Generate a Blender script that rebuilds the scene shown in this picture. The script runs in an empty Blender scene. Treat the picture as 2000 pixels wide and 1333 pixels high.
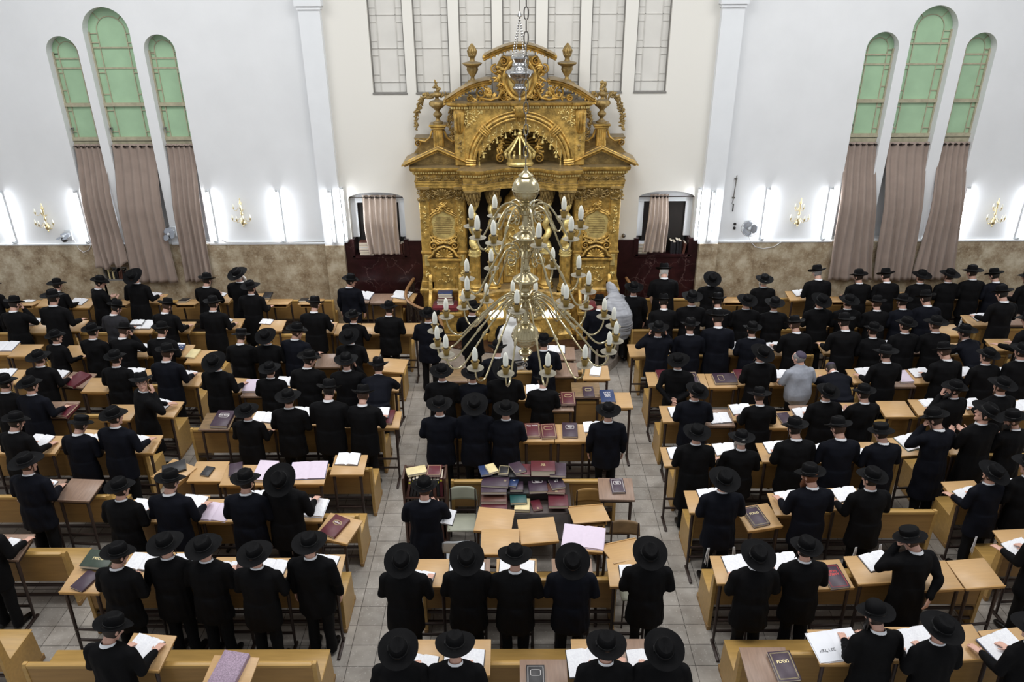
import bpy, bmesh, math, random
import numpy as np
from mathutils import Vector, Matrix
SC = bpy.context.scene
COL = SC.collection
PI = math.pi
def R_(d): return math.radians(d)
def V(*a): return Vector(a)
random.seed(7); RNG = np.random.default_rng(7)

# ---------------------------------------------------------------- materials
def srgb(r, g, b):
    f = lambda c: (c/255/12.92) if c/255 <= .04045 else ((c/255+.055)/1.055)**2.4
    return (f(r), f(g), f(b), 1)
MATS = {}
def mat(name, rgb, rough=.6, metal=0, var=.12, scale=6, bump=0, bscale=40, stretch=None, emit=None, spec=.5, trans=0, alpha=1, sheen=0, coord='Object'):
    if name in MATS: return MATS[name]
    m = bpy.data.materials.new(name); m.use_nodes = True
    nt = m.node_tree; b = nt.nodes['Principled BSDF']
    c = srgb(*rgb)
    tc = nt.nodes.new('ShaderNodeTexCoord'); mp = nt.nodes.new('ShaderNodeMapping')
    nt.links.new(tc.outputs[coord], mp.inputs['Vector'])
    if stretch: mp.inputs['Scale'].default_value = stretch
    nz = nt.nodes.new('ShaderNodeTexNoise'); nz.inputs['Scale'].default_value = scale; nz.inputs['Detail'].default_value = 5
    nt.links.new(mp.outputs['Vector'], nz.inputs['Vector'])
    cr = nt.nodes.new('ShaderNodeValToRGB')
    cr.color_ramp.elements[0].position = .3; cr.color_ramp.elements[1].position = .7
    lo = [max(0, x*(1-var)) for x in c[:3]]; hi = [min(1, x*(1+var)) for x in c[:3]]
    cr.color_ramp.elements[0].color = (*lo, 1); cr.color_ramp.elements[1].color = (*hi, 1)
    nt.links.new(nz.outputs['Fac'], cr.inputs['Fac']); nt.links.new(cr.outputs['Color'], b.inputs['Base Color'])
    b.inputs['Roughness'].default_value = rough; b.inputs['Metallic'].default_value = metal
    b.inputs['Specular IOR Level'].default_value = spec
    if trans: b.inputs['Transmission Weight'].default_value = trans
    if alpha < 1: b.inputs['Alpha'].default_value = alpha
    if sheen: b.inputs['Sheen Weight'].default_value = sheen
    if emit:
        b.inputs['Emission Color'].default_value = srgb(*emit[0]); b.inputs['Emission Strength'].default_value = emit[1]
    if bump:
        n2 = nt.nodes.new('ShaderNodeTexNoise'); n2.inputs['Scale'].default_value = bscale; n2.inputs['Detail'].default_value = 3
        nt.links.new(mp.outputs['Vector'], n2.inputs['Vector'])
        bp = nt.nodes.new('ShaderNodeBump'); bp.inputs['Strength'].default_value = bump; bp.inputs['Distance'].default_value = .02
        nt.links.new(n2.outputs['Fac'], bp.inputs['Height']); nt.links.new(bp.outputs['Normal'], b.inputs['Normal'])
    MATS[name] = m
    return m
M = {}
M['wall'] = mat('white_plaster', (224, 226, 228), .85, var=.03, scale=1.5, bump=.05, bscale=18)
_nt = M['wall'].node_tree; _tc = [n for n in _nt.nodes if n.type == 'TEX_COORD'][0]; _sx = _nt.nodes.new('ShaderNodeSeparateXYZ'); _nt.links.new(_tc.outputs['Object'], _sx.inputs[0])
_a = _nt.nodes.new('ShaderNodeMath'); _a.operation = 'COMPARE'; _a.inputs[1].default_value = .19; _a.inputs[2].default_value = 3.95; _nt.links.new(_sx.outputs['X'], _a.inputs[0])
_b = _nt.nodes['Principled BSDF']; _old = _b.inputs['Base Color'].links[0].from_socket; _m = _nt.nodes.new('ShaderNodeMix'); _m.data_type = 'RGBA'; _nt.links.new(_a.outputs[0], _m.inputs['Factor']); _nt.links.new(_old, _m.inputs['A']); _m.inputs['B'].default_value = srgb(227, 225, 218); _nt.links.new(_m.outputs['Result'], _b.inputs['Base Color'])  # cream band between pilasters: warm light on the centre wall put into colour
M['trimw'] = mat('white_paint', (226, 229, 232), .7, var=.02, scale=3)
M['pew'] = mat('honey_plywood', (180, 144, 82), .38, var=.10, scale=3, stretch=(1, 9, 9))
M['pewdark'] = mat('honey_plywood_back', (156, 120, 68), .42, var=.10, scale=3, stretch=(1, 9, 9))  # darker plywood copy: bench-back shade put into colour; brown chair uses it too
M['desk'] = mat('light_laminate', (190, 154, 108), .38, var=.06, scale=4, stretch=(1, 8, 1))
M['deskedge'] = mat('light_wood_edge', (180, 140, 84), .45, var=.1, scale=6)
M['brown'] = mat('brown_laminate', (140, 115, 98), .4, var=.14, scale=5, stretch=(8, 1, 1))
M['worn'] = mat('worn_brown_wood', (128, 104, 74), .45, var=.3, scale=5, stretch=(1, 5, 1))
M['metal'] = mat('dark_brown_metal', (58, 46, 42), .45, var=.12, scale=20, metal=.2)
M['coat'] = mat('black_wool', (12, 12, 14), .8, var=.16, scale=9, bump=.25, bscale=9, spec=.12)
M['navy'] = mat('navy_wool', (14, 16, 24), .8, var=.16, scale=9, bump=.25, bscale=9, spec=.12)
M['grey'] = mat('charcoal_wool', (40, 40, 44), .8, var=.16, scale=9, bump=.25, bscale=9, spec=.2)
M['trouser'] = mat('black_trouser', (12, 12, 14), .8, var=.12, scale=9, bump=.2, bscale=9, spec=.2)
M['shoe'] = mat('black_leather', (16, 15, 15), .35, var=.2, scale=20)
M['felt'] = mat('black_felt', (9, 9, 11), .75, var=.15, scale=12, spec=.12)
M['ribbon'] = mat('black_satin', (9, 9, 11), .7, var=.1, scale=30)
M['shirt'] = mat('white_cotton', (232, 234, 238), .7, var=.03, scale=20)
M['skin'] = mat('skin', (208, 164, 146), .5, var=.06, scale=25)
M['eye'] = mat('dark_eye', (50, 38, 34), .3, var=.1)
M['lips'] = mat('lips', (186, 126, 118), .5, var=.05)
M['hair0'] = mat('dark_brown_hair', (38, 28, 22), .55, var=.3, scale=60, bump=.4, bscale=90)
M['hair1'] = mat('black_hair', (22, 18, 17), .5, var=.3, scale=60, bump=.4, bscale=90)
M['hair2'] = mat('brown_hair', (72, 50, 36), .55, var=.3, scale=60, bump=.4, bscale=90)
M['hairg'] = mat('grey_hair', (132, 130, 130), .6, var=.25, scale=60, bump=.4, bscale=90)
M['hairw'] = mat('white_beard', (214, 212, 208), .7, var=.12, scale=60, bump=.4, bscale=90)
M['hairr'] = mat('reddish_beard', (112, 66, 40), .6, var=.25, scale=60, bump=.4, bscale=90)
M['tshirt'] = mat('heather_grey_jersey', (146, 150, 160), .85, var=.07, scale=30, bump=.3, bscale=8)
M['kippah'] = mat('purple_grey_velvet', (62, 54, 72), .8, var=.1, scale=30)
M['tallit'] = mat('white_wool_shawl', (222, 222, 220), .85, var=.04, scale=12, bump=.3, bscale=8)
M['tallit2'] = mat('grey_striped_shawl', (160, 162, 168), .85, var=.25, scale=3, stretch=(1, 1, 14), bump=.3, bscale=8)
M['gold'] = mat('gilded_wood', (196, 160, 84), .34, metal=.45, var=.5, scale=9, bump=.42, bscale=30)
M['goldl'] = mat('highlight_gilding', (232, 206, 134), .30, metal=.5, var=.3, scale=9, bump=.3, bscale=30)  # lighter copy of the gilding: highlights on mouldings and relief painted in
M['goldd'] = mat('shaded_gilding', (148, 124, 74), .5, metal=.35, var=.4, scale=9, bump=.6, bscale=30)  # darker copy of the gilding: shadow tone put into the colour
M['dust'] = mat('dusty_gilding', (150, 136, 108), .7, metal=.15, var=.25, scale=10, bump=.3, bscale=30)
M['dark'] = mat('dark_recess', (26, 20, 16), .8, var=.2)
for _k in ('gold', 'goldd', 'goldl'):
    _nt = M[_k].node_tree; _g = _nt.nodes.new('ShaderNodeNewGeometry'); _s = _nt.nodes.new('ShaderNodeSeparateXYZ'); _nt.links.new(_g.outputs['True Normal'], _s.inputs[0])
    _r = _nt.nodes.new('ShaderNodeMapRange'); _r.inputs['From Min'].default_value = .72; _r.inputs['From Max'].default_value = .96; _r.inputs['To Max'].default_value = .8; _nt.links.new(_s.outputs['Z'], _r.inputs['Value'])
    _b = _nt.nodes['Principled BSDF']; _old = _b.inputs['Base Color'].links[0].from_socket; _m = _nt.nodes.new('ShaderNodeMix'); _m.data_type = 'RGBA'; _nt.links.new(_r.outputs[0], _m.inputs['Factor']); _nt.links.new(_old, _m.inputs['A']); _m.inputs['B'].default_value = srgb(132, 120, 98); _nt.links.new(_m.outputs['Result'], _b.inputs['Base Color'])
M['brass'] = mat('pale_brass', (186, 174, 140), .22, metal=.9, var=.10, scale=14)
M['brassy'] = mat('polished_brass', (220, 204, 160), .28, metal=.85, var=.12, scale=14)
M['cup'] = mat('dull_brass', (158, 134, 78), .35, metal=.75, var=.15, scale=20)
M['bob'] = mat('smoky_glass_dish', (150, 145, 130), .2, metal=.1, var=.1, scale=20, alpha=.72)
M['bulb'] = mat('opal_bulb', (240, 240, 228), .3, var=.02)
M['silver'] = mat('polished_silver', (196, 196, 196), .15, metal=1, var=.08, scale=10)
M['steel'] = mat('dull_steel', (120, 116, 110), .4, metal=.8, var=.1)
M['tube'] = mat('lit_tube', (255, 255, 255), .5, var=0, emit=((246, 250, 255), 55))
M['curtain'] = mat('taupe_curtain', (148, 132, 122), .85, var=.08, scale=4, bump=.15, bscale=60, sheen=.1)
M['curtain2'] = mat('pale_taupe_curtain', (178, 162, 150), .85, var=.07, scale=4, bump=.15, bscale=60, sheen=.1)
M['eyelet'] = mat('dark_eyelet', (60, 54, 52), .35, metal=.7, var=.1)
M['green'] = mat('green_frosted_glass', (160, 192, 158), .35, var=.08, scale=2.5, bump=.05, bscale=60)
M['frame'] = mat('beige_window_frame', (170, 164, 140), .6, var=.15, scale=12)
M['panel'] = mat('offwhite_window_panel', (214, 212, 206), .6, var=.04, scale=3)
M['panelframe'] = mat('offwhite_frame', (198, 196, 190), .6, var=.08, scale=6)
M['slot'] = mat('grey_frame', (128, 126, 122), .6, var=.1)
M['red'] = mat('red_velvet', (104, 20, 30), .8, var=.15, scale=20, sheen=.2)
M['rail'] = mat('brown_handrail', (140, 104, 70), .35, var=.15, scale=8)
M['iron'] = mat('wrought_iron', (64, 54, 46), .5, metal=.5, var=.2, scale=20)
M['fan'] = mat('fan_plastic', (196, 200, 204), .4, var=.05)
M['fand'] = mat('fan_blade', (140, 146, 156), .35, var=.08, alpha=.85)
M['cable'] = mat('white_cable', (190, 192, 194), .6, var=.05)
M['socket'] = mat('dark_plastic', (34, 32, 32), .5, var=.1)
M['candle'] = mat('lit_memorial_lamp', (255, 252, 244), .4, var=0, emit=((255, 248, 235), 2.2))
WORLD, FILL, EXPO = .5, 250, 0
M['page'] = None
M['maroon'] = mat('maroon_cover', (88, 32, 42), .42, var=.14, scale=16)
M['purple'] = mat('purple_cover', (60, 44, 58), .42, var=.14, scale=16)
M['blackc'] = mat('black_cover', (34, 33, 36), .42, var=.14, scale=16)
M['brownc'] = mat('brown_cover', (92, 58, 48), .42, var=.14, scale=16)
M['bluec'] = mat('blue_cover', (38, 56, 96), .42, var=.12, scale=16)
M['greenc'] = mat('green_cover', (34, 78, 76), .42, var=.12, scale=16)
M['dgreen'] = mat('dark_green_cover', (44, 58, 46), .42, var=.2, scale=16)
M['cream'] = mat('cream_cover', (214, 198, 150), .5, var=.1, scale=16)
M['lilac'] = mat('lilac_paper', (214, 200, 216), .7, var=.03, scale=30)
M['checker'] = mat('lilac_check_cover', (150, 130, 148), .6, var=.35, scale=90)
M['white'] = mat('white_paper', (232, 234, 240), .7, var=.02, scale=10)
M['pagee'] = mat('page_edges', (218, 208, 188), .8, var=.1, scale=4, stretch=(1, 1, 60))
M['gilt'] = mat('gilt_print', (226, 210, 160), .4, var=.1, metal=.2)
M['silverp'] = mat('pale_print', (226, 222, 220), .5, var=.05)
M['redp'] = mat('red_print', (206, 64, 60), .5, var=.1)
M['ink'] = mat('black_print', (46, 44, 52), .7, var=.1)
M['yellow'] = mat('yellow_label', (222, 214, 70), .6, var=.05)
M['plastic'] = mat('clear_plastic_sheet', (190, 192, 196), .18, var=.05, alpha=.25, bump=.6, bscale=16)
M['seatg'] = mat('greygreen_seat', (172, 174, 156), .45, var=.06, scale=8)
M['bookcase'] = mat('dark_bookcase_wood', (74, 50, 40), .45, var=.2, scale=4, stretch=(1, 1, 8))

def text_page():
    m = bpy.data.materials.new('printed_page'); m.use_nodes = True; nt = m.node_tree; b = nt.nodes['Principled BSDF']
    tc = nt.nodes.new('ShaderNodeTexCoord')
    w = nt.nodes.new('ShaderNodeTexWave'); w.bands_direction = 'Y'; w.inputs['Scale'].default_value = 52; w.inputs['Distortion'].default_value = .6
    nt.links.new(tc.outputs['Object'], w.inputs['Vector'])
    n = nt.nodes.new('ShaderNodeTexNoise'); n.inputs['Scale'].default_value = 55; nt.links.new(tc.outputs['Object'], n.inputs['Vector'])
    mu = nt.nodes.new('ShaderNodeMath'); mu.operation = 'MULTIPLY'; nt.links.new(w.outputs['Fac'], mu.inputs[0]); nt.links.new(n.outputs['Fac'], mu.inputs[1])
    cr = nt.nodes.new('ShaderNodeValToRGB'); cr.color_ramp.elements[0].position = .18; cr.color_ramp.elements[1].position = .62
    cr.color_ramp.elements[0].color = srgb(240, 241, 244); cr.color_ramp.elements[1].color = srgb(200, 200, 208)
    nt.links.new(mu.outputs[0], cr.inputs['Fac']); nt.links.new(cr.outputs['Color'], b.inputs['Base Color'])
    b.inputs['Roughness'].default_value = .75
    return m
M['page'] = text_page()

def stone_mat(name, cols, vein=False, scale=5.0, rough=.3):
    m = bpy.data.materials.new(name); m.use_nodes = True; nt = m.node_tree; b = nt.nodes['Principled BSDF']
    tc = nt.nodes.new('ShaderNodeTexCoord')
    n = nt.nodes.new('ShaderNodeTexNoise'); n.inputs['Scale'].default_value = scale; n.inputs['Detail'].default_value = 9; n.inputs['Roughness'].default_value = .68; n.inputs['Distortion'].default_value = .6
    nt.links.new(tc.outputs['Object'], n.inputs['Vector'])
    cr = nt.nodes.new('ShaderNodeValToRGB'); els = cr.color_ramp.elements
    while len(els) < len(cols): els.new(.5)
    for i, (p, c) in enumerate(cols): els[i].position = p; els[i].color = srgb(*c)
    nt.links.new(n.outputs['Fac'], cr.inputs['Fac'])
    out = cr.outputs['Color']
    if vein:
        v = nt.nodes.new('ShaderNodeTexVoronoi'); v.feature = 'DISTANCE_TO_EDGE'; v.inputs['Scale'].default_value = 2.2
        ad = nt.nodes.new('ShaderNodeVectorMath'); ad.operation = 'MULTIPLY_ADD'; ad.inputs[1].default_value = (.35, .35, .35)
        nt.links.new(n.outputs['Color'], ad.inputs[0]); nt.links.new(tc.outputs['Object'], ad.inputs[2]); nt.links.new(ad.outputs[0], v.inputs['Vector'])
        r2 = nt.nodes.new('ShaderNodeValToRGB'); r2.color_ramp.elements[0].position = 0; r2.color_ramp.elements[1].position = .009
        r2.color_ramp.elements[0].color = (1, 1, 1, 1); r2.color_ramp.elements[1].color = (0, 0, 0, 1)
        nt.links.new(v.outputs['Distance'], r2.inputs['Fac'])
        n3 = nt.nodes.new('ShaderNodeTexNoise'); n3.inputs['Scale'].default_value = 1.5; nt.links.new(tc.outputs['Object'], n3.inputs['Vector'])
        r3 = nt.nodes.new('ShaderNodeValToRGB'); r3.color_ramp.elements[0].position = .46; r3.color_ramp.elements[1].position = .6
        nt.links.new(n3.outputs['Fac'], r3.inputs['Fac'])
        mm = nt.nodes.new('ShaderNodeMath'); mm.operation = 'MULTIPLY'; nt.links.new(r2.outputs['Color'], mm.inputs[0]); nt.links.new(r3.outputs['Color'], mm.inputs[1])
        mx = nt.nodes.new('ShaderNodeMix'); mx.data_type = 'RGBA'; nt.links.new(mm.outputs[0], mx.inputs['Factor'])
        nt.links.new(out, mx.inputs['A']); mx.inputs['B'].default_value = srgb(128, 104, 100); out = mx.outputs['Result']
    else:
        n.inputs['Distortion'].default_value = 0
        nd = nt.nodes.new('ShaderNodeVectorMath'); nd.operation = 'MULTIPLY_ADD'; nd.inputs[1].default_value = (.12, .12, .12); nt.links.new(n.outputs['Color'], nd.inputs[0]); nt.links.new(tc.outputs['Object'], nd.inputs[2])
        for sc, th in ((14, .42), (30, .42), (55, .42)):
            v = nt.nodes.new('ShaderNodeTexVoronoi'); v.inputs['Scale'].default_value = sc; nt.links.new(nd.outputs[0], v.inputs['Vector'])
            r2 = nt.nodes.new('ShaderNodeMapRange'); r2.inputs['From Min'].default_value = th; r2.inputs['From Max'].default_value = th-.14; nt.links.new(v.outputs['Distance'], r2.inputs['Value'])
            sp = nt.nodes.new('ShaderNodeSeparateColor'); nt.links.new(v.outputs['Color'], sp.inputs[0])
            gt = nt.nodes.new('ShaderNodeMapRange'); gt.inputs['From Min'].default_value = .45; gt.inputs['From Max'].default_value = .95; gt.inputs['To Max'].default_value = .36; nt.links.new(sp.outputs[0], gt.inputs['Value'])
            mm = nt.nodes.new('ShaderNodeMath'); mm.operation = 'MULTIPLY'; nt.links.new(r2.outputs[0], mm.inputs[0]); nt.links.new(gt.outputs[0], mm.inputs[1])
            mx = nt.nodes.new('ShaderNodeMix'); mx.data_type = 'RGBA'; nt.links.new(mm.outputs[0], mx.inputs['Factor'])
            nt.links.new(out, mx.inputs['A']); mx.inputs['B'].default_value = srgb(204, 196, 176); out = mx.outputs['Result']
    nt.links.new(out, b.inputs['Base Color']); b.inputs['Roughness'].default_value = rough
    return m
M['stone'] = stone_mat('brown_travertine', [(.32, (120, 101, 78)), (.45, (154, 137, 112)), (.55, (174, 160, 136)), (.67, (196, 186, 164))], scale=3.6)
M['redstone'] = stone_mat('dark_red_marble', [(.3, (32, 14, 15)), (.5, (44, 20, 22)), (.7, (58, 28, 30))], vein=True, scale=3)
M['marble'] = stone_mat('grey_marble_step', [(.3, (104, 92, 86)), (.5, (136, 126, 118)), (.7, (156, 148, 140))], scale=3)

def floor_mat():
    m = bpy.data.materials.new('terrazzo_tiles'); m.use_nodes = True; nt = m.node_tree; b = nt.nodes['Principled BSDF']
    tc = nt.nodes.new('ShaderNodeTexCoord'); mp = nt.nodes.new('ShaderNodeMapping')
    mp.inputs['Location'].default_value = (-2.078/.31, -10.66/.31, 0); mp.inputs['Scale'].default_value = (1/.31, 1/.31, 1)
    nt.links.new(tc.outputs['Object'], mp.inputs['Vector'])
    br = nt.nodes.new('ShaderNodeTexBrick'); br.offset = 0; br.squash = 1
    br.inputs['Scale'].default_value = 1; br.inputs['Brick Width'].default_value = 1; br.inputs['Row Height'].default_value = 1
    br.inputs['Mortar Size'].default_value = .014; br.inputs['Mortar Smooth'].default_value = .2; br.inputs['Bias'].default_value = 0
    br.inputs['Color1'].default_value = srgb(188, 182, 174); br.inputs['Color2'].default_value = srgb(170, 165, 158); br.inputs['Mortar'].default_value = srgb(92, 87, 82)
    nt.links.new(mp.outputs['Vector'], br.inputs['Vector'])
    v = nt.nodes.new('ShaderNodeTexVoronoi'); v.inputs['Scale'].default_value = 26; nt.links.new(tc.outputs['Object'], v.inputs['Vector'])
    cr = nt.nodes.new('ShaderNodeValToRGB'); cr.color_ramp.elements[0].position = .0; cr.color_ramp.elements[1].position = .28
    cr.color_ramp.elements[0].color = srgb(214, 209, 202); cr.color_ramp.elements[1].color = (0, 0, 0, 1)
    nt.links.new(v.outputs['Distance'], cr.inputs['Fac'])
    n = nt.nodes.new('ShaderNodeTexNoise'); n.inputs['Scale'].default_value = 5; n.inputs['Detail'].default_value = 8; nt.links.new(tc.outputs['Object'], n.inputs['Vector'])
    r2 = nt.nodes.new('ShaderNodeValToRGB'); r2.color_ramp.elements[0].position = .3; r2.color_ramp.elements[1].position = .7
    r2.color_ramp.elements[0].color = (.70, .68, .66, 1); r2.color_ramp.elements[1].color = (1, 1, 1, 1); nt.links.new(n.outputs['Fac'], r2.inputs['Fac'])
    mx = nt.nodes.new('ShaderNodeMix'); mx.data_type = 'RGBA'; mx.blend_type = 'MULTIPLY'; mx.inputs['Factor'].default_value = 1
    nt.links.new(br.outputs['Color'], mx.inputs['A']); nt.links.new(r2.outputs['Color'], mx.inputs['B'])
    m2 = nt.nodes.new('ShaderNodeMix'); m2.data_type = 'RGBA'; m2.blend_type = 'SCREEN'; m2.inputs['Factor'].default_value = .45
    nt.links.new(mx.outputs['Result'], m2.inputs['A']); nt.links.new(cr.outputs['Color'], m2.inputs['B'])
    nt.links.new(m2.outputs['Result'], b.inputs['Base Color']); b.inputs['Roughness'].default_value = .32
    return m
M['floor'] = floor_mat()

# ---------------------------------------------------------------- mesh builder
class MB:
    def __init__(s): s.v = []; s.f = []
    def add(s, vs, fs):
        o = len(s.v); s.v.extend([tuple(map(float, p)) for p in vs]); s.f.extend([tuple(i+o for i in f) for f in fs]); return s
    def box(s, x0, x1, y0, y1, z0, z1, T=None):
        vs = [(x, y, z) for z in (z0, z1) for y in (y0, y1) for x in (x0, x1)]
        if T is not None: vs = [T @ Vector(p) for p in vs]
        return s.add(vs, [(0, 2, 3, 1), (4, 5, 7, 6), (0, 1, 5, 4), (2, 6, 7, 3), (0, 4, 6, 2), (1, 3, 7, 5)])
    def bbox(s, x0, x1, y0, y1, z0, z1, r=.006, T=None):
        vs = []
        for z, q in ((z0, r), (z0+r, 0), (z1-r, 0), (z1, r)):
            for x, y in ((x0+q+r, y0+q), (x1-q-r, y0+q), (x1-q, y0+q+r), (x1-q, y1-q-r), (x1-q-r, y1-q), (x0+q+r, y1-q), (x0+q, y1-q-r), (x0+q, y0+q+r)):
                vs.append((x, y, z))
        fs = [tuple(range(7, -1, -1)), tuple(range(24, 32))]
        for k in range(3):
            for i in range(8): j = (i+1) % 8; fs.append((k*8+i, k*8+j, k*8+8+j, k*8+8+i))
        if T is not None: vs = [T @ Vector(p) for p in vs]
        return s.add(vs, fs)
    def lathe(s, prof, n=16, c=(0, 0, 0), sx=1, sy=1, fn=None):
        vs = []; fs = []
        for r, z in prof:
            for i in range(n):
                a = 2*PI*i/n; rr = r if fn is None else fn(r, z, a)
                vs.append((c[0]+rr*math.cos(a)*sx, c[1]+rr*math.sin(a)*sy, c[2]+z))
        m = len(prof)
        for k in range(m-1):
            for i in range(n): j = (i+1) % n; fs.append((k*n+i, k*n+j, k*n+n+j, k*n+n+i))
        fs.append(tuple(range(n-1, -1, -1))); fs.append(tuple((m-1)*n+i for i in range(n)))
        return s.add(vs, fs)
    def slathe(s, prof, n=28, c=(0, 0, 0), **k):
        P = []
        for i in range(len(prof)-1):
            p0, p1, p2, p3 = [prof[min(max(j, 0), len(prof)-1)] for j in (i-1, i, i+1, i+2)]
            for t in (0, .33, .67):
                P.append(tuple(max(.001, .5*(2*p1[q]+(p2[q]-p0[q])*t+(2*p0[q]-5*p1[q]+4*p2[q]-p3[q])*t*t+(3*p1[q]-p0[q]-3*p2[q]+p3[q])*t**3)) if q == 0 else p1[1]+(p2[1]-p1[1])*t for q in (0, 1)))
        P.append(prof[-1]); return s.lathe(P, n, c, **k)
    def sweep(s, pts, rad, n=10, cap=True, u=None, closed=False):
        P = [Vector(p) for p in pts]; m = len(P)
        if not hasattr(rad, '__len__'): rad = [rad]*m
        rad = [(r, r) if not hasattr(r, '__len__') else r for r in rad]
        rings = []; ax = None
        for i in range(m):
            if closed: t = P[(i+1) % m]-P[i-1]
            else: t = P[min(i+1, m-1)]-P[max(i-1, 0)]
            t = t.normalized() if t.length > 1e-9 else Vector((0, 0, 1))
            if u is not None: ref = Vector(u)
            elif ax is None: ref = Vector((1, 0, 0)) if abs(t.x) < .8 else Vector((0, 1, 0))
            else: ref = ax
            a = (ref-t*ref.dot(t)); a = a.normalized() if a.length > 1e-6 else t.orthogonal().normalized()
            b = t.cross(a); ax = a
            rings.append((P[i], a, b, t, rad[i]))
        if cap and not closed:
            c, a, b, t, r = rings[0]; k = min(r); rings.insert(0, (c-t*k*.7, a, b, t, (r[0]*.72, r[1]*.72))); rings.insert(0, (c-t*k, a, b, t, (r[0]*.2, r[1]*.2)))
            c, a, b, t, r = rings[-1]; k = min(r); rings.append((c+t*k*.7, a, b, t, (r[0]*.72, r[1]*.72))); rings.append((c+t*k, a, b, t, (r[0]*.2, r[1]*.2)))
        vs = []; fs = []
        for c, a, b, t, r in rings:
            for i in range(n):
                q = 2*PI*i/n; vs.append(c+a*(r[0]*math.cos(q))+b*(r[1]*math.sin(q)))
        m = len(rings)
        for k in range(m if closed else m-1):
            k2 = (k+1) % m
            for i in range(n): j = (i+1) % n; fs.append((k*n+i, k*n+j, k2*n+j, k2*n+i))
        if not closed: fs.append(tuple(range(n-1, -1, -1))); fs.append(tuple((m-1)*n+i for i in range(n)))
        return s.add(vs, fs)
    def ell(s, c, r, n=12, m=8, Rm=None):
        vs = []; fs = []
        for k in range(m+1):
            p = -PI/2+PI*k/m*(1) if 0 < k < m else (-PI/2+.02 if k == 0 else PI/2-.02)
            for i in range(n):
                a = 2*PI*i/n; q = Vector((r[0]*math.cos(p)*math.cos(a), r[1]*math.cos(p)*math.sin(a), r[2]*math.sin(p)))
                if Rm is not None: q = Rm @ q
                vs.append(Vector(c)+q)
        for k in range(m):
            for i in range(n): j = (i+1) % n; fs.append((k*n+i, k*n+j, k*n+n+j, k*n+n+i))
        fs.append(tuple(range(n-1, -1, -1))); fs.append(tuple(m*n+i for i in range(n)))
        return s.add(vs, fs)
    def prism(s, poly, d0, d1, axis='y'):
        n = len(poly); vs = []
        for d in (d0, d1):
            for a, b in poly:
                vs.append((a, d, b) if axis == 'y' else ((d, a, b) if axis == 'x' else (a, b, d)))
        fs = [tuple(range(n)), tuple(range(2*n-1, n-1, -1))]+[((i+1) % n, i, n+i, n+(i+1) % n) for i in range(n)]
        return s.add(vs, fs)
    def grid(s, fn, nu, nv):
        vs = [fn(i/nu, j/nv) for j in range(nv+1) for i in range(nu+1)]
        w = nu+1
        return s.add(vs, [(j*w+i, j*w+i+1, (j+1)*w+i+1, (j+1)*w+i) for j in range(nv) for i in range(nu)])
    def xf(s, T, start=0):
        s.v[start:] = [tuple(T @ Vector(p)) for p in s.v[start:]]; return s
    def mesh(s, name, m=None, smooth=True, fix=True):
        me = bpy.data.meshes.new(name); me.from_pydata(s.v, [], s.f)
        if fix:
            bm = bmesh.new(); bm.from_mesh(me); bmesh.ops.recalc_face_normals(bm, faces=bm.faces); bm.to_mesh(me); bm.free()
        if m is not None: me.materials.append(m)
        if smooth: smooth_by_angle(me)
        return me
def smooth_by_angle(me, ang=40):
    me.polygons.foreach_set('use_smooth', [True]*len(me.polygons))
    try: me.set_sharp_from_angle(angle=R_(ang))
    except Exception: pass
def link(name, me, parent=None, T=None):
    o = bpy.data.objects.new(name, me); COL.objects.link(o)
    if parent is not None: o.parent = parent
    if T is not None: o.matrix_local = T
    return o
def obj(name, mb, m, parent=None, smooth=True, T=None): return link(name, mb.mesh(name, m, smooth), parent, T)
def tag(o, label=None, cat=None, group=None, kind=None):
    if label: o['label'] = label
    if cat: o['category'] = cat
    if group: o['group'] = group
    if kind: o['kind'] = kind
    return o
def thing(name, label, cat, loc=(0, 0, 0), rz=0, group=None):
    o = bpy.data.objects.new(name, None); COL.objects.link(o); o.location = loc; o.rotation_euler = (0, 0, rz); o.empty_display_size = .1
    return tag(o, label, cat, group)
def struct(name, mb, m, smooth=False): return tag(obj(name, mb, m, None, smooth), kind='structure')
def dup(root, loc, rz=None, label=None, group=None, scale=None):
    r = root.copy(); COL.objects.link(r); r.location = loc
    if rz is not None: r.rotation_euler = (0, 0, rz)
    if label: r['label'] = label
    if group: r['group'] = group
    if scale: r.scale = scale
    for ch in list(root.children):
        c = ch.copy(); COL.objects.link(c); c.parent = r
        for g in list(ch.children):
            d = g.copy(); COL.objects.link(d); d.parent = c
    return r
def remesh(mb, voxel, smooth=4, lap=.5):
    me = bpy.data.meshes.new('tmp'); me.from_pydata(mb.v, [], mb.f)
    bm = bmesh.new(); bm.from_mesh(me); bmesh.ops.recalc_face_normals(bm, faces=bm.faces); bm.to_mesh(me); bm.free()
    o = bpy.data.objects.new('tmp', me); COL.objects.link(o)
    r = o.modifiers.new('r', 'REMESH'); r.mode = 'VOXEL'; r.voxel_size = voxel
    if smooth:
        q = o.modifiers.new('s', 'SMOOTH'); q.factor = lap; q.iterations = smooth
    dg = bpy.context.evaluated_depsgraph_get(); ev = o.evaluated_get(dg)
    out = bpy.data.meshes.new_from_object(ev)
    bpy.data.objects.remove(o); bpy.data.meshes.remove(me)
    out.materials.clear(); out.polygons.foreach_set('use_smooth', [True]*len(out.polygons))
    return out
def boolean_cut(o, cutters):
    for c in cutters:
        md = o.modifiers.new('b', 'BOOLEAN'); md.operation = 'DIFFERENCE'; md.solver = 'EXACT'; md.object = c
    dg = bpy.context.evaluated_depsgraph_get(); me = bpy.data.meshes.new_from_object(o.evaluated_get(dg))
    o.modifiers.clear(); o.data = me
    for c in cutters: bpy.data.objects.remove(c)
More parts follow.
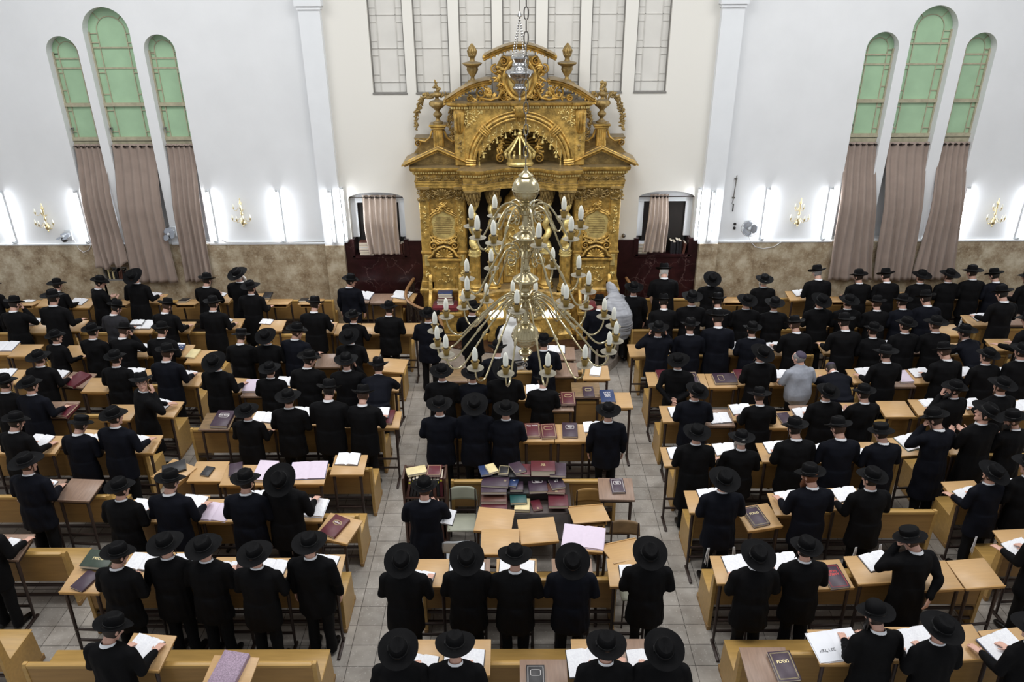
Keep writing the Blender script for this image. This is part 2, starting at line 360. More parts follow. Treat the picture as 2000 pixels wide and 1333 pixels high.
def text_mesh(txt, size, m, parent, T, name='title', bold=0):
    cu = bpy.data.curves.new('t', 'FONT'); cu.body = txt; cu.size = size; cu.align_x = 'CENTER'; cu.align_y = 'CENTER'; cu.resolution_u = 2
    cu.offset = bold; cu.space_line = .9
    o = bpy.data.objects.new('t', cu); COL.objects.link(o)
    dg = bpy.context.evaluated_depsgraph_get(); me = bpy.data.meshes.new_from_object(o.evaluated_get(dg))
    bpy.data.objects.remove(o); me.materials.clear(); me.materials.append(m)
    return link(name, me, parent, T)

# ================================================================ WHERE THINGS STAND (metres)
HELD = (-0.882, 7.619, 1.12)
CHX, CHY = 0.095, 6.0
CHZ = {'bot': 4.136, 'ball1': 4.381, 'r1': 0.118, 't3': 4.695, 'b2': 4.872, 't2': 5.144, 'b3': 5.25, 't1': 5.499, 'ball2': 5.671, 'r2': 0.108, 'c3': 4.41, 'c2': 4.835, 'c1': 5.341, 'R3': 0.785, 'R2': 0.535, 'R1': 0.45}
ELX, ELY, ELZ = 0.113, 14.4, 5.559
CAM_R = [[0.9999873, 0.00391451, 0.00317576], [0.00117465, 0.43171049, -0.90201146], [-0.00490194, 0.90200373, 0.4317004]]
CAM_Z = 7.19623
CAM_F = 1486.568
PEOPLE = [
(0,-9.536,14.701,-12,0.92,'redge',-5,10,'w','','person in black suit, wide black hat, second from left, wall row, far-left pews'),
(1,-8.661,14.723,-35,0.96,'hold',-12,35,'f','long','person in long coat, black hat, third from left, wall row, far-left pews'),
(2,-7.858,14.733,-8,1.03,'redge',30,0,'w','long','person in long coat, wide black hat, fourth from left, wall row, far-left pews'),
(3,-6.398,14.72,-10,0.98,'hold',-10,10,'f','','person in black suit, black hat, fifth from left, wall row, far-left pews'),
(4,-5.692,14.732,-10,1.05,'hold',18,15,'w','beardw long','person in long coat, wide black hat, sixth from left, wall row, far-left pews'),
(5,-3.415,14.719,-10,0.97,'down',-5,60,'f','navy','person in navy suit turned in profile to the right before the red marble'),
(6,-10.892,14.699,-10,0.91,'redge',-5,10,'w','','person in black suit, wide black hat, leftmost, wall row, far-left pews'),
(7,-9.597,13.35,-5,1.01,'face',-15,10,'f','','person in black suit, black hat, leftmost, row two from wall, far-left pews'),
(8,-8.82,13.363,-5,1.08,'redge',-5,5,'w','','person in black suit, wide black hat, second from left, row two from wall, far-left pews'),
(9,-7.664,13.296,-10,0.97,'read',-22,25,'f','grey','person in charcoal suit, black hat, third from left, row two from wall, far-left pews'),
(10,-6.68,13.301,-10,0.99,'redge',-22,15,'f','beardd','person in black suit, black hat, fourth from left, row two from wall, far-left pews'),
(11,-5.773,13.345,-5,1.0,'redge',-5,10,'f','','person in black suit, black hat, fifth from left, row two from wall, far-left pews'),
(12,-5.319,14.226,-5,0.99,'redge',5,15,'w','long','person in long black coat just right of the white-bearded one at the left wall row'),
(13,-3.802,13.216,-3,1.02,'redge',-15,10,'f','','person in black suit, black hat, leftmost, row two from wall, left pews'),
(14,-3.045,13.08,-10,0.9,'redge',5,10,'f','thin','person in black suit, black hat, second from left, row two from wall, left pews'),
(15,-2.382,13.18,-5,0.97,'read',-3,10,'f','','person in black suit, black hat, third from left, row two from wall, left pews'),
(16,-8.213,12.225,-20,0.9,'redge',5,20,'f','long','person in long coat, black hat, leftmost, row three from wall, far-left pews'),
(17,-7.523,12.237,-10,0.97,'hold',0,15,'f','','person in black suit, black hat, second from left, row three from wall, far-left pews'),
(18,-7.008,12.249,-5,0.97,'face',-20,10,'f','','person in black suit, black hat, third from left, row three from wall, far-left pews'),
(19,-6.304,12.221,-5,0.98,'read',-10,15,'f','','person in black suit, black hat, fourth from left, row three from wall, far-left pews'),
(20,-4.826,12.017,-3,0.96,'read',-18,5,'flat','','person in black suit, flat-topped hat, leftmost, row three from wall, left pews'),
(21,-4.339,11.997,0,0.96,'redge',20,5,'w','','person in black suit, wide black hat, second from left, row three from wall, left pews'),
(22,-3.862,12.014,-15,1.02,'redge',-8,45,'f','glasses navy','person in navy suit, black hat, third from left, row three from wall, left pews'),
(23,-2.888,12.026,-3,0.95,'read',22,5,'w','','person in black suit, wide black hat, fourth from left, row three from wall, left pews'),
(24,-7.866,11.154,-3,0.97,'redge',5,5,'w','','person in black suit, wide black hat, leftmost, row four from wall, far-left pews'),
(25,-6.598,11.138,-5,0.97,'read',2,10,'f','','person in black suit, black hat, second from left, row four from wall, far-left pews'),
(26,-5.773,11.176,-5,1.02,'redge',-10,15,'f','navy','person in navy suit, black hat, third from left, row four from wall, far-left pews'),
(27,-4.837,10.884,-10,1.01,'redge',25,-5,'w','','person in black suit, wide black hat, leftmost, row four from wall, left pews'),
(28,-3.97,10.862,-5,0.92,'read',5,10,'w','','person in black suit, wide black hat, second from left, row four from wall, left pews'),
(29,-3.363,10.895,-5,1.03,'read',-8,45,'f','','person in black suit, black hat, third from left, row four from wall, left pews'),
(30,-2.713,10.869,0,1.01,'face',2,-5,'w','','person in black suit, wide black hat, fourth from left, row four from wall, left pews'),
(31,-2.209,10.589,0,1.02,'bent',-10,0,'f','navy','person in navy suit bent far forward at the aisle end, left pews'),
(32,-7.44,10.162,-8,0.99,'redge',5,15,'f','navy','person in navy suit, black hat, leftmost, row five from wall, far-left pews'),
(33,-7.885,10.238,-8,0.99,'read',0,15,'f','','person in black suit cut off by the left edge, beside one in navy'),
(34,-5.739,10.165,-45,1.03,'lookback',16,112,'f','glasses long','person with glasses in long black coat looking back, hand at chin, far-left pews'),
(35,-3.944,9.6,-5,0.9,'redge',10,5,'w','','person in black suit, wide black hat, leftmost, row five from wall, left pews'),
(36,-3.357,9.73,-3,0.99,'read',2,5,'w','','person in black suit, wide black hat, second from left, row five from wall, left pews'),
(37,-2.763,9.741,-3,1.07,'redge',-18,5,'f','','person in black suit, black hat, third from left, row five from wall, left pews'),
(38,-2.261,9.731,-3,1.02,'redge',-22,0,'f','','person in black suit, black hat, fourth from left, row five from wall, left pews'),
(39,-7.099,9.122,-10,0.98,'redge',-12,25,'f','','person in black suit, black hat, leftmost, row six from wall, far-left pews'),
(40,-6.201,9.12,-8,0.95,'read',-22,15,'flat','navy long','person in navy suit, flat-topped hat, second from left, row six from wall, far-left pews'),
(41,-5.646,9.12,-8,1.03,'redge',5,25,'f','navy','person in navy suit, black hat, third from left, row six from wall, far-left pews'),
(42,-6.259,8.034,-8,1.01,'read',5,30,'w','navy','person in navy suit, wide black hat, alone, row seven from wall, far-left pews'),
(43,-4.853,7.556,-8,0.98,'read',2,20,'f','','person in black suit, black hat, leftmost, row seven from wall, left pews'),
(44,-4.25,7.57,-5,1.03,'redge',-12,15,'f','navy','person in navy suit, black hat, second from left, row seven from wall, left pews'),
(45,-3.307,7.573,-3,1.03,'read',-5,10,'f','navy','person in navy suit, black hat, third from left, row seven from wall, left pews'),
(46,-2.855,7.636,-5,1.05,'redge',35,0,'w','','person in black suit, wide black hat, fourth from left, row seven from wall, left pews'),
(47,-4.341,6.356,-10,0.98,'read',-8,25,'f','','person in black suit, black hat, leftmost, row eight from wall, left pews'),
(48,-3.842,6.501,-3,0.99,'read',5,5,'w','','person in black suit, wide black hat, second from left, row eight from wall, left pews'),
(49,-3.397,6.45,-3,0.99,'read',8,15,'w','','person in black suit, wide black hat, third from left, row eight from wall, left pews'),
(50,-2.814,6.36,-5,0.98,'redge',8,5,'w','','person in black suit, wide black hat, fourth from left, row eight from wall, left pews'),
(51,-2.259,6.55,-3,0.99,'down',2,10,'w','','person in black suit, wide black hat, fifth from left, row eight from wall, left pews'),
(52,-3.922,5.298,-8,0.99,'redge',-20,25,'f','','person in black suit, black hat, alone, row nine from wall, left pews'),
(53,-6.196,6.948,-5,0.99,'redge',-5,10,'f','','person in black suit, black hat, alone, row eight from wall, far-left pews'),
(54,-1.596,12.839,-3,0.98,'read',8,5,'f','navy','person in navy suit and black hat standing at the left end of the marble step'),
(55,-0.775,12.751,-5,0.98,'hold',0,20,'w','step','person in black suit, wide hat, on the marble platform left of the chandelier arms'),
(56,-0.282,11.396,0,0.98,'read',-10,0,'f','navy','person in navy suit and hat just left of the lowest chandelier ball'),
(57,0.5,11.626,0,0.99,'read',0,0,'f','navy','person in navy suit half hidden behind the lowest chandelier ball, right side'),
(58,-0.041,12.404,0,0.98,'hold',-10,0,'none','tallit step','person wrapped in a white striped prayer shawl behind the chandelier'),
(59,1.634,13.424,0,0.99,'down',-15,0,'f','navy tz','person in navy suit, black hat, on the right part of the marble platform'),
(60,2.379,14.114,0,0.99,'down',10,0,'w','','tall person in black suit, wide hat, standing in the aisle beside right railing'),
(61,2.086,13.874,10,0.98,'bow',-40,-20,'none','tallit2 step','person under a pale grey prayer shawl behind the right railing'),
(62,-1.143,10.538,0,0.99,'read',8,0,'w','','person in black suit, wide black hat, leftmost, row two from front, centre pews'),
(63,-0.662,10.551,0,0.96,'read',5,0,'w','navy','person in navy suit, wide black hat, second from left, row two from front, centre pews'),
(64,-0.152,10.549,0,1.02,'read',25,0,'w','','person in black suit, wide black hat, third from left, row two from front, centre pews'),
(65,0.446,10.513,0,0.9,'read',-15,0,'f','','person in black suit, black hat, fourth from left, row two from front, centre pews'),
(66,-1.09,9.467,0,1.0,'read',5,0,'w','navy','person in navy suit, wide black hat, leftmost, row three from front, centre pews'),
(67,-0.576,9.455,0,1.02,'read',20,0,'w','navy','person in navy suit, wide black hat, second from left, row three from front, centre pews'),
(68,-0.127,9.429,0,0.97,'read',5,0,'w','navy','person in navy suit, wide black hat, third from left, row three from front, centre pews'),
(69,1.346,9.432,0,0.96,'down',3,0,'w','navy','person in navy suit, wide black hat, fourth from left, row three from front, centre pews'),
(70,-1.106,7.552,0,0.98,'hold',-5,0,'f','navy long','person in long dark coat holding a book before the dark bookcase'),
(71,-1.21,6.29,-3,0.98,'redge',22,0,'w','','person in black suit, wide black hat, leftmost, row five from front, centre pews'),
(72,-0.517,6.314,0,0.98,'read',20,0,'w','','person in black suit, wide black hat, second from left, row five from front, centre pews'),
(73,-0.002,6.29,0,0.98,'read',-8,0,'w','','person in black suit, wide black hat, third from left, row five from front, centre pews'),
(74,0.608,6.29,0,0.98,'read',28,0,'w','navy','person in navy suit, wide black hat, fourth from left, row five from front, centre pews'),
(75,1.448,6.386,0,0.98,'read',20,0,'w','','person in black suit, wide black hat, fifth from left, row five from front, centre pews'),
(76,-1.083,5.08,0,0.98,'read',15,0,'w','','person in black suit, wide black hat, leftmost, row six from front, centre pews'),
(77,-0.563,5.08,0,0.98,'read',-8,0,'w','','person in black suit, wide black hat, second from left, row six from front, centre pews'),
(78,0.843,5.08,0,0.98,'redge',-2,0,'w','','person in black suit, wide black hat, third from left, row six from front, centre pews'),
(79,1.368,5.08,0,0.98,'read',18,0,'w','','person in black suit, wide black hat, fourth from left, row six from front, centre pews'),
(80,3.108,14.734,0,1.07,'read',-20,0,'f','beardw long','person in long coat, black hat, leftmost, wall row, right pews'),
(81,4.076,14.689,0,0.97,'read',28,0,'w','long','person in long coat, wide black hat, second from left, wall row, right pews'),
(82,5.174,14.705,0,0.94,'read',10,0,'w','beardw long','person in long coat, wide black hat, third from left, wall row, right pews'),
(83,6.309,14.74,5,1.04,'read',-20,-8,'f','greyhair long','person in long coat, black hat, leftmost, wall row, far-right pews'),
(84,7.157,14.708,8,0.99,'read',-8,-20,'f','','person in black suit, black hat, second from left, wall row, far-right pews'),
(85,7.725,14.716,5,1.0,'read',-18,-8,'f','','person in black suit, black hat, third from left, wall row, far-right pews'),
(86,8.423,14.725,5,0.98,'read',8,-5,'w','','person in black suit, wide black hat, fourth from left, wall row, far-right pews'),
(87,9.006,14.735,5,0.99,'read',8,-15,'w','','person in black suit, wide black hat, fifth from left, wall row, far-right pews'),
(88,9.501,14.741,5,1.03,'read',-8,-15,'w','tz','person in black suit, wide black hat, sixth from left, wall row, far-right pews'),
(89,9.995,14.737,8,0.99,'read',-18,-12,'f','navy','person in navy suit, black hat, seventh from left, wall row, far-right pews'),
(90,10.664,14.71,15,0.96,'ledge',-5,-12,'w','','person in black suit, wide black hat, eighth from left, wall row, far-right pews'),
(91,2.858,13.354,0,1.0,'read',-20,0,'f','','person in black suit, black hat, leftmost, row two from wall, right pews'),
(92,3.385,13.373,0,1.04,'read',10,0,'w','','person in black suit, wide black hat, second from left, row two from wall, right pews'),
(93,3.885,13.351,0,1.01,'read',-15,-3,'f','','person in black suit, black hat, third from left, row two from wall, right pews'),
(94,4.425,13.349,0,1.0,'read',12,-10,'w','','person in black suit, wide black hat, fourth from left, row two from wall, right pews'),
(95,4.953,13.324,0,0.97,'read',8,0,'w','','person in black suit, wide black hat, fifth from left, row two from wall, right pews'),
(96,5.83,13.362,5,1.0,'ledge',20,-10,'w','','person in black suit, wide black hat, leftmost, row two from wall, far-right pews'),
(97,6.371,13.361,0,0.99,'read',10,-15,'w','','person in black suit, wide black hat, second from left, row two from wall, far-right pews'),
(98,6.938,13.351,0,0.97,'read',-10,-5,'f','','person in black suit, black hat, third from left, row two from wall, far-right pews'),
(99,7.423,13.347,5,0.99,'read',-5,-12,'f','navy','person in navy suit, black hat, fourth from left, row two from wall, far-right pews'),
(100,7.89,13.362,5,1.03,'read',-18,-15,'f','navy','person in navy suit, black hat, fifth from left, row two from wall, far-right pews'),
(101,9.343,13.378,10,1.08,'ledge',-18,-12,'f','','person in black suit, black hat, sixth from left, row two from wall, far-right pews'),
(102,2.549,12.198,-3,0.97,'ears',3,5,'w','navy','person in navy suit pressing both hands to the ears, right pews by aisle'),
(103,3.118,12.213,0,1.0,'ledge',-5,0,'f','navy','person in navy suit, black hat, second from left, row three from wall, right pews'),
(104,3.618,12.262,0,1.08,'read',-18,0,'f','navy long','person in navy suit, black hat, third from left, row three from wall, right pews'),
(105,4.22,12.202,0,0.96,'read',0,-8,'f','navy','person in navy suit, black hat, fourth from left, row three from wall, right pews'),
(106,5.008,12.21,5,1.02,'ledge',-18,-15,'f','','person in black suit, black hat, fifth from left, row three from wall, right pews'),
(107,5.865,12.198,5,1.05,'ledge',-15,-10,'f','','person in black suit, black hat, leftmost, row three from wall, far-right pews'),
(108,6.374,12.198,3,0.95,'read',0,-10,'f','','person in black suit, black hat, second from left, row three from wall, far-right pews'),
(109,6.93,12.203,5,1.01,'read',5,-15,'f','long','person in long coat, black hat, third from left, row three from wall, far-right pews'),
(110,7.465,12.193,5,1.02,'ledge',-2,-20,'w','','person in black suit, wide black hat, fourth from left, row three from wall, far-right pews'),
(111,8.131,11.941,20,0.99,'bent',-5,-15,'w','navy','person in navy suit bent over sideways, far-right pews near wall'),
(112,9.14,12.204,20,1.06,'ledge',-10,-10,'w','','person in black suit, wide black hat, sixth from left, row three from wall, far-right pews'),
(113,2.679,11.079,-12,0.94,'back',12,20,'w','','person in black suit with both hands clasped behind the back, right pews'),
(114,4.037,11.096,5,1.01,'read',20,-20,'w','','person in black suit, wide black hat, second from left, row four from wall, right pews'),
(115,4.72,11.094,12,0.96,'ledge',-5,-25,'kippah','tshirt','person in grey T-shirt and purple skullcap, the only one without a jacket'),
(116,5.333,10.815,0,0.98,'bow',-70,0,'kippah','navy','bareheaded-looking person in navy suit bowing low, right of the grey T-shirt'),
(117,6.122,11.102,8,1.0,'ledge',-10,-10,'w','','person in black suit, wide black hat, leftmost, row four from wall, far-right pews'),
(118,7.12,11.126,8,1.02,'read',-20,-20,'f','','person in black suit, black hat, second from left, row four from wall, far-right pews'),
(119,7.744,11.076,10,0.98,'ledge',10,-15,'f','','person in black suit, black hat, third from left, row four from wall, far-right pews'),
(120,8.314,11.102,8,1.02,'read',8,-15,'w','','person in black suit, wide black hat, fourth from left, row four from wall, far-right pews'),
(121,2.711,9.932,0,0.98,'read',20,-35,'f','navy','person in navy suit, black hat, leftmost, row five from wall, right pews'),
(122,3.712,9.938,3,0.92,'ledge',-15,-3,'w','','person in black suit, wide black hat, second from left, row five from wall, right pews'),
(123,4.688,9.918,5,0.97,'read',15,-10,'f','','person in black suit, black hat, third from left, row five from wall, right pews'),
(124,5.264,9.918,8,0.96,'hold',-8,-15,'f','','person in black suit, black hat, fourth from left, row five from wall, right pews'),
(125,6.649,9.988,20,0.98,'facel',5,-45,'f','beardd','person in black suit, black hat, leftmost, row five from wall, far-right pews'),
(126,7.358,10.009,10,1.0,'read',8,-15,'w','','person in black suit, wide black hat, second from left, row five from wall, far-right pews'),
(127,2.477,8.75,0,0.98,'read',8,0,'w','long','person in long coat, wide black hat, leftmost, row six from wall, right pews'),
(128,3.096,8.721,0,0.93,'ledge',-5,-3,'w','beardw','person in black suit, wide black hat, second from left, row six from wall, right pews'),
(129,3.838,8.744,5,1.03,'read',-12,-15,'f','','person in black suit, black hat, third from left, row six from wall, right pews'),
(130,4.445,8.749,5,1.03,'ledge',-18,-15,'f','navy','person in navy suit, black hat, fourth from left, row six from wall, right pews'),
(131,5.046,8.753,8,0.98,'ledge',-15,-18,'flat','navy','person in navy suit, flat-topped hat, fifth from left, row six from wall, right pews'),
(132,5.885,8.964,15,1.04,'facel',-20,-25,'f','navy long','person in navy suit, black hat, leftmost, row six from wall, far-right pews'),
(133,6.497,9.038,15,1.08,'hold',20,-45,'w','long','person in long coat, wide black hat, second from left, row six from wall, far-right pews'),
(134,7.022,9.1,15,0.99,'hold',-10,-50,'f','beardd','person in black suit and dark beard facing left at the right edge, far-right pews'),
(135,2.569,7.641,3,1.0,'read',12,-8,'w','navy tz','person in navy suit, wide black hat, leftmost, row seven from wall, right pews'),
(136,3.673,7.657,5,1.03,'ledge',-12,-25,'f','navy beardr','person with reddish beard and navy suit, black hat level, right pews'),
(137,4.397,7.653,8,1.01,'ledge',5,-20,'f','tz','person in black suit, black hat, third from left, row seven from wall, right pews'),
(138,6.019,7.893,12,0.95,'ledge',18,-15,'w','navy tz','person in navy suit, wide black hat, leftmost, row seven from wall, far-right pews'),
(139,6.507,7.913,8,1.01,'read',0,-15,'w','','person in black suit, wide black hat, second from left, row seven from wall, far-right pews'),
(140,2.599,6.33,3,0.98,'read',15,-5,'w','','person in black suit, wide black hat, leftmost, row eight from wall, right pews'),
(141,3.168,6.434,3,0.98,'ledge',3,-10,'f','','person in black suit, black hat, second from left, row eight from wall, right pews'),
(142,4.443,6.58,15,0.99,'facehang',-22,-30,'flat','long','person in flat-topped hat leaning with one hand at face, other hanging behind, right'),
(143,6.038,6.79,10,0.98,'ledge',-5,-15,'w','','person in black suit, wide black hat, alone, row eight from wall, far-right pews'),
(144,3.54,5.433,8,0.99,'read',-15,-15,'round','beardd','person in black suit, rounded hat, leftmost, row nine from wall, right pews'),
(145,4.057,5.303,8,0.98,'read',10,-15,'w','','person in black suit, wide black hat, second from left, row nine from wall, right pews'),
(146,4.96,5.29,12,0.98,'ledge',0,-15,'w','','person in black suit, wide black hat, third from left, row nine from wall, right pews'),
]
DESKS = [
('L',-10.39,14.98,180,'light wood reading desk, leftmost, wall row, far-left pews'),
('L',-9.903,15.029,0,'light wood reading desk, second from left, wall row, far-left pews'),
('L',-9.183,14.95,0,'light wood reading desk, third from left, wall row, far-left pews'),
('L',-8.4,14.98,180,'light wood reading desk, fourth from left, wall row, far-left pews'),
('L',-7.78,15.2,-4,'light wood reading desk, fifth from left, wall row, far-left pews'),
('L',-6.956,14.98,180,'light wood reading desk, sixth from left, wall row, far-left pews'),
('L',-6.32,15.2,-4,'light wood reading desk, seventh from left, wall row, far-left pews'),
('L',-5.504,15.2,0,'light wood reading desk, eighth from left, wall row, far-left pews'),
('L',-5.0,14.98,180,'light wood reading desk, leftmost, wall row, left pews'),
('L',-4.325,14.98,180,'light wood reading desk, second from left, wall row, left pews'),
('B',-2.844,15.153,0,'brown reading desk, fourth from left, wall row, left pews'),
('L',-2.366,15.2,-12,'light wood reading desk, fifth from left, wall row, left pews'),
('B',-3.322,15.2,-5,'brown reading desk, third from left, wall row, left pews'),
('L',-9.803,13.875,0,'light wood reading desk, leftmost, row two from wall, far-left pews'),
('L',-9.311,13.707,0,'light wood reading desk, second from left, row two from wall, far-left pews'),
('L',-7.345,13.7,0,'light wood reading desk, fourth from left, row two from wall, far-left pews'),
('L',-6.595,13.7,0,'light wood reading desk, fifth from left, row two from wall, far-left pews'),
('L',-5.667,13.843,0,'light wood reading desk, sixth from left, row two from wall, far-left pews'),
('L',-4.806,13.755,0,'light wood reading desk, leftmost, row two from wall, left pews'),
('L',-3.756,13.652,0,'light wood reading desk, second from left, row two from wall, left pews'),
('L',-3.273,13.58,0,'light wood reading desk, third from left, row two from wall, left pews'),
('L',-2.792,13.58,0,'light wood reading desk, fourth from left, row two from wall, left pews'),
('L',-2.098,13.588,0,'light wood reading desk, fifth from left, row two from wall, left pews'),
('L',-9.563,12.741,0,'light wood reading desk, leftmost, row three from wall, far-left pews'),
('L',-9.079,12.674,0,'light wood reading desk, second from left, row three from wall, far-left pews'),
('L',-8.119,12.63,0,'light wood reading desk, third from left, row three from wall, far-left pews'),
('L',-6.964,12.63,0,'light wood reading desk, fifth from left, row three from wall, far-left pews'),
('L',-6.214,12.63,0,'light wood reading desk, sixth from left, row three from wall, far-left pews'),
('L',-5.713,12.391,0,'light wood reading desk, seventh from left, row three from wall, far-left pews'),
('L',-4.595,12.575,0,'light wood reading desk, leftmost, row three from wall, left pews'),
('L',-4.111,12.4,0,'light wood reading desk, second from left, row three from wall, left pews'),
('B',-3.332,12.227,0,'brown reading desk, third from left, row three from wall, left pews'),
('L',-2.699,12.4,0,'light wood reading desk, fourth from left, row three from wall, left pews'),
('L',-2.158,12.02,-8,'light wood reading desk, fifth from left, row three from wall, left pews'),
('L',-8.785,11.647,0,'light wood reading desk, leftmost, row four from wall, far-left pews'),
('B',-8.002,11.564,-3,'brown reading desk, second from left, row four from wall, far-left pews'),
('B',-7.524,11.53,-10,'brown reading desk, third from left, row four from wall, far-left pews'),
('L',-7.046,11.339,0,'light wood reading desk, fourth from left, row four from wall, far-left pews'),
('L',-6.568,11.648,0,'light wood reading desk, fifth from left, row four from wall, far-left pews'),
('L',-5.593,11.53,-3,'light wood reading desk, sixth from left, row four from wall, far-left pews'),
('L',-4.785,11.321,-8,'light wood reading desk, leftmost, row four from wall, left pews'),
('B',-4.307,11.176,0,'brown reading desk, second from left, row four from wall, left pews'),
('L',-3.829,11.314,0,'light wood reading desk, third from left, row four from wall, left pews'),
('L',-3.286,11.25,0,'light wood reading desk, fourth from left, row four from wall, left pews'),
('L',-8.004,10.451,0,'light wood reading desk, leftmost, row five from wall, far-left pews'),
('B',-7.293,10.53,0,'brown reading desk, second from left, row five from wall, far-left pews'),
('L',-6.265,10.423,0,'light wood reading desk, third from left, row five from wall, far-left pews'),
('L',-5.61,10.53,-5,'light wood reading desk, fourth from left, row five from wall, far-left pews'),
('W',-4.628,10.149,0,'worn brown reading desk, leftmost, row five from wall, left pews'),
('L',-3.889,10.16,0,'light wood reading desk, second from left, row five from wall, left pews'),
('L',-3.291,10.262,0,'light wood reading desk, third from left, row five from wall, left pews'),
('L',-2.631,10.181,0,'light wood reading desk, fourth from left, row five from wall, left pews'),
('L',-2.015,10.177,0,'light wood reading desk, fifth from left, row five from wall, left pews'),
('L',-7.432,9.5,0,'light wood reading desk, leftmost, row six from wall, far-left pews'),
('L',-6.954,9.5,0,'light wood reading desk, second from left, row six from wall, far-left pews'),
('L',-5.998,9.512,0,'light wood reading desk, fourth from left, row six from wall, far-left pews'),
('L',-5.52,9.508,0,'light wood reading desk, fifth from left, row six from wall, far-left pews'),
('L',-6.476,9.675,-8,'light wood reading desk, third from left, row six from wall, far-left pews'),
('L',-4.766,8.804,-28,'light wood reading desk, leftmost, row six from wall, left pews'),
('L',-4.288,8.814,0,'light wood reading desk, second from left, row six from wall, left pews'),
('L',-3.81,8.726,0,'light wood reading desk, third from left, row six from wall, left pews'),
('L',-3.332,8.724,0,'light wood reading desk, fourth from left, row six from wall, left pews'),
('L',-2.853,8.745,0,'light wood reading desk, fifth from left, row six from wall, left pews'),
('L',-2.347,8.964,0,'light wood reading desk, sixth from left, row six from wall, left pews'),
('B',-6.381,8.4,0,'brown reading desk, leftmost, row seven from wall, far-left pews'),
('B',-5.875,8.4,-4,'brown reading desk, second from left, row seven from wall, far-left pews'),
('L',-4.792,7.95,0,'light wood reading desk, leftmost, row seven from wall, left pews'),
('L',-4.279,8.026,0,'light wood reading desk, second from left, row seven from wall, left pews'),
('L',-3.801,7.95,0,'light wood reading desk, third from left, row seven from wall, left pews'),
('L',-3.323,8.125,0,'light wood reading desk, fourth from left, row seven from wall, left pews'),
('L',-2.695,7.95,0,'light wood reading desk, fifth from left, row seven from wall, left pews'),
('L',-2.213,7.588,-20,'light wood reading desk, sixth from left, row seven from wall, left pews'),
('B',-6.171,7.26,0,'brown reading desk, leftmost, row eight from wall, far-left pews'),
('L',-4.918,6.717,-3,'light wood reading desk, leftmost, row eight from wall, left pews'),
('L',-4.372,6.925,0,'light wood reading desk, second from left, row eight from wall, left pews'),
('L',-3.859,6.923,0,'light wood reading desk, third from left, row eight from wall, left pews'),
('L',-3.305,6.835,0,'light wood reading desk, fourth from left, row eight from wall, left pews'),
('L',-2.805,6.816,0,'light wood reading desk, fifth from left, row eight from wall, left pews'),
('L',-2.252,6.873,0,'light wood reading desk, sixth from left, row eight from wall, left pews'),
('L',-3.79,5.659,-5,'light wood reading desk, leftmost, row nine from wall, left pews'),
('L',-2.836,5.371,-4,'light wood reading desk, second from left, row nine from wall, left pews'),
('W',-0.995,11.66,0,'worn brown reading desk, leftmost, row one from front, centre pews'),
('L',-0.914,10.93,0,'light wood reading desk, leftmost, row two from front, centre pews'),
('L',0.233,11.001,0,'light wood reading desk, third from left, row two from front, centre pews'),
('B',0.872,11.835,0,'brown reading desk, second from left, row one from front, centre pews'),
('W',1.189,11.105,0,'worn brown reading desk, fifth from left, row two from front, centre pews'),
('L',1.409,11.716,0,'light wood reading desk, third from left, row one from front, centre pews'),
('B',0.711,10.678,0,'brown reading desk, fourth from left, row two from front, centre pews'),
('L',1.667,10.757,0,'light wood reading desk, sixth from left, row two from front, centre pews'),
('L',0.357,9.777,0,'light wood reading desk, third from left, row three from front, centre pews'),
('L',0.835,9.774,0,'light wood reading desk, fourth from left, row three from front, centre pews'),
('L',1.313,9.83,0,'light wood reading desk, fifth from left, row three from front, centre pews'),
('L',-1.011,6.79,0,'light wood reading desk, leftmost, row five from front, centre pews'),
('B',-0.53,6.79,0,'brown reading desk, second from left, row five from front, centre pews'),
('L',0.015,6.79,0,'light wood reading desk, third from left, row five from front, centre pews'),
('B',0.662,6.79,0,'brown reading desk, fourth from left, row five from front, centre pews'),
('L',1.308,6.79,0,'light wood reading desk, fifth from left, row five from front, centre pews'),
('L',-0.971,5.58,0,'light wood reading desk, leftmost, row six from front, centre pews'),
('L',-0.489,5.58,0,'light wood reading desk, second from left, row six from front, centre pews'),
('B',0.275,5.319,0,'brown reading desk, third from left, row six from front, centre pews'),
('L',0.805,5.58,0,'light wood reading desk, fourth from left, row six from front, centre pews'),
('B',1.285,5.58,0,'brown reading desk, fifth from left, row six from front, centre pews'),
('L',-0.261,7.737,-8,'light wood desk at the back left of three before the book pile'),
('L',-0.183,7.329,0,'light wood desk in front, its ledge toward the camera, below the book pile'),
('L',0.28,7.536,7,'light wood desk right of the other two below the book pile'),
('L',0.946,7.854,187,'light wood desk turned round beside the right of the book pile'),
('L',1.319,7.156,197,'light wood desk turned round behind the rightmost hat of the second row'),
('L',0.84,7.38,-6,'light desk covered by a lilac open notebook right of the pile'),
('B',1.358,8.382,-2,'brown desk with a purple book by the right aisle, beside wooden chair'),
('B',0.874,12.48,0,'brown reading stand with an open book on the right of the marble step'),
('L',6.894,14.98,180,'light wood reading desk, second from left, wall row, far-right pews'),
('L',6.115,15.2,0,'light wood reading desk, leftmost, wall row, far-right pews'),
('L',4.627,14.98,180,'light wood reading desk, second from left, wall row, right pews'),
('L',7.594,15.041,0,'light wood reading desk, third from left, wall row, far-right pews'),
('L',8.447,15.118,0,'light wood reading desk, fourth from left, wall row, far-right pews'),
('L',9.548,15.193,0,'light wood reading desk, fifth from left, wall row, far-right pews'),
('L',10.127,15.187,0,'light wood reading desk, sixth from left, wall row, far-right pews'),
('L',4.305,13.905,0,'light wood reading desk, third from left, row two from wall, right pews'),
('L',9.219,13.872,0,'light wood reading desk, sixth from left, row two from wall, far-right pews'),
('B',9.965,13.905,0,'brown reading desk, seventh from left, row two from wall, far-right pews'),
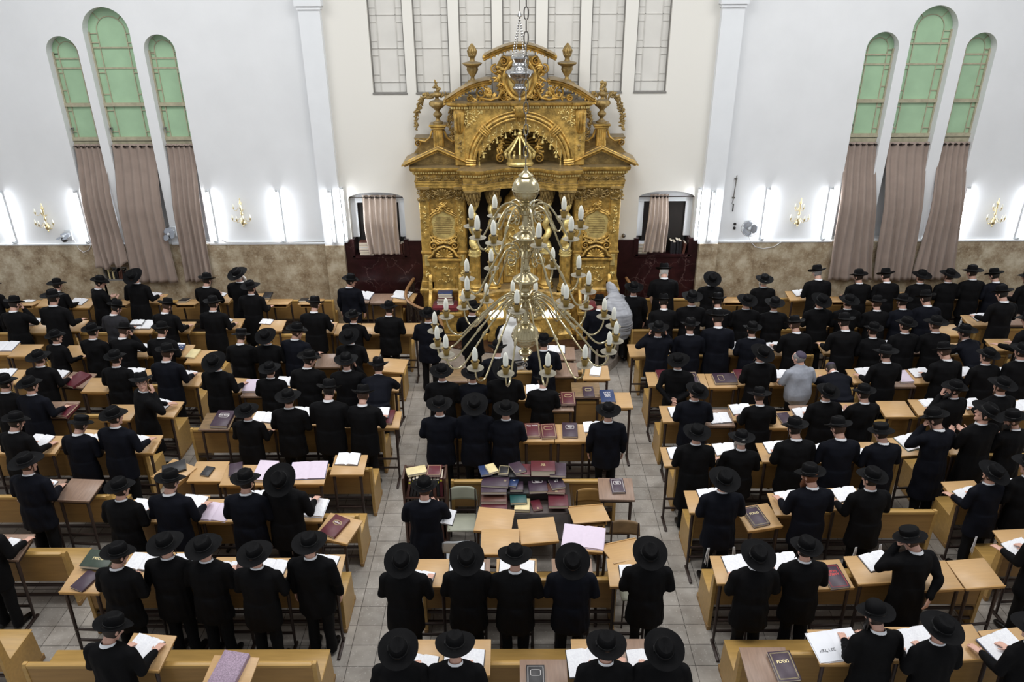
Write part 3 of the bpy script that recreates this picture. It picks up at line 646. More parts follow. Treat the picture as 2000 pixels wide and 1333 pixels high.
('L',3.825,13.73,0,'light wood reading desk, second from left, row two from wall, right pews'),
('L',4.869,13.73,0,'light wood reading desk, fourth from left, row two from wall, right pews'),
('L',5.751,13.806,0,'light wood reading desk, leftmost, row two from wall, far-right pews'),
('L',6.398,13.85,0,'light wood reading desk, second from left, row two from wall, far-right pews'),
('L',2.335,12.58,0,'light wood reading desk, leftmost, row three from wall, right pews'),
('L',4.125,12.622,0,'light wood reading desk, third from left, row three from wall, right pews'),
('L',4.805,12.58,0,'light wood reading desk, fourth from left, row three from wall, right pews'),
('L',8.394,13.417,0,'light wood reading desk, fifth from left, row two from wall, far-right pews'),
('L',9.076,12.755,0,'light wood reading desk, sixth from left, row three from wall, far-right pews'),
('L',8.191,12.58,0,'light wood reading desk, fifth from left, row three from wall, far-right pews'),
('L',2.499,11.47,0,'light wood reading desk, leftmost, row four from wall, right pews'),
('L',3.036,11.405,0,'light wood reading desk, second from left, row four from wall, right pews'),
('L',3.514,11.401,0,'light wood reading desk, third from left, row four from wall, right pews'),
('L',3.992,11.472,0,'light wood reading desk, fourth from left, row four from wall, right pews'),
('L',4.539,11.47,0,'light wood reading desk, fifth from left, row four from wall, right pews'),
('L',5.993,11.548,0,'light wood reading desk, leftmost, row four from wall, far-right pews'),
('B',6.514,11.414,0,'brown reading desk, second from left, row four from wall, far-right pews'),
('L',6.998,11.522,0,'light wood reading desk, third from left, row four from wall, far-right pews'),
('L',7.682,11.534,0,'light wood reading desk, fourth from left, row four from wall, far-right pews'),
('L',8.345,11.529,0,'light wood reading desk, fifth from left, row four from wall, far-right pews'),
('L',2.539,10.32,0,'light wood reading desk, leftmost, row five from wall, right pews'),
('B',3.16,10.202,0,'brown reading desk, second from left, row five from wall, right pews'),
('L',3.641,10.355,0,'light wood reading desk, third from left, row five from wall, right pews'),
('L',4.119,10.135,0,'light wood reading desk, fourth from left, row five from wall, right pews'),
('B',4.6,10.32,0,'brown reading desk, fifth from left, row five from wall, right pews'),
('L',6.049,10.447,0,'light wood reading desk, leftmost, row five from wall, far-right pews'),
('L',6.582,10.491,0,'light wood reading desk, second from left, row five from wall, far-right pews'),
('L',7.239,10.487,0,'light wood reading desk, third from left, row five from wall, far-right pews'),
('L',8.016,10.465,0,'light wood reading desk, fourth from left, row five from wall, far-right pews'),
('L',2.347,9.139,0,'light wood reading desk, leftmost, row six from wall, right pews'),
('L',3.011,9.213,0,'light wood reading desk, second from left, row six from wall, right pews'),
('L',3.763,9.235,0,'light wood reading desk, third from left, row six from wall, right pews'),
('L',4.41,9.205,0,'light wood reading desk, fourth from left, row six from wall, right pews'),
('L',5.028,9.254,0,'light wood reading desk, fifth from left, row six from wall, right pews'),
('L',5.761,9.382,6,'light wood reading desk, leftmost, row six from wall, far-right pews'),
('L',2.485,8.099,0,'light wood reading desk, leftmost, row seven from wall, right pews'),
('L',3.095,7.781,12,'light wood reading desk, second from left, row seven from wall, right pews'),
('L',3.575,8.04,0,'light wood reading desk, third from left, row seven from wall, right pews'),
('L',4.327,8.144,0,'light wood reading desk, fourth from left, row seven from wall, right pews'),
('L',6.008,8.29,4,'light wood reading desk, leftmost, row seven from wall, far-right pews'),
('L',6.616,8.297,0,'light wood reading desk, second from left, row seven from wall, far-right pews'),
('L',2.534,6.83,0,'light wood reading desk, leftmost, row eight from wall, right pews'),
('L',3.054,6.834,0,'light wood reading desk, second from left, row eight from wall, right pews'),
('L',3.586,6.748,4,'light wood reading desk, third from left, row eight from wall, right pews'),
('L',4.121,6.83,4,'light wood reading desk, fourth from left, row eight from wall, right pews'),
('L',4.812,6.726,4,'light wood reading desk, fifth from left, row eight from wall, right pews'),
('L',5.296,6.758,6,'light wood reading desk, sixth from left, row eight from wall, right pews'),
('L',6.137,7.29,4,'light wood reading desk, leftmost, row eight from wall, far-right pews'),
('B',2.517,5.466,0,'brown reading desk, leftmost, row nine from wall, right pews'),
('L',3.291,5.7,0,'light wood reading desk, second from left, row nine from wall, right pews'),
('L',4.052,5.732,0,'light wood reading desk, third from left, row nine from wall, right pews'),
('L',4.601,5.75,4,'light wood reading desk, fourth from left, row nine from wall, right pews'),
('L',5.088,5.7,6,'light wood reading desk, fifth from left, row nine from wall, right pews'),
('L',-8.79,13.78,0,'light wood reading desk, third from left, row two from wall, far-left pews'),
('L',-7.493,12.71,0,'light wood reading desk, fourth from left, row three from wall, far-left pews'),
('B',-2.683,11.33,0,'brown reading desk, fifth from left, row four from wall, left pews'),
('L',-2.179,11.33,0,'light wood reading desk, sixth from left, row four from wall, left pews'),
('L',-0.262,11.01,0,'light wood reading desk, second from left, row two from front, centre pews'),
('L',-1.06,9.91,0,'light wood reading desk, leftmost, row three from front, centre pews'),
('L',-0.546,9.91,0,'light wood reading desk, second from left, row three from front, centre pews'),
('B',3.138,15.08,0,'brown reading desk, leftmost, wall row, right pews'),
('L',5.204,15.08,0,'light wood reading desk, third from left, wall row, right pews'),
('B',10.694,15.08,0,'brown reading desk, seventh from left, wall row, far-right pews'),
('L',2.888,13.81,0,'light wood reading desk, leftmost, row two from wall, right pews'),
('L',6.968,13.81,0,'light wood reading desk, third from left, row two from wall, far-right pews'),
('L',7.453,13.81,0,'light wood reading desk, fourth from left, row two from wall, far-right pews'),
('L',3.148,12.66,0,'light wood reading desk, second from left, row three from wall, right pews'),
('L',5.895,12.66,0,'light wood reading desk, leftmost, row three from wall, far-right pews'),
('L',6.404,12.66,0,'light wood reading desk, second from left, row three from wall, far-right pews'),
('L',6.96,12.66,0,'light wood reading desk, third from left, row three from wall, far-right pews'),
('B',7.495,12.66,0,'brown reading desk, fourth from left, row three from wall, far-right pews'),
('L',5.363,11.55,0,'light wood reading desk, sixth from left, row four from wall, right pews'),
('L',5.294,10.4,0,'light wood reading desk, sixth from left, row five from wall, right pews'),
('L',6.527,9.4,0,'light wood reading desk, second from left, row six from wall, far-right pews'),
]
BOOKS = [
('o','s','blackc',-10.435,15.106,0.957,180,0.0,None,None,'small open book on desk leftmost, wall row, far-left pews'),
('o','m','blackc',-9.303,15.002,0.985,0,-12.0,None,None,'open book on desk third from left, wall row, far-left pews'),
('c','s','blackc',-8.529,15.102,0.958,180,5.0,None,None,'small closed black book on desk fourth from left, wall row, far-left pews'),
('o','m','blackc',-7.846,15.304,0.993,-4,-6.0,None,None,'open book on desk fifth from left, wall row, far-left pews'),
('c','m','blackc',-7.066,15.07,0.963,180,0.0,None,None,'closed black book on desk sixth from left, wall row, far-left pews'),
('o','m','blackc',-6.433,15.308,0.993,-4,-12.0,None,None,'open book on desk seventh from left, wall row, far-left pews'),
('c','m','blackc',-5.334,15.267,0.988,0,0.0,None,None,'closed black book on desk eighth from left, wall row, far-left pews'),
('c','m','blackc',-4.495,15.07,0.963,180,0.0,None,None,'closed black book on desk second from left, wall row, left pews'),
('o','l','bluec',-3.271,15.27,0.989,-5,-8.0,None,None,'large open book on desk third from left, wall row, left pews'),
('o','l','blackc',-2.439,15.291,0.989,-12,-6.0,None,None,'large open book on desk fifth from left, wall row, left pews'),
('o','m','blackc',-9.683,13.935,0.987,0,0.0,None,None,'open book on desk leftmost, row two from wall, far-left pews'),
('o','l','blackc',-7.384,13.774,0.989,0,0.0,None,None,'large open book on desk fourth from left, row two from wall, far-left pews'),
('o','s','blackc',-7.494,13.795,1.031,0,0.0,None,None,'small open book on desk fourth from left, row two from wall, far-left pews'),
('c','s','blackc',-6.608,13.685,0.975,0,0.0,None,None,'small closed black book on desk fifth from left, row two from wall, far-left pews'),
('o','s','blackc',-5.788,13.936,0.992,0,-20.0,None,None,'small open book on desk sixth from left, row two from wall, far-left pews'),
('o','s','brownc',-4.955,13.88,0.997,0,-10.0,None,None,'small open book on desk leftmost, row two from wall, left pews'),
('o','l','white',-3.847,13.726,0.989,0,0.0,None,None,'large open book on desk second from left, row two from wall, left pews'),
('o','l','bluec',-9.544,12.815,0.989,0,0.0,None,None,'large open book on desk leftmost, row three from wall, far-left pews'),
('o','s','blackc',-7.612,12.721,0.979,0,0.0,None,None,'small open book on desk fourth from left, row three from wall, far-left pews'),
('o','m','blackc',-7.001,12.729,0.993,0,-8.0,None,None,'open book on desk fifth from left, row three from wall, far-left pews'),
('o','m','blackc',-6.33,12.729,0.993,0,0.0,None,None,'open book on desk sixth from left, row three from wall, far-left pews'),
('c','s','bluec',-6.182,12.654,1.017,0,0.0,'ow',None,'small closed blue book on desk sixth from left, row three from wall, far-left pews'),
('c','m','cream',-5.876,12.455,0.987,0,-8.0,None,None,'closed cream book on desk seventh from left, row three from wall, far-left pews'),
('o','m','blackc',-8.897,11.734,0.991,0,0.0,None,None,'open book on desk leftmost, row four from wall, far-left pews'),
('o','m','blackc',-7.945,11.661,0.993,-3,-6.0,None,None,'open book on desk second from left, row four from wall, far-left pews'),
('c','x','maroon',-7.504,11.483,0.97,-10,-14.0,None,None,'huge closed maroon book on desk third from left, row four from wall, far-left pews'),
('o','m','blackc',-6.64,11.735,0.991,0,-4.0,None,None,'open book on desk fifth from left, row four from wall, far-left pews'),
('o','m','blackc',-5.698,11.635,0.993,-3,-10.0,None,None,'open book on desk sixth from left, row four from wall, far-left pews'),
('c','l','lilac',-4.436,11.231,0.986,0,0.0,None,None,'large closed lilac book on desk second from left, row four from wall, left pews'),
('o','m','blackc',-3.901,11.398,0.99,0,-8.0,None,None,'open book on desk third from left, row four from wall, left pews'),
('o','m','blackc',-3.302,11.296,0.984,0,0.0,None,None,'open book on desk fourth from left, row four from wall, left pews'),
('o','m','blackc',-8.014,10.514,0.987,0,0.0,None,None,'open book on desk leftmost, row five from wall, far-left pews'),
('c','l','maroon',-7.141,10.464,0.966,0,-10.0,'B',None,'large closed maroon book on desk second from left, row five from wall, far-left pews'),
('o','m','blackc',-5.721,10.633,0.992,-5,-16.0,None,None,'open book on desk fourth from left, row five from wall, far-left pews'),
('c','x','purple',-4.544,10.161,0.979,0,-3.0,'qw',('ילבב דומלת', 0.036, 0.18, 'silverp'),'huge closed dark purple book on desk leftmost, row five from wall, left pews'),
('o','m','blackc',-3.932,10.232,0.988,0,-8.0,None,None,'open book on desk second from left, row five from wall, left pews'),
('o','m','blackc',-3.365,10.361,0.993,0,-8.0,None,None,'open book on desk third from left, row five from wall, left pews'),
('o','m','blackc',-2.681,10.279,0.992,0,-4.0,None,None,'open book on desk fourth from left, row five from wall, left pews'),
('c','l','maroon',-2.004,10.213,0.983,0,-4.0,None,None,'large closed maroon book on desk fifth from left, row five from wall, left pews'),
('o','m','blackc',-2.132,10.269,1.04,0,0.0,None,None,'open book on desk fifth from left, row five from wall, left pews'),
('o','m','maroon',-7.073,9.58,0.99,0,-10.0,None,None,'open book on desk second from left, row six from wall, far-left pews'),
('o','m','blackc',-6.361,9.627,0.972,-8,0.0,None,None,'open book on desk third from left, row six from wall, far-left pews'),
('o','m','blackc',-5.639,9.563,0.986,0,-12.0,None,None,'open book on desk fifth from left, row six from wall, far-left pews'),
('c','l','blackc',-4.779,8.857,0.983,-28,-40.0,None,None,'large closed black book on desk leftmost, row six from wall, left pews'),
('c','s','blackc',-4.29,8.794,0.974,0,-12.0,None,None,'small closed black book on desk second from left, row six from wall, left pews'),
('c','m','purple',-3.897,8.806,0.99,0,14.0,'l',None,'closed dark purple book on desk third from left, row six from wall, left pews'),
('c','x','lilac',-3.47,8.766,0.984,0,-4.0,None,None,'huge closed lilac book on desk fourth from left, row six from wall, left pews'),
('o','x','bluec',-2.884,8.803,0.986,0,3.0,'lilac',None,'open lilac notebook on desk fifth from left, row six from wall, left pews'),
('o','m','blackc',-2.38,9.063,0.993,0,-3.0,None,None,'open book on desk sixth from left, row six from wall, left pews'),
('o','m','blackc',-6.425,8.467,0.988,0,-14.0,None,None,'open book on desk leftmost, row seven from wall, far-left pews'),
('o','m','blackc',-4.845,8.007,0.986,0,-10.0,None,None,'open book on desk leftmost, row seven from wall, left pews'),
('o','m','blackc',-4.23,8.097,0.988,0,-10.0,None,None,'open book on desk second from left, row seven from wall, left pews'),
('o','l','lilac',-3.873,7.916,0.972,0,-8.0,'lilac',None,'open lilac notebook on desk third from left, row seven from wall, left pews'),
('o','m','blackc',-3.397,8.192,0.988,0,0.0,None,None,'open book on desk fourth from left, row seven from wall, left pews'),
('o','l','white',-2.655,7.98,0.982,0,-5.0,None,None,'large open book on desk fifth from left, row seven from wall, left pews'),
('c','l','maroon',-2.255,7.598,0.976,-20,-8.0,'o',('תולאש', 0.03, 0.16, 'silverp'),'large closed maroon book on desk sixth from left, row seven from wall, left pews'),
('o','m','blackc',-6.229,7.263,0.977,0,-8.0,None,None,'open book on desk leftmost, row eight from wall, far-left pews'),
('c','m','purple',-4.915,6.66,0.968,-3,-20.0,None,None,'closed dark purple book on desk leftmost, row eight from wall, left pews'),
('o','m','blackc',-4.402,6.969,0.984,0,-8.0,None,None,'open book on desk second from left, row eight from wall, left pews'),
('o','m','blackc',-3.89,6.96,0.983,0,-4.0,None,None,'open book on desk third from left, row eight from wall, left pews'),
('o','m','blackc',-3.339,6.828,0.976,0,0.0,None,None,'open book on desk fourth from left, row eight from wall, left pews'),
('c','s','brownc',-3.172,6.843,1.015,0,0.0,None,None,'small closed brown book on desk fourth from left, row eight from wall, left pews'),
('o','m','blackc',-2.834,6.859,0.984,0,-8.0,None,None,'open book on desk fifth from left, row eight from wall, left pews'),
('o','m','blackc',-2.252,6.932,0.986,0,-8.0,None,None,'open book on desk sixth from left, row eight from wall, left pews'),
('o','m','blackc',-3.822,5.7,0.983,-5,-14.0,None,None,'open book on desk leftmost, row nine from wall, left pews'),
('c','x','checker',-2.845,5.398,0.981,-4,-6.0,None,None,'huge closed lilac checked book on desk second from left, row nine from wall, left pews'),
('o','m','blackc',0.353,11.081,0.99,0,0.0,None,None,'open book on desk third from left, row two from front, centre pews'),
('c','m','maroon',0.754,10.704,0.981,0,0.0,'B',('דומלת', 0.03, 0.2, 'gilt'),'closed maroon book on desk fourth from left, row two from front, centre pews'),
('c','l','maroon',0.863,10.696,1.024,0,0.0,'Bo',None,'large closed maroon book on desk fourth from left, row two from front, centre pews'),
('c','m','purple',1.223,11.015,0.963,0,2.0,'q',None,'closed dark purple book on desk fifth from left, row two from front, centre pews'),
('c','l','bluec',1.515,10.822,0.987,0,2.0,None,('וניבר\nםייח\nיולה', 0.055, 0.1, 'silverp'),'large closed blue book on desk sixth from left, row two from front, centre pews'),
('c','l','maroon',0.268,9.801,0.981,0,2.0,'B',('ילבב דומלת', 0.036, 0.3, 'silverp'),'left large closed maroon book on desk third from left, row three from front, centre pews'),
('c','l','maroon',0.509,9.788,0.979,0,4.0,'Bq',None,'right large closed maroon book on desk third from left, row three from front, centre pews'),
('c','l','purple',0.834,9.809,0.982,0,-2.0,'qw',('דומלת\nילבב', 0.03, 0.18, 'silverp'),'large closed dark purple book on desk fourth from left, row three from front, centre pews'),
('o','m','blackc',1.207,9.899,0.988,0,0.0,None,None,'open book on desk fifth from left, row three from front, centre pews'),
('c','m','white',1.41,11.73,0.979,0,-12.0,None,None,'closed white book on desk third from left, row one from front, centre pews'),
('o','m','blackc',0.766,12.577,0.992,0,-3.0,None,None,'open book on the brown stand by the marble step'),
('o','m','blackc',-1.105,6.69,0.961,0,-10.0,None,None,'open book on desk leftmost, row five from front, centre pews'),
('o','l','blackc',-0.559,6.768,0.974,0,0.0,None,None,'large open book on desk second from left, row five from front, centre pews'),
('o','l','blackc',0.015,6.809,0.98,0,-4.0,None,None,'large open book on desk third from left, row five from front, centre pews'),
('o','m','blackc',1.368,6.762,0.973,0,0.0,None,None,'open book on desk fifth from left, row five from front, centre pews'),
('o','m','blackc',-0.954,5.48,0.961,0,-8.0,None,None,'open book on desk leftmost, row six from front, centre pews'),
('o','l','blackc',-0.523,5.506,0.965,0,-3.0,None,None,'large open book on desk second from left, row six from front, centre pews'),
('c','m','blackc',0.195,5.308,0.975,0,0.0,'Bqw',None,'closed black book on desk third from left, row six from front, centre pews'),
('o','l','blackc',0.722,5.506,0.965,0,4.0,None,None,'large open book on desk fourth from left, row six from front, centre pews'),
('o','l','blackc',1.334,5.506,0.965,0,4.0,None,None,'large open book on desk fifth from left, row six from front, centre pews'),
('c','m','purple',1.382,8.41,0.982,-2,4.0,'Bqw',('דומלת\nילבב', 0.024, 0.18, 'silverp'),'closed dark purple book on the brown desk by the right aisle'),
('o','x','lilac',0.842,7.396,0.98,-6,-4.0,'lilac',None,'open lilac notebook beside the pile of books, right of the light desks'),
('o','m','blackc',6.203,15.299,0.993,0,8.0,None,None,'open book on desk leftmost, wall row, far-right pews'),
('o','s','blackc',7.618,15.103,0.987,0,0.0,None,None,'small open book on desk third from left, wall row, far-right pews'),
('o','m','blackc',9.62,15.292,0.993,0,6.0,None,None,'open book on desk fifth from left, wall row, far-right pews'),
('o','m','blackc',10.214,15.286,0.993,0,6.0,None,None,'open book on desk sixth from left, wall row, far-right pews'),
('o','m','blackc',9.339,13.971,0.993,0,10.0,None,None,'open book on desk sixth from left, row two from wall, far-right pews'),
('o','s','blackc',4.31,13.805,0.961,0,0.0,None,None,'small open book on desk third from left, row two from wall, right pews'),
('o','s','blackc',4.887,13.774,0.984,0,0.0,None,None,'small open book on desk fourth from left, row two from wall, right pews'),
('o','m','blackc',4.153,12.721,0.993,0,6.0,None,None,'open book on desk third from left, row three from wall, right pews'),
('o','m','blackc',4.809,12.672,0.992,0,8.0,None,None,'open book on desk fourth from left, row three from wall, right pews'),
('o','s','blackc',6.998,12.785,0.997,0,0.0,None,None,'small open book on desk third from left, row three from wall, far-right pews'),
('o','s','blackc',7.499,12.69,0.982,0,0.0,None,None,'small open book on desk fourth from left, row three from wall, far-right pews'),
('o','s','blackc',8.142,12.52,0.968,0,10.0,None,None,'small open book on desk fifth from left, row three from wall, far-right pews'),
('c','m','maroon',2.535,11.56,0.991,0,4.0,None,None,'closed maroon book on desk leftmost, row four from wall, right pews'),
('c','l','purple',3.017,11.448,0.984,0,3.0,'Bo',None,'large closed dark purple book on desk second from left, row four from wall, right pews'),
('c','x','purple',3.577,11.415,0.979,0,92.0,'q',None,'huge closed dark purple book on desk third from left, row four from wall, right pews'),
('c','m','maroon',3.879,11.562,0.991,0,6.0,None,None,'closed maroon book on desk fourth from left, row four from wall, right pews'),
('o','m','blackc',4.572,11.569,0.993,0,0.0,None,None,'open book on desk fifth from left, row four from wall, right pews'),
('o','m','blackc',6.079,11.647,0.993,0,6.0,None,None,'open book on desk leftmost, row four from wall, far-right pews'),
('c','l','lilac',6.632,11.47,0.986,0,4.0,None,None,'large closed lilac book on desk second from left, row four from wall, far-right pews'),
('o','m','brownc',7.0,11.621,0.993,0,8.0,None,None,'open book on desk third from left, row four from wall, far-right pews'),
('o','m','blackc',7.754,11.633,0.993,0,10.0,None,None,'open book on desk fourth from left, row four from wall, far-right pews'),
('o','m','blackc',8.424,11.628,0.993,0,10.0,None,None,'open book on desk fifth from left, row four from wall, far-right pews'),
('o','m','blackc',2.6,10.352,0.982,0,4.0,None,None,'open book on desk leftmost, row five from wall, right pews'),
('o','m','blackc',3.188,10.178,0.973,0,6.0,None,None,'open book on desk second from left, row five from wall, right pews'),
('o','m','blackc',3.586,10.416,0.987,0,6.0,None,None,'open book on desk third from left, row five from wall, right pews'),
('c','m','purple',4.194,10.134,0.977,0,8.0,'l',None,'closed dark purple book on desk fourth from left, row five from wall, right pews'),
('o','m','blackc',4.558,10.317,0.977,0,8.0,None,None,'open book on desk fifth from left, row five from wall, right pews'),
('o','m','blackc',5.191,10.3,0.961,0,6.0,None,None,'open book on desk sixth from left, row five from wall, right pews'),
('o','s','white',6.644,10.592,0.993,0,8.0,None,None,'small open book on desk second from left, row five from wall, far-right pews'),
('o','m','blackc',7.31,10.562,0.989,0,10.0,None,None,'open book on desk third from left, row five from wall, far-right pews'),
('o','m','blackc',8.085,10.502,0.983,0,10.0,None,None,'open book on desk fourth from left, row five from wall, far-right pews'),
('o','m','blackc',2.373,9.202,0.987,0,4.0,None,None,'open book on desk leftmost, row six from wall, right pews'),
('o','m','blackc',3.051,9.287,0.989,0,6.0,None,None,'open book on desk second from left, row six from wall, right pews'),
('o','m','blackc',3.809,9.334,0.993,0,6.0,None,None,'open book on desk third from left, row six from wall, right pews'),
('o','m','blackc',4.414,9.258,0.985,0,8.0,None,None,'open book on desk fourth from left, row six from wall, right pews'),
('o','m','blackc',5.01,9.169,0.964,0,14.0,None,None,'open book on desk fifth from left, row six from wall, right pews'),
('o','l','greenc',5.844,9.465,0.989,6,12.0,None,None,'large open book on desk leftmost, row six from wall, far-right pews'),
('o','m','blackc',2.589,8.198,0.993,0,6.0,None,None,'open book on desk leftmost, row seven from wall, right pews'),
('c','l','purple',3.053,7.763,0.976,12,4.0,'B',('תכסמ', 0.05, 0.14, 'gilt'),'large closed dark purple book on desk second from left, row seven from wall, right pews'),
('o','m','blackc',3.604,8.139,0.993,0,8.0,None,None,'open book on desk third from left, row seven from wall, right pews'),
('o','m','blackc',4.38,8.216,0.988,0,10.0,None,None,'open book on desk fourth from left, row seven from wall, right pews'),
('o','m','blackc',6.014,8.225,0.967,4,14.0,None,None,'open book on desk leftmost, row seven from wall, far-right pews'),
('o','m','blackc',6.657,8.371,0.989,0,12.0,None,None,'open book on desk second from left, row seven from wall, far-right pews'),
('o','m','blackc',2.603,6.907,0.989,0,6.0,None,None,'open book on desk leftmost, row eight from wall, right pews'),
('o','m','blackc',3.152,6.933,0.993,0,8.0,None,None,'open book on desk second from left, row eight from wall, right pews'),
('c','l','purple',3.643,6.691,0.967,4,4.0,'Br',('דומלת\nימלשורי', 0.045, 0.14, 'redp'),'large closed dark purple book on desk third from left, row eight from wall, right pews'),
('o','m','blackc',4.231,6.937,0.993,4,12.0,None,None,'open book on desk fourth from left, row eight from wall, right pews'),
('o','m','blackc',6.06,7.189,0.962,4,14.0,None,None,'open book on desk leftmost, row eight from wall, far-right pews'),
('c','l','purple',2.669,5.437,0.973,0,5.0,'B',('תכסמ', 0.05, 0.14, 'gilt'),'large closed dark purple book on desk leftmost, row nine from wall, right pews'),
('o','x','white',3.294,5.707,0.978,0,8.0,'poster',None,'big white open sheets on desk second from left, row nine from wall, right pews'),
('o','l','blackc',4.143,5.755,0.981,0,10.0,None,None,'large open book on desk third from left, row nine from wall, right pews'),
('o','l','bluec',4.998,5.691,0.977,6,14.0,None,None,'large open book on desk fifth from left, row nine from wall, right pews'),
]
PILE = [
(-0.316,8.56,1.272,0.13,0.2,0.03,'cream',22,None,None),
(-0.399,8.56,1.248,0.16,0.22,0.03,'bluec',14,None,None),
(-0.15,8.56,1.197,0.15,0.2,0.03,'blackc',-6,'B',None),
(0.037,8.56,1.321,0.17,0.24,0.03,'purple',24,'l',None),
(0.113,8.56,1.212,0.2,0.24,0.04,'maroon',-2,None,None),
(0.381,8.56,1.41,0.33,0.24,0.09,'maroon',-1,None,('רפס\nהרות', 0.03, 0.1, 'gilt')),
(0.585,8.56,1.16,0.22,0.3,0.04,'purple',-4,None,None),
(-0.258,8.4,1.177,0.26,0.36,0.035,'purple',84,'l',None),
(-0.019,8.4,1.16,0.12,0.17,0.03,'bluec',-14,None,('וש', 0.03, 0.2, 'silverp')),
(0.022,8.4,1.051,0.18,0.26,0.04,'purple',0,None,None),
(0.304,8.4,1.092,0.25,0.33,0.045,'purple',4,'qw',('דומלת\nילבב', 0.034, 0.18, 'silverp')),
(0.557,8.4,1.107,0.19,0.26,0.035,'purple',14,None,('רעש\nןויצ', 0.034, 0.12, 'silverp')),
(-0.28,8.32,0.969,0.27,0.34,0.045,'purple',90,None,None),
(-0.31,8.4,0.968,0.14,0.25,0.022,'brownc',87,None,('כשת', 0.022, 0.3, 'silverp')),
(-0.28,8.24,0.895,0.27,0.34,0.05,'brownc',90,None,None),
(-0.271,8.13,0.862,0.27,0.34,0.05,'maroon',90,None,None),
(0.041,8.24,0.91,0.22,0.28,0.04,'greenc',4,None,None),
(0.284,8.13,0.893,0.13,0.2,0.03,'maroon',12,'l',None),
(0.55,8.32,0.915,0.24,0.2,0.035,'brownc',-3,'l',None),
(0.561,8.24,0.858,0.24,0.22,0.05,'blackc',-2,None,None),
(0.569,8.13,0.859,0.26,0.24,0.05,'maroon',0,None,None),
(0.095,8.13,0.793,0.2,0.24,0.045,'cream',-3,None,None),
]
PEWS = [
('honey wood pew bench, row nine from wall, left pews',-5.08,-2.05,5.6),
('honey wood pew bench, row eight from wall, left pews',-5.08,-2.05,6.82),
('honey wood pew bench, row seven from wall, left pews',-5.08,-2.05,7.97),
('honey wood pew bench, row six from wall, left pews',-5.08,-2.05,9.04),
('honey wood pew bench, row five from wall, left pews',-5.08,-2.05,10.12),
('honey wood pew bench, row four from wall, left pews',-5.08,-2.05,11.27),
('honey wood pew bench, row three from wall, left pews',-5.08,-2.05,12.42),
('honey wood pew bench, row two from wall, left pews',-5.08,-2.05,13.6),
('honey wood pew bench, row nine from wall, far-left pews',-8.72,-5.53,5.9),
('honey wood pew bench, row eight from wall, far-left pews',-8.72,-5.53,7.28),
('honey wood pew bench, row seven from wall, far-left pews',-8.72,-5.53,8.42),
('honey wood pew bench, row six from wall, far-left pews',-8.72,-5.53,9.52),
('honey wood pew bench, row five from wall, far-left pews',-8.72,-5.53,10.55),
('honey wood pew bench, row four from wall, far-left pews, inner bench',-8.72,-5.53,11.55),
('honey wood pew bench, row three from wall, far-left pews, inner bench',-8.72,-5.53,12.65),
('honey wood pew bench, row two from wall, far-left pews, inner bench',-8.72,-5.53,13.72),
('honey wood pew bench, row four from wall, far-left pews, outer bench',-12.0,-8.8,11.55),
('honey wood pew bench, row three from wall, far-left pews, outer bench',-12.0,-8.8,12.65),
('honey wood pew bench, row two from wall, far-left pews, outer bench',-12.0,-8.8,13.72),
('honey wood pew bench, row six from front, centre pews',-1.2,1.62,5.6),
('honey wood pew bench, row five from front, centre pews',-1.1,1.19,6.81),
('honey wood pew bench, row four from front, centre pews',-0.9,1.43,8.74),
('honey wood pew bench, row three from front, centre pews',-1.3,1.55,9.85),
('honey wood pew bench, row two from front, centre pews',-1.3,1.55,10.95),
('honey wood pew bench, row one from front, centre pews',-1.3,1.5,12.0),
('honey wood pew bench, row nine from wall, right pews',2.33,5.55,5.72),
('honey wood pew bench, row eight from wall, right pews',2.33,5.55,6.85),
('honey wood pew bench, row seven from wall, right pews',2.33,5.55,8.04),
('honey wood pew bench, row six from wall, right pews',2.33,5.55,9.14),
('honey wood pew bench, row five from wall, right pews',2.33,5.55,10.34),
('honey wood pew bench, row four from wall, right pews',2.33,5.55,11.49),
('honey wood pew bench, row three from wall, right pews',2.33,5.55,12.6),
('honey wood pew bench, row two from wall, right pews',2.33,5.55,13.75),
('honey wood pew bench, row nine from wall, far-right pews',5.97,9.15,6.1),
('honey wood pew bench, row eight from wall, far-right pews',5.97,9.15,7.31),
('honey wood pew bench, row seven from wall, far-right pews',5.97,9.15,8.31),
('honey wood pew bench, row six from wall, far-right pews',5.97,9.15,9.34),
('honey wood pew bench, row five from wall, far-right pews, inner bench',5.97,9.15,10.4),
('honey wood pew bench, row four from wall, far-right pews, inner bench',5.97,9.15,11.5),
('honey wood pew bench, row three from wall, far-right pews, inner bench',5.97,9.15,12.6),
('honey wood pew bench, row two from wall, far-right pews, inner bench',5.97,9.15,13.75),
('honey wood pew bench, row five from wall, far-right pews, outer bench',9.25,12.4,10.4),
('honey wood pew bench, row four from wall, far-right pews, outer bench',9.25,12.4,11.5),
('honey wood pew bench, row three from wall, far-right pews, outer bench',9.25,12.4,12.6),
('honey wood pew bench, row two from wall, far-right pews, outer bench',9.25,12.4,13.75),
('honey wood bench against the stone wall, outermost bench left',-11.2,-8.9,15.37),
('honey wood bench against the stone wall, second bench left',-8.86,-6.5,15.37),
('honey wood bench against the stone wall, bench right of the left curtains',-6.46,-3.95,15.37),
('honey wood bench against the stone wall, short bench below the right niche',2.75,3.92,15.37),
('honey wood bench against the stone wall, bench left of the right-hand curtains',4.45,6.55,15.37),
('honey wood bench against the stone wall, bench below the right-hand curtains',6.6,8.7,15.37),
('honey wood bench against the stone wall, outermost bench right',8.75,10.9,15.37),
('honey wood bench before the red marble, left of the ark',-3.55,-2.45,15.33),
]

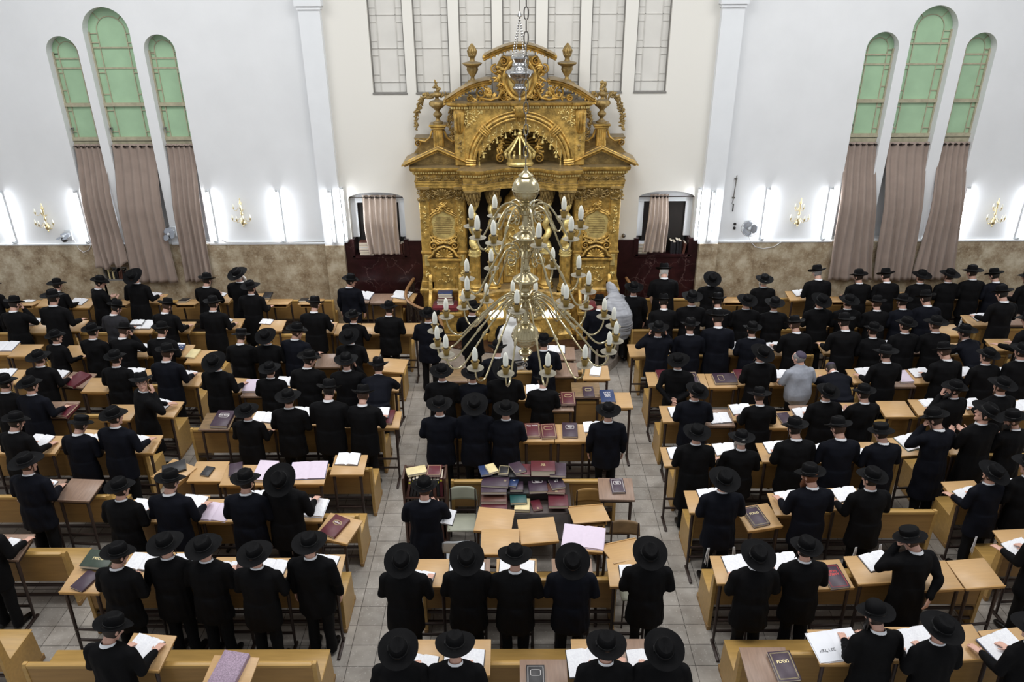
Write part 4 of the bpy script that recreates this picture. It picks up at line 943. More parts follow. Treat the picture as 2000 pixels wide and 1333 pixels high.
# ================================================================ ROOM
WY = 15.8
struct('floor', MB().box(-13, 13, 2.5, 16.4, -.1, 0), M['floor'])
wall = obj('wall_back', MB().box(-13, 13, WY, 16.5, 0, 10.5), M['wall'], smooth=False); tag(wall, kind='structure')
ARCH = [(-9.10, -8.48, 6.21), (-8.30, -7.40, 6.72), (-7.19, -6.58, 6.23), (6.86, 7.49, 6.21), (7.69, 8.55, 6.67), (8.79, 9.39, 6.19)]
def arch_poly(x0, x1, z0, zt, n=20):
    r = (x1-x0)/2; c = (x0+x1)/2; zs = zt-r
    return [(x0, z0), (x1, z0)]+[(c+r*math.cos(PI*i/n), zs+r*math.sin(PI*i/n)) for i in range(n+1)]
def seg_poly(x0, x1, z0, zs, rise, n=14):
    c = (x0+x1)/2; h = (x1-x0)/2
    return [(x0, z0), (x1, z0)]+[(c+h*math.cos(PI*i/n), zs+rise*math.sin(PI*i/n)) for i in range(n+1)]
UP = [(-2.79, -2.12), (-1.93, -1.25), (-1.05, -.41), (-.21, .44), (.66, 1.30), (1.51, 2.15), (2.39, 3.03)]
NICHE = [(-3.50, -2.33), (2.64, 3.82)]
cut = []
for x0, x1, zt in ARCH: cut.append(obj('c', MB().prism(arch_poly(x0, x1, 2.04, zt), WY-.3, WY+.25), None, smooth=False))
cut.append(obj('c', MB().box(-9.06, -8.50, WY-.3, WY+.22, 1.17, 1.49), None, smooth=False))
for x0, x1 in UP: cut.append(obj('c', MB().box(x0, x1, WY-.3, WY+.13, 5.11, 8.6), None, smooth=False))
for x0, x1 in NICHE: cut.append(obj('c', MB().prism(seg_poly(x0, x1, 1.72, 2.98, .14), WY-.3, WY+.42), None, smooth=False))
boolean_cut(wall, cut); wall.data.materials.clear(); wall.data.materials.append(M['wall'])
struct('wall_left', MB().box(-13.4, -13, 2.5, 16.5, 0, 10.5), M['wall'])
struct('wall_right', MB().box(13, 13.4, 2.5, 16.5, 0, 10.5), M['wall'])
# pilasters
k = 0
for x0, x1 in ((-4.07, -3.66), (3.95, 4.38)):
    k += 1; b = MB().box(x0, x1, WY-.14, WY+.02, 2.0, 6.72); b.box(x0-.05, x1+.05, WY-.2, WY+.02, 6.72, 6.95); b.box(x0-.02, x1+.02, WY-.17, WY+.02, 6.66, 6.72); b.box(x0, x1, WY-.14, WY+.02, 6.95, 10.5)
    struct('trim_%d' % k, b, M['trimw'])
# stone wainscot, leaving the window bays open
b = MB()
def wains(b, xs, z1, y=WY-.04): b.box(xs[0], xs[1], y, WY+.01, 0, z1)
for s in ((-13, -9.10, 2), (-9.10, -8.48, 1.165), (-9.10, -9.05, 2), (-8.51, -8.48, 2), (-8.48, -8.30, 2), (-8.30, -7.40, 2), (-7.40, -7.19, 2), (-7.19, -6.58, 2), (-6.58, -4.07, 2)): wains(b, s, s[2])
wains(b, (-4.07, -3.66), 2.0, WY-.16)
b.box(-9.06, -8.50, WY-.04, WY+.01, 1.495, 2)
struct('baseboard_left', b, M['stone'])
b = MB()
for s in ((9.39, 13, 2), (8.79, 9.39, 2), (8.55, 8.79, 2), (7.69, 8.55, 2), (7.49, 7.69, 2), (6.86, 7.49, 2), (4.38, 6.86, 2)): wains(b, s, s[2])
wains(b, (3.98, 4.38), 2.0, WY-.16)
struct('baseboard_right', b, M['stone'])
b = MB()
for x0, x1, n0, n1 in ((-3.66, -2.0, -3.50, -2.33), (2.2, 3.98, 2.64, 3.82)):
    b.box(x0, x1, WY-.05, WY+.01, 0, 1.70)
    b.box(x0, n0-.005, WY-.05, WY+.01, 1.70, 2.06); b.box(n1+.005, x1, WY-.05, WY+.01, 1.70, 2.06)
    for q in (n0, n1): b.box(q-.05, q+.05, WY-.07, WY+.38, 1.70, 2.10)
    b.box(n0, n1, WY-.07, WY+.40, 1.68, 1.735)
struct('baseboard_centre', b, M['redstone'])
# thin trim line above the wainscot
b = MB()
for x0, x1 in ((-13, -9.1), (-8.48, -8.3), (-7.4, -7.19), (-6.58, -4.07), (4.38, 6.86), (7.49, 7.69), (8.55, 8.79), (9.39, 13)): b.box(x0, x1, WY-.055, WY+.01, 2.0, 2.03)
struct('trim_3', b, M['trimw'])

# ---- arched windows
def bars(b, x0, x1, zt, hz, y):
    w = x1-x0; c = (x0+x1)/2; r = w/2; zs = zt-r; t = .014; i = w*.19
    def hb(z, a=x0, e=x1, tt=t, d=.02): b.box(a, e, y-d, y+.005, z-tt, z+tt)
    b.box(x0, x0+.03, y-.035, y+.01, 4.03, zs); b.box(x1-.03, x1, y-.035, y+.01, 4.03, zs)
    for x in (x0+i, x1-i): b.box(x-.008, x+.008, y-.018, y+.005, hz[3], zs)
    ri = r-i
    arc = [(c+ri*math.cos(PI*q/16), zs+ri*math.sin(PI*q/16)) for q in range(17)]
    b.sweep([(p[0], y-.008, p[1]) for p in arc], .009, 5, cap=False)
    for a in (50, 130): b.sweep([(c+ri*math.cos(R_(a)), y-.008, zs+ri*math.sin(R_(a))), (c+r*math.cos(R_(a)), y-.008, zs+r*math.sin(R_(a)))], .008, 5, cap=False)
    for z in hz[:2]: hb(z)
    hb(hz[2], tt=.035, d=.05); hb(hz[3], tt=.035, d=.06)
    b.box(x0, x1, y-.04, y+.01, hz[3]-.19, hz[3]-.05)
    for z in (zs-.03, hz[0]+.09, hz[1]-.09, hz[1]-.42 if w < .7 else hz[1]-.5, hz[2]-.12, hz[3]+.14):
        hb(z, x0, x0+i, .007); hb(z, x1-i, x1, .007)
n = 0
for x0, x1, zt in ARCH:
    n += 1; y = WY+.21; mid = (x1-x0) > .75
    hz = (5.98, 5.60, 4.90, 4.22) if mid else (5.78, 5.60, 4.90, 4.22)
    e = thing('window_%d' % n, None, None, ((x0+x1)/2, y, 4.2)); e['kind'] = 'structure'
    T = Matrix.Translation((-(x0+x1)/2, -y, -4.2))
    g = MB().prism(arch_poly(x0+.002, x1-.002, 4.03, zt-.002), y, y+.02); obj('glass', g, M['green'], e, False, T)
    b = MB(); bars(b, x0, x1, zt, hz, y); f = obj('window_frame', b, M['frame'], e, False, T)
    l = MB().box(x0+.03, x0+.07, y-.09, y-.03, 4.42, 4.45); l.box(x0+.05, x0+.065, y-.09, y-.075, 4.34, 4.45); obj('latch', l, M['slot'], e, False, T)
for x0, x1 in UP:
    n += 1; y = WY+.11; e = thing('window_%d' % n, None, None, ((x0+x1)/2, y, 5.1)); e['kind'] = 'structure'
    T = Matrix.Translation((-(x0+x1)/2, -y, -5.1))
    obj('panel', MB().box(x0, x1, y, y+.018, 5.11, 8.6), M['panel'], e, False, T)
    b = MB(); i = .15; t = .007
    for x in (x0+i, x1-i): b.box(x-t, x+t, y-.014, y+.002, 5.11, 8.6)
    for z in (5.32, 5.95, 6.55, 7.15): b.box(x0, x1, y-.014, y+.002, z-t, z+t)
    for z in (5.46, 5.82, 6.08, 6.42, 6.68, 7.02):
        b.box(x0, x0+i, y-.012, y+.002, z-t, z+t); b.box(x1-i, x1, y-.012, y+.002, z-t, z+t)
    obj('glazing_bars', b, M['panelframe'], e, False, T)
    b = MB().box(x0, x0+.022, y-.04, y+.002, 5.13, 8.6); b.box(x1-.022, x1, y-.04, y+.002, 5.13, 8.6); b.box(x0-.01, x1+.01, y-.13, y+.002, 5.10, 5.13)
    obj('window_frame', b, M['slot'], e, False, T)

# ---- curtains
def curtain(name, label, top, bot, z1, z0, y, folds, m, bunch=0, seed=0, rod=None, group=None):
    rg = random.Random(seed); ph = rg.uniform(0, 6)
    e = thing(name, label, 'curtain', ((top[0]+top[1])/2, y, z0), group=group); T = Matrix.Translation((-(top[0]+top[1])/2, -y, -z0))
    amp = .035; YR = WY+.07
    def f(u, v):
        z = z0+(z1-z0)*v; s = v**.8
        xa = bot[0]+(top[0]-bot[0])*s; xb = bot[1]+(top[1]-bot[1])*s
        uu = u+.018*math.sin(3*v*2+u*9+ph)*(1-v)
        x = xa+(xb-xa)*uu
        a = amp*(.55+.6*(1-v))
        q_ = min(1, max(0, (v-.50)/.48)); q_ = q_*q_*(3-2*q_); yy = y+(WY+.07-y)*q_-a*math.sin(2*PI*folds*u+ph*.0+.5*math.sin(v*3+ph))-.02*math.sin(2*PI*folds*.5*u+4*v+ph)*(1-v)
        if bunch and v < .28:
            q = (.28-v)/.28; yy -= .10*q*(.6+.4*math.sin(u*9+ph)); z += .05*q*math.sin(u*14+ph)+.10*q*u*bunch; x += .03*q*math.sin(6*u+9*v)
        z += .008*math.sin(2*PI*folds*u)*(1-v)
        return (x, yy, z)
    g = MB().grid(f, folds*12, 40); me = g.mesh('fabric', m, True, fix=False); o = link('fabric', me, e, T)
    sd = o.modifiers.new('thick', 'SOLIDIFY'); sd.thickness = .006; sd.offset = 0
    for k in range(folds):
        u = (k+.5)/folds; x = top[0]+(top[1]-top[0])*u; b = MB()
        b.sweep([(x+.024*math.cos(2*PI*i/12), YR-.02-.014*math.sin(2*PI*i/12), z1-.05+.024*math.sin(2*PI*i/12)) for i in range(12)], .008, 6, closed=True)
        obj('eyelet', b, M['eyelet'], e, True, T)
    r = rod or (top[0]-.01, top[1]+.01)
    obj('rod', MB().sweep([(r[0], YR-.005, z1-.05), (r[1], YR-.005, z1-.05)], .011, 8), M['eyelet'], e, True, T)
    return e
CG = None
curtain('window_curtain', 'taupe curtain bunched on the shelf, leftmost window on the left wall', (-9.06, -8.49), (-9.08, -8.36), 4.13, 1.50, WY-.13, 5, M['curtain'], bunch=1, seed=1)
curtain('window_curtain', 'wide taupe curtain of the middle tall window, left of the ark', (-8.27, -7.42), (-8.42, -7.40), 4.13, 1.17, WY-.15, 5, M['curtain'], seed=2)
curtain('window_curtain', 'narrow taupe curtain, nearest to the ark of the three on the left', (-7.16, -6.60), (-7.22, -6.62), 4.13, 1.18, WY-.14, 5, M['curtain'], seed=3)
curtain('window_curtain', 'taupe curtain of the right-hand windows, nearest to the ark', (6.85, 7.46), (6.84, 7.86), 4.10, 1.16, WY-.16, 5, M['curtain'], seed=4)
curtain('window_curtain', 'wide taupe curtain of the middle tall window, right of the ark', (7.69, 8.54), (7.90, 8.68), 4.10, 1.15, WY-.17, 5, M['curtain'], seed=5)
curtain('window_curtain', 'taupe curtain flaring left at the hem, far right window', (8.78, 9.36), (8.72, 9.62), 4.10, 1.16, WY-.15, 5, M['curtain'], seed=6)
curtain('niche_curtain', 'short pale curtain over the arched niche left of the ark', (-3.22, -2.50), (-3.12, -2.44), 3.04, 1.80, WY-.16, 6, M['curtain2'], seed=7, rod=(-3.5, -2.33))
curtain('niche_curtain', 'short pale curtain over the arched niche right of the ark', (2.90, 3.28), (2.74, 3.27), 3.03, 1.82, WY-.16, 5, M['curtain2'], seed=8, rod=(2.64, 3.82))
# niche linings and shelves of books
for i, (x0, x1) in enumerate(NICHE):
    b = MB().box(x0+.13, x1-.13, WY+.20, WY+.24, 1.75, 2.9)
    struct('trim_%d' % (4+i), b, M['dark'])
    b = MB()
    for q in ((x0+.005, x0+.14), (x1-.14, x1-.005)): b.box(q[0], q[1], WY+.15, WY+.415, 2.1, 2.858)
    b.box(x0+.005, x1-.005, WY+.15, WY+.415, 2.86, 3.13); struct('trim_%d' % (6+i), b, M['trimw'])
def shelf_book(name, label, x, y, z, w, d, h, m, tilt=0, flat=False, group=None):
    if name != 'book': label = None
    e = thing('book', label, 'book', (x, y, z), 0, group)
    T = Matrix.Rotation(R_(tilt), 4, 'Y')
    c = MB().bbox(0, w, 0, d, 0, h, .003); obj('cover', c, m, e, False, T)
    p = MB().box(.004, w-.004, .004 if not flat else -.001, d-.004, h-.003, h+.0015) if not flat else MB().box(.004, w-.004, -.0015, .01, .005, h-.005)
    obj('pages', p, M['pagee'], e, False, T)
    return e
rb = random.Random(5)
for k in range(5): shelf_book('book', 'dark spined book standing on the niche shelf right of the ark', 3.40+.065*k, WY-.02, 1.735, .05, .2, rb.uniform(.24, .31), M[rb.choice(['maroon', 'brownc', 'blackc'])], -3 if k < 4 else 8, group='books standing in the right niche')
lab = ['bottom', 'second', 'third', 'fourth', 'topmost']
for k in range(5): shelf_book('book', '%s book of the pale stack in the niche left of the ark' % lab[k], -3.36+rb.uniform(-.01, .01), WY-.03, 1.736+.058*k, .30, .22, .055, M[['blackc', 'brownc', 'white', 'maroon', 'brownc'][k]], 0, True)
for k in range(4): shelf_book('book', '%s book of the stack in the niche right of the ark' % lab[k], 2.70, WY+.0, 1.736+.058*k, .2, .22, .055, M[['blackc', 'maroon', 'white', 'white'][k]], 0, True)
for k in range(4): shelf_book('book', 'dark book standing at the right end of the left niche', -2.60+.06*k, WY+.02, 1.735, .05, .2, rb.uniform(.24, .3), M[rb.choice(['brownc', 'blackc'])], 0, group='books standing in the left niche')
b = MB().box(-9.06, -8.50, WY-.03, WY+.2, 1.17, 1.19); b.box(-9.06, -8.50, WY-.03, WY+.2, 1.47, 1.49); b.box(-9.06, -9.03, WY-.03, WY+.2, 1.17, 1.49); b.box(-8.53, -8.50, WY-.03, WY+.2, 1.17, 1.49)
tag(obj('wall_shelf', b, M['slot'], None, False), 'small open shelf under the bunched curtain, full of books', 'shelf')
for k in range(9): shelf_book('book', 'dark book standing on the small shelf under the bunched curtain', -8.97+.044*k, WY-.01, 1.191, .036, .15, rb.uniform(.17, .24), M[rb.choice(['blackc', 'brownc', 'blackc', 'cream'])], 0 if k < 5 else 7, group='books on the small wall shelf')

# ---- lit tubes
def tube(label, x, z0, z1, y=WY-.005, side=None):
    e = thing('tube_light', label, 'light', (x, y, z0)); L = z1-z0
    T = Matrix.Identity(4) if not side else Matrix.Rotation(R_(90*side), 4, 'Z')
    obj('housing', MB().bbox(-.03, .03, -.04, 0, 0, L, .004), M['fan'], e, False, T)
    obj('tube', MB().sweep([(0, -.062, .05), (0, -.062, L-.05)], .017, 12), M['tube'], e, True, T)
    for z in (.0, L-.05): obj('cap', MB().bbox(-.026, .026, -.085, -.036, z, z+.05, .006), M['fan'], e, False, T)
TUB = [(-10.80, 'lit wall tube at the far left edge'), (-9.21, 'lit wall tube just left of the left curtains'), (-6.44, 'lit wall tube just right of the left curtains'), (-4.975, 'lit wall tube between the left pilaster and the sconce'),
       (5.34, 'lit wall tube beside the round white fan'), (6.66, 'lit wall tube just left of the right-hand curtains'), (9.52, 'lit wall tube just right of the right-hand curtains'), (10.83, 'lit wall tube at the far right edge')]
for x, l in TUB: tube(l, x, 2.05, 3.2)
tube('lit tube on the front of the left pilaster', -3.84, 2.06, 3.22, WY-.145)
tube('lit tube in the corner between left pilaster and left niche', -3.60, 2.06, 3.26, WY-.06)
tube('lit tube on the front of the right pilaster', 4.16, 2.06, 3.18, WY-.145)
tube('lit tube in the corner between right niche and right pilaster', 3.89, 2.06, 3.22, WY-.06)

# ---- wall sconces
def sconce(label, x, z):
    e = thing('wall_sconce', label, 'wall lamp', (x, WY, z))
    b = MB().lathe([(.004, .58), (.012, .56), (.006, .54), (.02, .5), (.034, .47), (.02, .44), (.012, .41), (.022, .37), (.012, .33), (.015, .28), (.03, .24), (.014, .2), (.012, .15), (.03, .12), (.052, .075), (.052, .05), (.03, .01), (.012, -.01), (.02, -.025), (.006, -.05)], 14, (0, -.09, 0))
    b.sweep([(0, 0, .3), (0, -.09, .3)], .014, 8); b.lathe([(.05, 0), (.05, .012), (.03, .02)], 12); 
    obj('stem', b, M['brassy'], e)
    for a, zz, r in ((-70, .12, .2), (-25, .12, .17), (25, .12, .17), (70, .12, .2), (-58, .36, .15), (15, .36, .12)):
        d = Vector((math.sin(R_(a)), -math.cos(R_(a)), 0)); c = Vector((0, -.09, zz))
        pts = [c, c+d*r*.3+Vector((0, 0, .03)), c+d*r*.6+Vector((0, 0, -.03)), c+d*r*.9+Vector((0, 0, -.03)), c+d*r+Vector((0, 0, .02))]
        ar = obj('arm', MB().sweep(pts, .005, 6), M['brassy'], e)
        q = c+d*r
        obj('cup', MB().lathe([(.006, .0), (.014, .015), (.024, .05), (.022, .05), (.01, .02)], 10, q), M['brassy'], ar)
        obj('bulb', MB().lathe([(.008, .04), (.016, .06), (.017, .085), (.01, .115), (.002, .13)], 10, q), M['bulb'], ar)
sconce('brass wall sconce at the far left, above a wall fan', -9.97, 2.36)
sconce('brass wall sconce between two tubes left of the left pilaster', -5.77, 2.45)
sconce('brass wall sconce to the right of the round white fan', 6.04, 2.40)
sconce('brass wall sconce near the right edge, beyond the curtains', 10.19, 2.38)

# ---- fans, cable, sockets
def wall_fan(label, x, z, cage, face):
    e = thing('wall_fan', label, 'fan', (x, WY, z)); T = Matrix.Translation((0, -.22, 0)) @ face
    obj('bracket', MB().bbox(-.07, .07, -.03, 0, -.12, .12, .01).bbox(-.03, .03, -.16, -.02, -.03, .05, .01), M['fan'], e)
    obj('motor', MB().lathe([(.03, -.09), (.06, -.07), (.065, -.02), (.05, .01), (.02, .02)], 14), M['fan'] if cage else M['socket'], e, True, T)
    for k in range(3):
        a = 2*PI*k/3; R = Matrix.Rotation(a, 4, 'Z'); b = MB()
        b.grid(lambda u, v: tuple(R @ Vector((.03+.125*u, (.02+.075*math.sin(PI*(.15+.75*u)))*(v*2-1), .03+.03*(v-.5)))), 8, 6)
        o = link('blade', b.mesh('blade', M['fand'], True, False), e, T); sd = o.modifiers.new('t', 'SOLIDIFY'); sd.thickness = .004
    obj('hub', MB().lathe([(.032, .02), (.03, .05), (.01, .06)], 12), M['fan'], e, True, T)
    if cage:
        b = MB()
        for rr, z_ in ((.17, .03), (.17, .0), (.12, .07), (.06, .085)): b.sweep([(rr*math.cos(2*PI*i/28), rr*math.sin(2*PI*i/28), z_) for i in range(28)], .003, 5, closed=True)
        for i in range(28):
            a = 2*PI*i/28; b.sweep([(.04*math.cos(a), .04*math.sin(a), .087), (.12*math.cos(a), .12*math.sin(a), .07), (.17*math.cos(a), .17*math.sin(a), .03), (.17*math.cos(a), .17*math.sin(a), 0), (.07*math.cos(a), .07*math.sin(a), -.05)], .0016, 4, cap=False)
        obj('cage', b, M['steel'], e, True, T)
F0 = Matrix.Rotation(R_(90), 4, 'X')
wall_fan('round white wall fan with wire cage on the right wall', 4.99, 2.36, True, Matrix.Rotation(R_(-14), 4, 'Z') @ Matrix.Rotation(R_(72), 4, 'X'))
wall_fan('wall fan on the far left wall, dark blades drooping over the stone', -9.60, 2.22, False, Matrix.Rotation(R_(-30), 4, 'Z') @ Matrix.Rotation(R_(15), 4, 'X'))
wall_fan('wall fan between the middle and right curtains on the left', -7.33, 2.28, False, Matrix.Rotation(R_(-20), 4, 'Z') @ Matrix.Rotation(R_(55), 4, 'X'))
tag(obj('cable', MB().sweep([(5.02, WY-.03, 2.2), (5.1, WY-.05, 2.02), (5.22, WY-.06, 1.9), (5.4, WY-.06, 1.86), (5.62, WY-.06, 1.9), (5.78, WY-.06, 2.02)], .006, 6), M['cable']), 'white cable hanging in a curve below the round fan', 'cable')
tag(obj('cable', MB().sweep([(-9.5, WY-.03, 2.1), (-9.45, WY-.05, 1.92), (-9.36, WY-.06, 1.84), (-9.22, WY-.06, 1.9), (-9.16, WY-.06, 2.0)], .006, 6), M['cable']), 'grey cable looping below the far left wall fan', 'cable')
tag(obj('cable', MB().sweep([(-6.3, WY-.06, 2.10), (-6.2, WY-.065, 2.05), (-5.6, WY-.065, 2.045), (-4.9, WY-.065, 2.05), (-4.1, WY-.065, 2.06)], .009, 6), M['slot']), 'dark cable lying along the ledge left of the left pilaster', 'cable')
for z, l in ((2.40, 'upper'), (2.31, 'lower')):
    e = thing('wall_socket', '%s of the two round dark sockets beside the round fan' % l, 'socket', (4.73, WY, z))
    obj('ring', MB().lathe([(.03, 0), (.03, .02), (.02, .025)], 14), M['socket'], e, True, Matrix.Rotation(R_(90), 4, 'X'))
e = thing('window_pole', 'thin grey pole with hooks fixed beside the right pilaster', 'pole', (4.62, WY, 2.9))
obj('pole', MB().sweep([(0, -.04, 0), (.02, -.04, .55)], .011, 8), M['steel'], e); obj('handle', MB().bbox(.01, .03, -.05, -.02, -.22, -.05, .004), M['socket'], e); obj('hook', MB().sweep([(0, -.04, 0), (-.015, -.04, -.04), (.0, -.04, -.06)], .007, 6), M['steel'], e)
for z in (.06, .46): obj('bracket', MB().bbox(-.02, .04, -.045, 0, z, z+.03, .004), M['steel'], e)
e = thing('wall_knob', 'small round metal knob on the wall right of the ark', 'knob', (2.36, WY, 2.16))  # this piece is a wall knob: base plate and ball
obj('base', MB().lathe([(.035, 0), (.03, .02), (.015, .03)], 12), M['steel'], e, True, Matrix.Rotation(R_(90), 4, 'X')); obj('ball', MB().ell((0, -.06, 0), (.04, .04, .04)), M['steel'], e)

# ================================================================ TORAH ARK
AX = .12
def ark():
    e = thing('torah_ark', 'huge gilded baroque ark with twisted columns, pediments and urns against the wall', 'ark', (AX, 15.3, 0))
    OX, OY = 0, -15.3       # parts are written in world y, local x
    T0 = Matrix.Translation((0, OY, 0))
    def P(name, b, m=None, par=e, smooth=True):
        return obj(name, b, m or M['gold'], par, smooth, T0 if par is e else None)
    def off(path, d):
        out = []; n = len(path)
        for i in range(n):
            a = Vector(path[max(i-1, 0)]); c = Vector(path[min(i+1, n-1)]); t = (c-a).normalized(); out.append((path[i][0]+t.y*d, path[i][1]-t.x*d))
        return out
    def mould(b, path, prof):
        rows = [[(p[0], p[1], z) for p in off(path, d)] for d, z in prof]; n = len(path); o = len(b.v)
        for r in rows: b.v.extend(r)
        for k in range(len(rows)-1):
            for i in range(n-1): b.f.append((o+k*n+i, o+k*n+i+1, o+(k+1)*n+i+1, o+(k+1)*n+i))
        back = [(path[-1][0], 15.8), (path[0][0], 15.8)]
        for k in (0, len(rows)-1):
            q = len(b.v); b.v.extend(rows[k]); b.f.append(tuple(q+i for i in (range(n) if k else range(n-1, -1, -1))))
        return b
    def dentils(b, path, d, z0, z1, step=.05, w=.028, dp=.03):
        pts = off(path, d); acc = 0
        for i in range(len(pts)-1):
            a = Vector(pts[i]); c = Vector(pts[i+1]); L = (c-a).length; t = (c-a).normalized() if L > 1e-6 else Vector((1, 0)); nn = Vector((t.y, -t.x)); s = step-acc if acc else 0
            while s < L:
                q = a+t*s; Tm = Matrix(((t.x, nn.x, 0, q.x), (t.y, nn.y, 0, q.y), (0, 0, 1, 0), (0, 0, 0, 1))); b.box(-w/2, w/2, 0, dp, z0, z1, Tm); s += step
            acc = 0
        return b
    def volute(c, r, turns=1.6, th=.03, dep=.08, sgn=1, a0=0, n=30):
        b = MB(); pts = []
        for i in range(n):
            t = i/(n-1); a = R_(a0)+sgn*turns*2*PI*t; rr = r*(1-.86*t); pts.append((c[0]+rr*math.cos(a), c[1], c[2]+rr*math.sin(a)))
        b.sweep(pts, [(dep, th*(1-.5*i/n)) for i in range(n)], 8, u=(0, 1, 0)); b.ell(c, (r*.16, dep*1.05, r*.16), 8, 6); return b
    def leafcloud(b, pts, n, rad, size, rg):
        for k in range(n):
            t = k/(n-1)*(len(pts)-1) if n > 1 else 0; i = min(int(t), len(pts)-2); q = Vector(pts[i]).lerp(Vector(pts[i+1]), t-i)
            q += Vector((rg.uniform(-1, 1), rg.uniform(-.7, .2), rg.uniform(-1, 1)))*rad
            Rm = Matrix.Rotation(rg.uniform(0, 6), 3, 'Y') @ Matrix.Rotation(rg.uniform(-.7, .7), 3, 'X'); s = size*rg.uniform(.6, 1.3)
            b.ell(q, (s, s*.45, s*.42), 7, 5, Rm)
        return b
    rg = random.Random(3)
    def shield(k):
        h = [(0, .31), (.07, .25), (.15, .22), (.22, .16), (.25, .06), (.225, -.04), (.235, -.13), (.20, -.22), (.10, -.27), (0, -.285)]
        f = h+[(-x, z) for x, z in h[-2:0:-1]]; n = len(f); out = []
        for i in range(n):
            p0, p1, p2, p3 = f[i-1], f[i], f[(i+1) % n], f[(i+2) % n]
            for t in (0, .33, .67): out.append(tuple(k*.5*(2*p1[q]+(p2[q]-p0[q])*t+(2*p0[q]-5*p1[q]+4*p2[q]-p3[q])*t*t+(3*p1[q]-p0[q]-3*p2[q]+p3[q])*t**3) for q in (0, 1)))
        return out
    XS = (-1, 1)
    # predella
    base = [(-2.05, 15.75), (-2.05, 15.0), (-1.12, 15.0), (-1.06, 14.78), (-.80, 14.74), (-.5, 14.9), (-.2, 14.97), (.2, 14.97), (.5, 14.9), (.80, 14.74), (1.06, 14.78), (1.12, 15.0), (2.05, 15.0), (2.05, 15.75)]
    P('predella', mould(MB(), base, [(.09, .2), (.09, .32), (.05, .36), (.02, .42), (0, .5), (0, 1.06), (.03, 1.1), (.06, 1.16), (.085, 1.19), (.085, 1.24), (.04, 1.27)]), M['gold'], smooth=True)
    b = MB()
    for s in XS:
        leafcloud(b, [(s*.95-.08, 14.73, .8), (s*.95+.08, 14.73, .8)], 8, .05, .04, rg)
    for x in (-.35, 0, .35): b.bbox(x-.13, x+.13, 14.90, 14.99, .55, 1.0, .02)
    P('predella_ornament', b, M['goldl'])
    # dark panel put in for the shade between columns, and side bays
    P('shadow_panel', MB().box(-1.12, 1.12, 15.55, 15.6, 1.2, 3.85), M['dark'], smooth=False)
    for s in XS:
        b = MB(); xa, xb = sorted((s*1.10, s*2.02)); b.box(xa, xb, 15.12, 15.78, 1.2, 3.45)
        P('side_bay', b, M['gold'], smooth=False)
        for x in (1.20, 1.93):
            b = MB(); w = .10 if x > 1.5 else .09; b.bbox(s*x-w, s*x+w, 15.03, 15.14, 1.27, 3.2, .012); b.bbox(s*x-w-.03, s*x+w+.03, 15.0, 15.14, 1.25, 1.42, .015); b.bbox(s*x-w-.02, s*x+w+.02, 15.01, 15.14, 2.02, 2.07, .01)
            p = P('pilaster', b, M['gold'])
            q = MB()
            q.bbox(s*x-w-.03, s*x+w+.03, 14.97, 15.14, 3.37, 3.42, .01)
            leafcloud(q, [(s*x-w, 15.0, 3.18), (s*x+w, 15.0, 3.18), (s*x+w, 15.0, 3.3), (s*x-w, 15.0, 3.3)], 26, .03, .038, rg)
            for d in (-1, 1): q.add(*(lambda m: (m.v, m.f))(volute((s*x+d*w, 15.0, 3.33), .05, 1.3, .012, .03, d, 90, 16)))
            obj('capital', q, M['goldd'], p, True)
            q = MB(); leafcloud(q, [(s*x, 15.02, 3.02), (s*x, 15.02, 2.5)], 16, .025, .03, rg); leafcloud(q, [(s*x, 15.0, 1.52), (s*x, 15.0, 1.62)], 8, .035, .035, rg); q.bbox(s*x-.05, s*x+.05, 15.01, 15.05, 1.75, 2.0, .01)
            obj('pilaster_ornament', q, M['goldl'], p, True)
        # shell frieze between capitals
        q = MB(); c = Vector((s*1.565, 15.06, 3.22))
        for a in range(20, 161, 20): q.sweep([c+V(.03*math.cos(R_(a)), 0, .02), c+V(.15*math.cos(R_(a)), -.03, .13*math.sin(R_(a))+.01)], [.012, .026], 6)
        for d in (-1, 1):
            m = volute((s*1.565+d*.19, 15.05, 3.27), .07, 1.4, .018, .03, d, 90, 20); q.add(m.v, m.f)
        leafcloud(q, [(s*1.565-.24, 15.06, 3.2), (s*1.565+.24, 15.06, 3.2)], 14, .04, .04, rg)
        P('shell_frieze', q, M['goldd'])
        # inscription cartouche
        cx = s*1.565; q = MB(); cz = 2.62
        q.prism([(cx+p[0], cz+p[1]) for p in shield(1)], 15.07, 15.13)
        pl = P('inscription_plaque', q, M['goldl'])
        q = MB()
        for k in range(9): w = .20-.025*abs(k-4)*.6; q.box(cx-w, cx+w, 15.062, 15.072, cz-.17+.04*k, cz-.17+.04*k+.012)
        obj('inscription', q, M['goldd'], pl, False)
        q = MB(); q.sweep([(cx+p[0], 15.06, cz+p[1]) for p in shield(1.08)], .026, 8, closed=True); q.sweep([(cx+p[0], 15.04, cz+p[1]) for p in shield(1.26)], .014, 6, closed=True)
        for i in range(26):
            t = 2*PI*i/26; leafcloud(q, [(cx+.32*math.cos(t), 15.06, cz+.35*math.sin(t))]*2, 3, .035, .042, rg)
        m = volute((cx-.22, 15.03, cz-.42), .09, 1.5, .022, .05, 1, 60, 24); q.add(m.v, m.f); m = volute((cx+.22, 15.03, cz-.42), .09, 1.5, .022, .05, -1, 120, 24); q.add(m.v, m.f)
        q.sweep([(cx-.22, 15.03, cz-.33), (cx-.12, 15.02, cz-.38), (cx, 15.0, cz-.34), (cx+.12, 15.02, cz-.38), (cx+.22, 15.03, cz-.33)], .03, 8)
        leafcloud(q, [(cx, 15.03, cz+.36), (cx, 15.03, cz+.46)], 12, .06, .05, rg)
        P('cartouche_frame', q, M['gold'])
